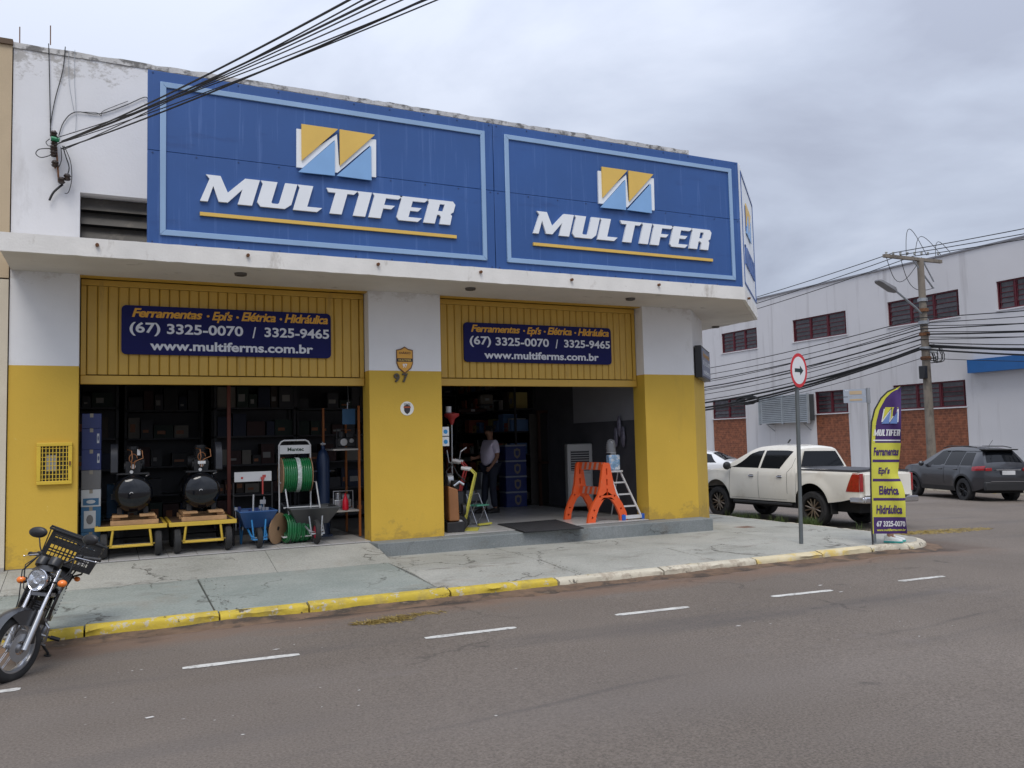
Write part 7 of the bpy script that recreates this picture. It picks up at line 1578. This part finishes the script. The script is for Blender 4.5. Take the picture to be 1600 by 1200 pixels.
def person(label, loc, rz, h, skin_c, shirt_m, pants_m, hair_m, shoe_m, sole_m, pose):
    """local axes: x = facing, y = the person's left"""
    p = thing('person', label, 'person', loc, rz, sc=h/1.70); sk = mat(skin_c[0], skin_c[1], .55, var=.06)
    J = dict(pelvis=((0, 0, .92), .125), spine=((.0, 0, 1.08), .115), chest=((-.015, 0, 1.28), .135), neck0=((-.015, 0, 1.42), .060), neck=((.0, 0, 1.48), .050), head0=((.02, 0, 1.56), .075), head=((.015, 0, 1.625), .088), nose0=((.085, 0, 1.585), .03), nose=((.112, 0, 1.572), .012))
    E_ = [('pelvis', 'spine'), ('spine', 'chest'), ('chest', 'neck0'), ('neck0', 'neck'), ('neck', 'head0'), ('head0', 'head'), ('head0', 'nose0'), ('nose0', 'nose')]
    for s, n in ((1, 'l'), (-1, 'r')):
        a = pose['arm_'+n]; J['sh_'+n] = ((-.01, s*.165, 1.375), .062); J['el_'+n] = (a[0], .044); J['wr_'+n] = (a[1], .028); J['ha_'+n] = (a[2], .033)
        E_ += [('chest', 'sh_'+n), ('sh_'+n, 'el_'+n), ('el_'+n, 'wr_'+n), ('wr_'+n, 'ha_'+n)]
        w_ = Vector(a[1]); hnd = Vector(a[2]); d = (hnd-w_).normalized(); sd_ = d.cross(Vector((0, s, 0))).normalized()
        for k in range(4):
            b0 = hnd+sd_*(.024-.016*k); q1 = b0+d*(.045-.004*abs(k-1.4)); q2 = q1+d*.025+Vector((0, -s*.018, 0)) 
            J['f%d_%s' % (k, n)] = (tuple(q1), .0085); J['g%d_%s' % (k, n)] = (tuple(q2), .0075); E_ += [('ha_'+n, 'f%d_%s' % (k, n)), ('f%d_%s' % (k, n), 'g%d_%s' % (k, n))]
        J['t_'+n] = (tuple(hnd+sd_*.045+d*.005), .010); J['t2_'+n] = (tuple(hnd+sd_*.055+d*.035), .009); E_ += [('ha_'+n, 't_'+n), ('t_'+n, 't2_'+n)]
        lg = pose['leg_'+n]; J['hip_'+n] = ((0, s*.085, .88), .088); J['kn_'+n] = (lg[0], .058); J['an_'+n] = (lg[1], .038); J['toe_'+n] = ((lg[1][0]+.14, lg[1][1]+s*.015, .035), .030)
        E_ += [('pelvis', 'hip_'+n), ('hip_'+n, 'kn_'+n), ('kn_'+n, 'an_'+n), ('an_'+n, 'toe_'+n)]
    ext = MB()
    for s in (-1, 1): ext.ball((.0, s*.078, 1.59), .022, n=8, sc=(.8, .4, 1.3))
    skinned('body', J, E_, 'pelvis', sk, p, 2, ext)
    for s in (-1, 1): obj('eye', MB().ball((.086, s*.030, 1.607), .010, n=8), black, p)
    obj('mouth', MB().ball((.090, 0, 1.538), .018, n=8, sc=(.4, 1.1, .22)), mat('lip_colour', (.22, .08, .06), .5), p)
    # clothes
    S_ = {k: J[k] for k in ('pelvis', 'spine', 'chest', 'neck0')}; g_ = pose.get('girth', 1); S_['pelvis'] = ((.01*g_, 0, .90), .155*g_); S_['spine'] = ((.02*g_, 0, 1.08), .152*g_); S_['chest'] = (J['chest'][0], .155*g_); S_['neck0'] = (J['neck0'][0], .075)
    Es = [('pelvis', 'spine'), ('spine', 'chest'), ('chest', 'neck0')]
    for n in 'lr':
        S_['sh_'+n] = (J['sh_'+n][0], .082); e0 = Vector(J['sh_'+n][0]).lerp(Vector(J['el_'+n][0]), .85); S_['el_'+n] = (tuple(e0), .062); Es += [('chest', 'sh_'+n), ('sh_'+n, 'el_'+n)]
    skinned('shirt', S_, Es, 'pelvis', shirt_m, p)
    T_ = {'pelvis': ((0, 0, .93), .142)}; Et = []
    for n in 'lr':
        T_['hip_'+n] = (J['hip_'+n][0], .105); T_['kn_'+n] = (J['kn_'+n][0], .076); lo = Vector(J['kn_'+n][0]).lerp(Vector(J['an_'+n][0]), pose.get('pant', .93)); T_['an_'+n] = (tuple(lo), .066); Et += [('pelvis', 'hip_'+n), ('hip_'+n, 'kn_'+n), ('kn_'+n, 'an_'+n)]
    skinned('trousers', T_, Et, 'pelvis', pants_m, p)
    hb = MB(); hb.grid(lambda u, v: (.002+.096*math.cos(2*math.pi*u)*math.sin(.62*math.pi*v)*(1 if math.cos(2*math.pi*u) < .2 else .93), .094*math.sin(2*math.pi*u)*math.sin(.62*math.pi*v), 1.632+.092*math.cos(.62*math.pi*v*(1 if math.cos(2*math.pi*u) < .35 else .34))), 24, 10)
    obj('hair', hb, hair_m, p, smooth=80, fix=False)
    for n, s in (('l', 1), ('r', -1)):
        an = J['an_'+n][0]; V = []
        ax_, ay = an[0], an[1]
        prof = [(-.075, .038, .07), (-.06, .042, .105), (0, .042, .10), (.06, .046, .075), (.13, .05, .058), (.18, .045, .045), (.205, .02, .03)]
        mb = MB(); vs = []
        for (fx, wy, hz) in prof:
            for a in range(9): t = math.pi*a/8; vs.append((ax_+fx, ay+s*.01+wy*math.cos(t), .018+hz*math.sin(t)))
        mb.add(vs, [(i*9+j, i*9+j+1, (i+1)*9+j+1, (i+1)*9+j) for i in range(len(prof)-1) for j in range(8)]+[tuple(range(9)), tuple(range(54, 63))[::-1]])
        so_ = obj('shoe', mb, shoe_m, p, smooth=60); mb = MB()
        out_ = [(ax_+fx*1.05, ay+s*.01+wy*1.08) for fx, wy, _ in prof]+[(ax_+fx*1.05, ay+s*.01-wy*1.08) for fx, wy, _ in prof[::-1]]
        mb.prism([out_], lambda a, b: (a, b, .0), lambda a, b: (a, b, .028)); obj('sole', mb, sole_m, so_, bevel=.004)
    return p
M0 = G(768, 801, FL)
person('man in a pale lilac short-sleeved shirt and dark jeans standing inside the doorway', (M0.x, M0.y, FL+.003), R(180+12), 1.68, ('brown_skin', (.26, .13, .08)), mat('lilac_shirt_cloth', (.66, .60, .72), .85, var=.06, bump=.3, bscale=12), mat('dark_denim', (.018, .022, .038), .9, var=.15), mat('black_hair', (.01, .009, .008), .6), mat('dark_leather_shoe', (.02, .018, .016), .5), black,
       dict(girth=1.2, arm_l=((.0, .24, 1.10), (.14, .23, .93), (.185, .21, .875)), arm_r=((.05, -.22, 1.12), (.27, -.16, 1.08), (.34, -.14, 1.09)), leg_l=((.03, .10, .48), (-.02, .10, .07)), leg_r=((.07, -.10, .48), (.10, -.11, .07))))
P0 = G(1394, 846, .045); fdir = fn_
P0 = Vector((P0.x, P0.y, 0)) ; P0 = P0+Vector((fdir.x, fdir.y, 0))*.02
if (P0-Vector((Fp.x, Fp.y, 0))).dot(fn_) < .30: P0 = P0+fn_*(.30-(P0-Vector((Fp.x, Fp.y, 0))).dot(fn_))
person('person in white trainers with turquoise soles standing behind the feather flag', (P0.x, P0.y, zs(P0.x, P0.y)+tz(P0.x)+.001), math.atan2(fe.y, fe.x)-.1, 1.56, ('light_skin', (.42, .24, .17)), mat('plum_shirt', (.09, .03, .06), .85), mat('dark_plum_trousers', (.05, .02, .035), .9), mat('dark_brown_hair', (.02, .012, .008), .6), mat('white_trainer', (.68, .70, .70), .6), mat('turquoise_sole', (.03, .36, .34), .5),
       dict(arm_l=((-.02, .20, 1.10), (.03, .18, .86), (.04, .17, .79)), arm_r=((-.02, -.20, 1.10), (.03, -.18, .86), (.04, -.17, .79)), leg_l=((.02, .09, .48), (-.01, .09, .07)), leg_r=((.01, -.09, .48), (-.04, -.09, .07)), pant=.72))

# ------------------------------------------------------------ grass, straw, litter
gr_m = mat('kerb_grass', (.07, .11, .025), .8, var=.35, scale=20); straw = mat('dry_straw', (.40, .30, .10), .85, var=.25, scale=20)
rg = random.Random(21)
def blades(name, spots, n, h, mt, flat=False, zf=None, label=None):
    mb = MB()
    for (x_, y_, rx, ry, dens) in spots:
        for k in range(int(n*dens)):
            a = rg.random()*6.283; q = rg.random()**.7; X = x_+rx*q*math.cos(a); Y = y_+ry*q*math.sin(a); z = zf(X, Y); d = rg.random()*6.283
            if flat:
                l = rg.uniform(.03, .11); w_ = .002; dz = rg.uniform(.002, .02); mb.add([(X, Y, z+.004), (X+math.cos(d)*l, Y+math.sin(d)*l, z+dz), (X+math.cos(d)*l+w_, Y+math.sin(d)*l-w_*2, z+dz+.003), (X+w_*2, Y-w_*2, z+.008)], [(0, 1, 2, 3)])
            else:
                l = h*rg.uniform(.4, 1.1); b = rg.uniform(.1, .6)*l; w_ = .004; dx, dy = math.cos(d), math.sin(d)
                mb.add([(X-dy*w_, Y+dx*w_, z), (X+dy*w_, Y-dx*w_, z), (X+dx*b*.4+dy*w_*.7, Y+dy*b*.4-dx*w_*.7, z+l*.6), (X+dx*b*.4-dy*w_*.7, Y+dy*b*.4+dx*w_*.7, z+l*.6), (X+dx*b, Y+dy*b, z+l*.95)], [(0, 1, 2, 3), (3, 2, 4)])
    o = obj(name, mb, mt, None, kind='stuff', fix=False)
    o['label'] = label; return o
sw = lambda X, Y: tz(X)+.13

blades('kerb_grass', [(12.27, 12.15, .08, .28, 1.2), (12.25, 13.0, .06, .3, .15), (12.25, 14.0, .06, .6, .35), (12.24, 10.9, .06, .3, .08)], 420, .26, gr_m, zf=lambda X, Y: tz(X)+.0, label='tufts of green grass growing at the side-street kerb')
a1 = G(600, 970); a2 = G(1470, 826, -.13)
blades('straw_litter', [(a1.x, a1.y, .32, .10, 1), (a1.x+.35, a1.y+.12, .35, .06, .3)], 520, .1, straw, True, lambda X, Y: tz(X), label='dry straw lying on the road by the yellow kerb')
blades('straw_litter', [(a2.x, a2.y, 1.5, .28, 1), (a2.x-.9, a2.y+.1, .7, .2, .5)], 900, .1, straw, True, lambda X, Y: tz(X), label='dry straw spread on the side street past the corner')
# leaf debris and small rubbish
deb = mat('dark_leaf_debris', (.045, .032, .02), .9, var=.4, scale=30)
mb = MB()
for k in range(900):
    u = rg.random()
    if u < .55: s_ = rg.uniform(arclen_x(-2), arclen_x(10.4)+3); (X, Y), (dx, dy) = along(kp2, s_); off = -abs(rg.gauss(0, .07))-.01; X += -dy*off; Y += dx*off; z = tz(X)
    elif u < .75: X = 12.3+rg.random()*.3; Y = rg.uniform(10.5, 16); z = tz(X)
    else: X = rg.choice([3.36, 5.2, 1.05, -1.1])+rg.gauss(0, .06); Y = rg.uniform(8.9, 10.9); z = tz(X)+zs(X, Y)+.004
    r_ = rg.uniform(.005, .018); d = rg.random()*6.28; mb.add([(X+r_*math.cos(d+j*1.57)*(1 if j % 2 else .5), Y+r_*math.sin(d+j*1.57), z+.003+.004*rg.random()) for j in range(4)], [(0, 1, 2, 3)])
o = obj('gutter_debris', mb, deb, None, kind='stuff', fix=False)
lit = mat('pale_paper_litter', (.5, .48, .45), .8, var=.2)
mb = MB()
for k in range(60):
    px_ = rg.uniform(60, 1500); py_ = rg.uniform(930, 1150) if px_ < 1000 else rg.uniform(905, 1000); p = G(px_, py_)
    if p.y > 8.5: continue
    r_ = rg.uniform(.003, .010) if k % 12 else .022; d = rg.random()*6.28; mb.add([(p.x+r_*math.cos(d+j*1.57)*1.6, p.y+r_*math.sin(d+j*1.57)*.8, tz(p.x)+.004+.003*rg.random()) for j in range(4)], [(0, 1, 2, 3)])
obj('paper_litter', mb, lit, None, kind='stuff', fix=False)
# hedge behind the suv
hg = thing('hedge', 'leafy green hedge against the white wall at the right edge behind the suv', 'hedge', (28.6, 17.2, tz(28)+.12)); mb = MB(); lf = mat('hedge_leaf', (.045, .085, .02), .7, var=.4, scale=6)
H0 = F(1590, 712, 18.5); hy = [S(1585, 700, 28.9).y, 6]
for k in range(9000):
    Y = rg.uniform(hy[1], hy[0]); X = 28.9+rg.gauss(0, .22); Z = tz(28)+.12+1.12*rg.random()**.6*(.85+.2*math.sin(Y*3)); r_ = rg.uniform(.03, .07); n_ = Vector((rg.gauss(0, 1), rg.gauss(0, 1), rg.gauss(0, 1))).normalized(); u_ = n_.orthogonal().normalized(); v_ = n_.cross(u_)
    c = Vector((X-28.6, Y-17.2, Z-tz(28)-.12)); mb.add([c-u_*r_, c+v_*r_*.5, c+u_*r_, c-v_*r_*.5], [(0, 1, 2, 3)])
obj('foliage', mb, lf, hg, fix=False)
mb = MB()
for k in range(10): Y = hy[1]+(hy[0]-hy[1])*k/10-17.2; mb.tube([(.3, Y, 0), (.3, Y+.1, .8)], .02, 5)
obj('stems', mb, mat('hedge_stem', (.06, .04, .025), .9), hg)
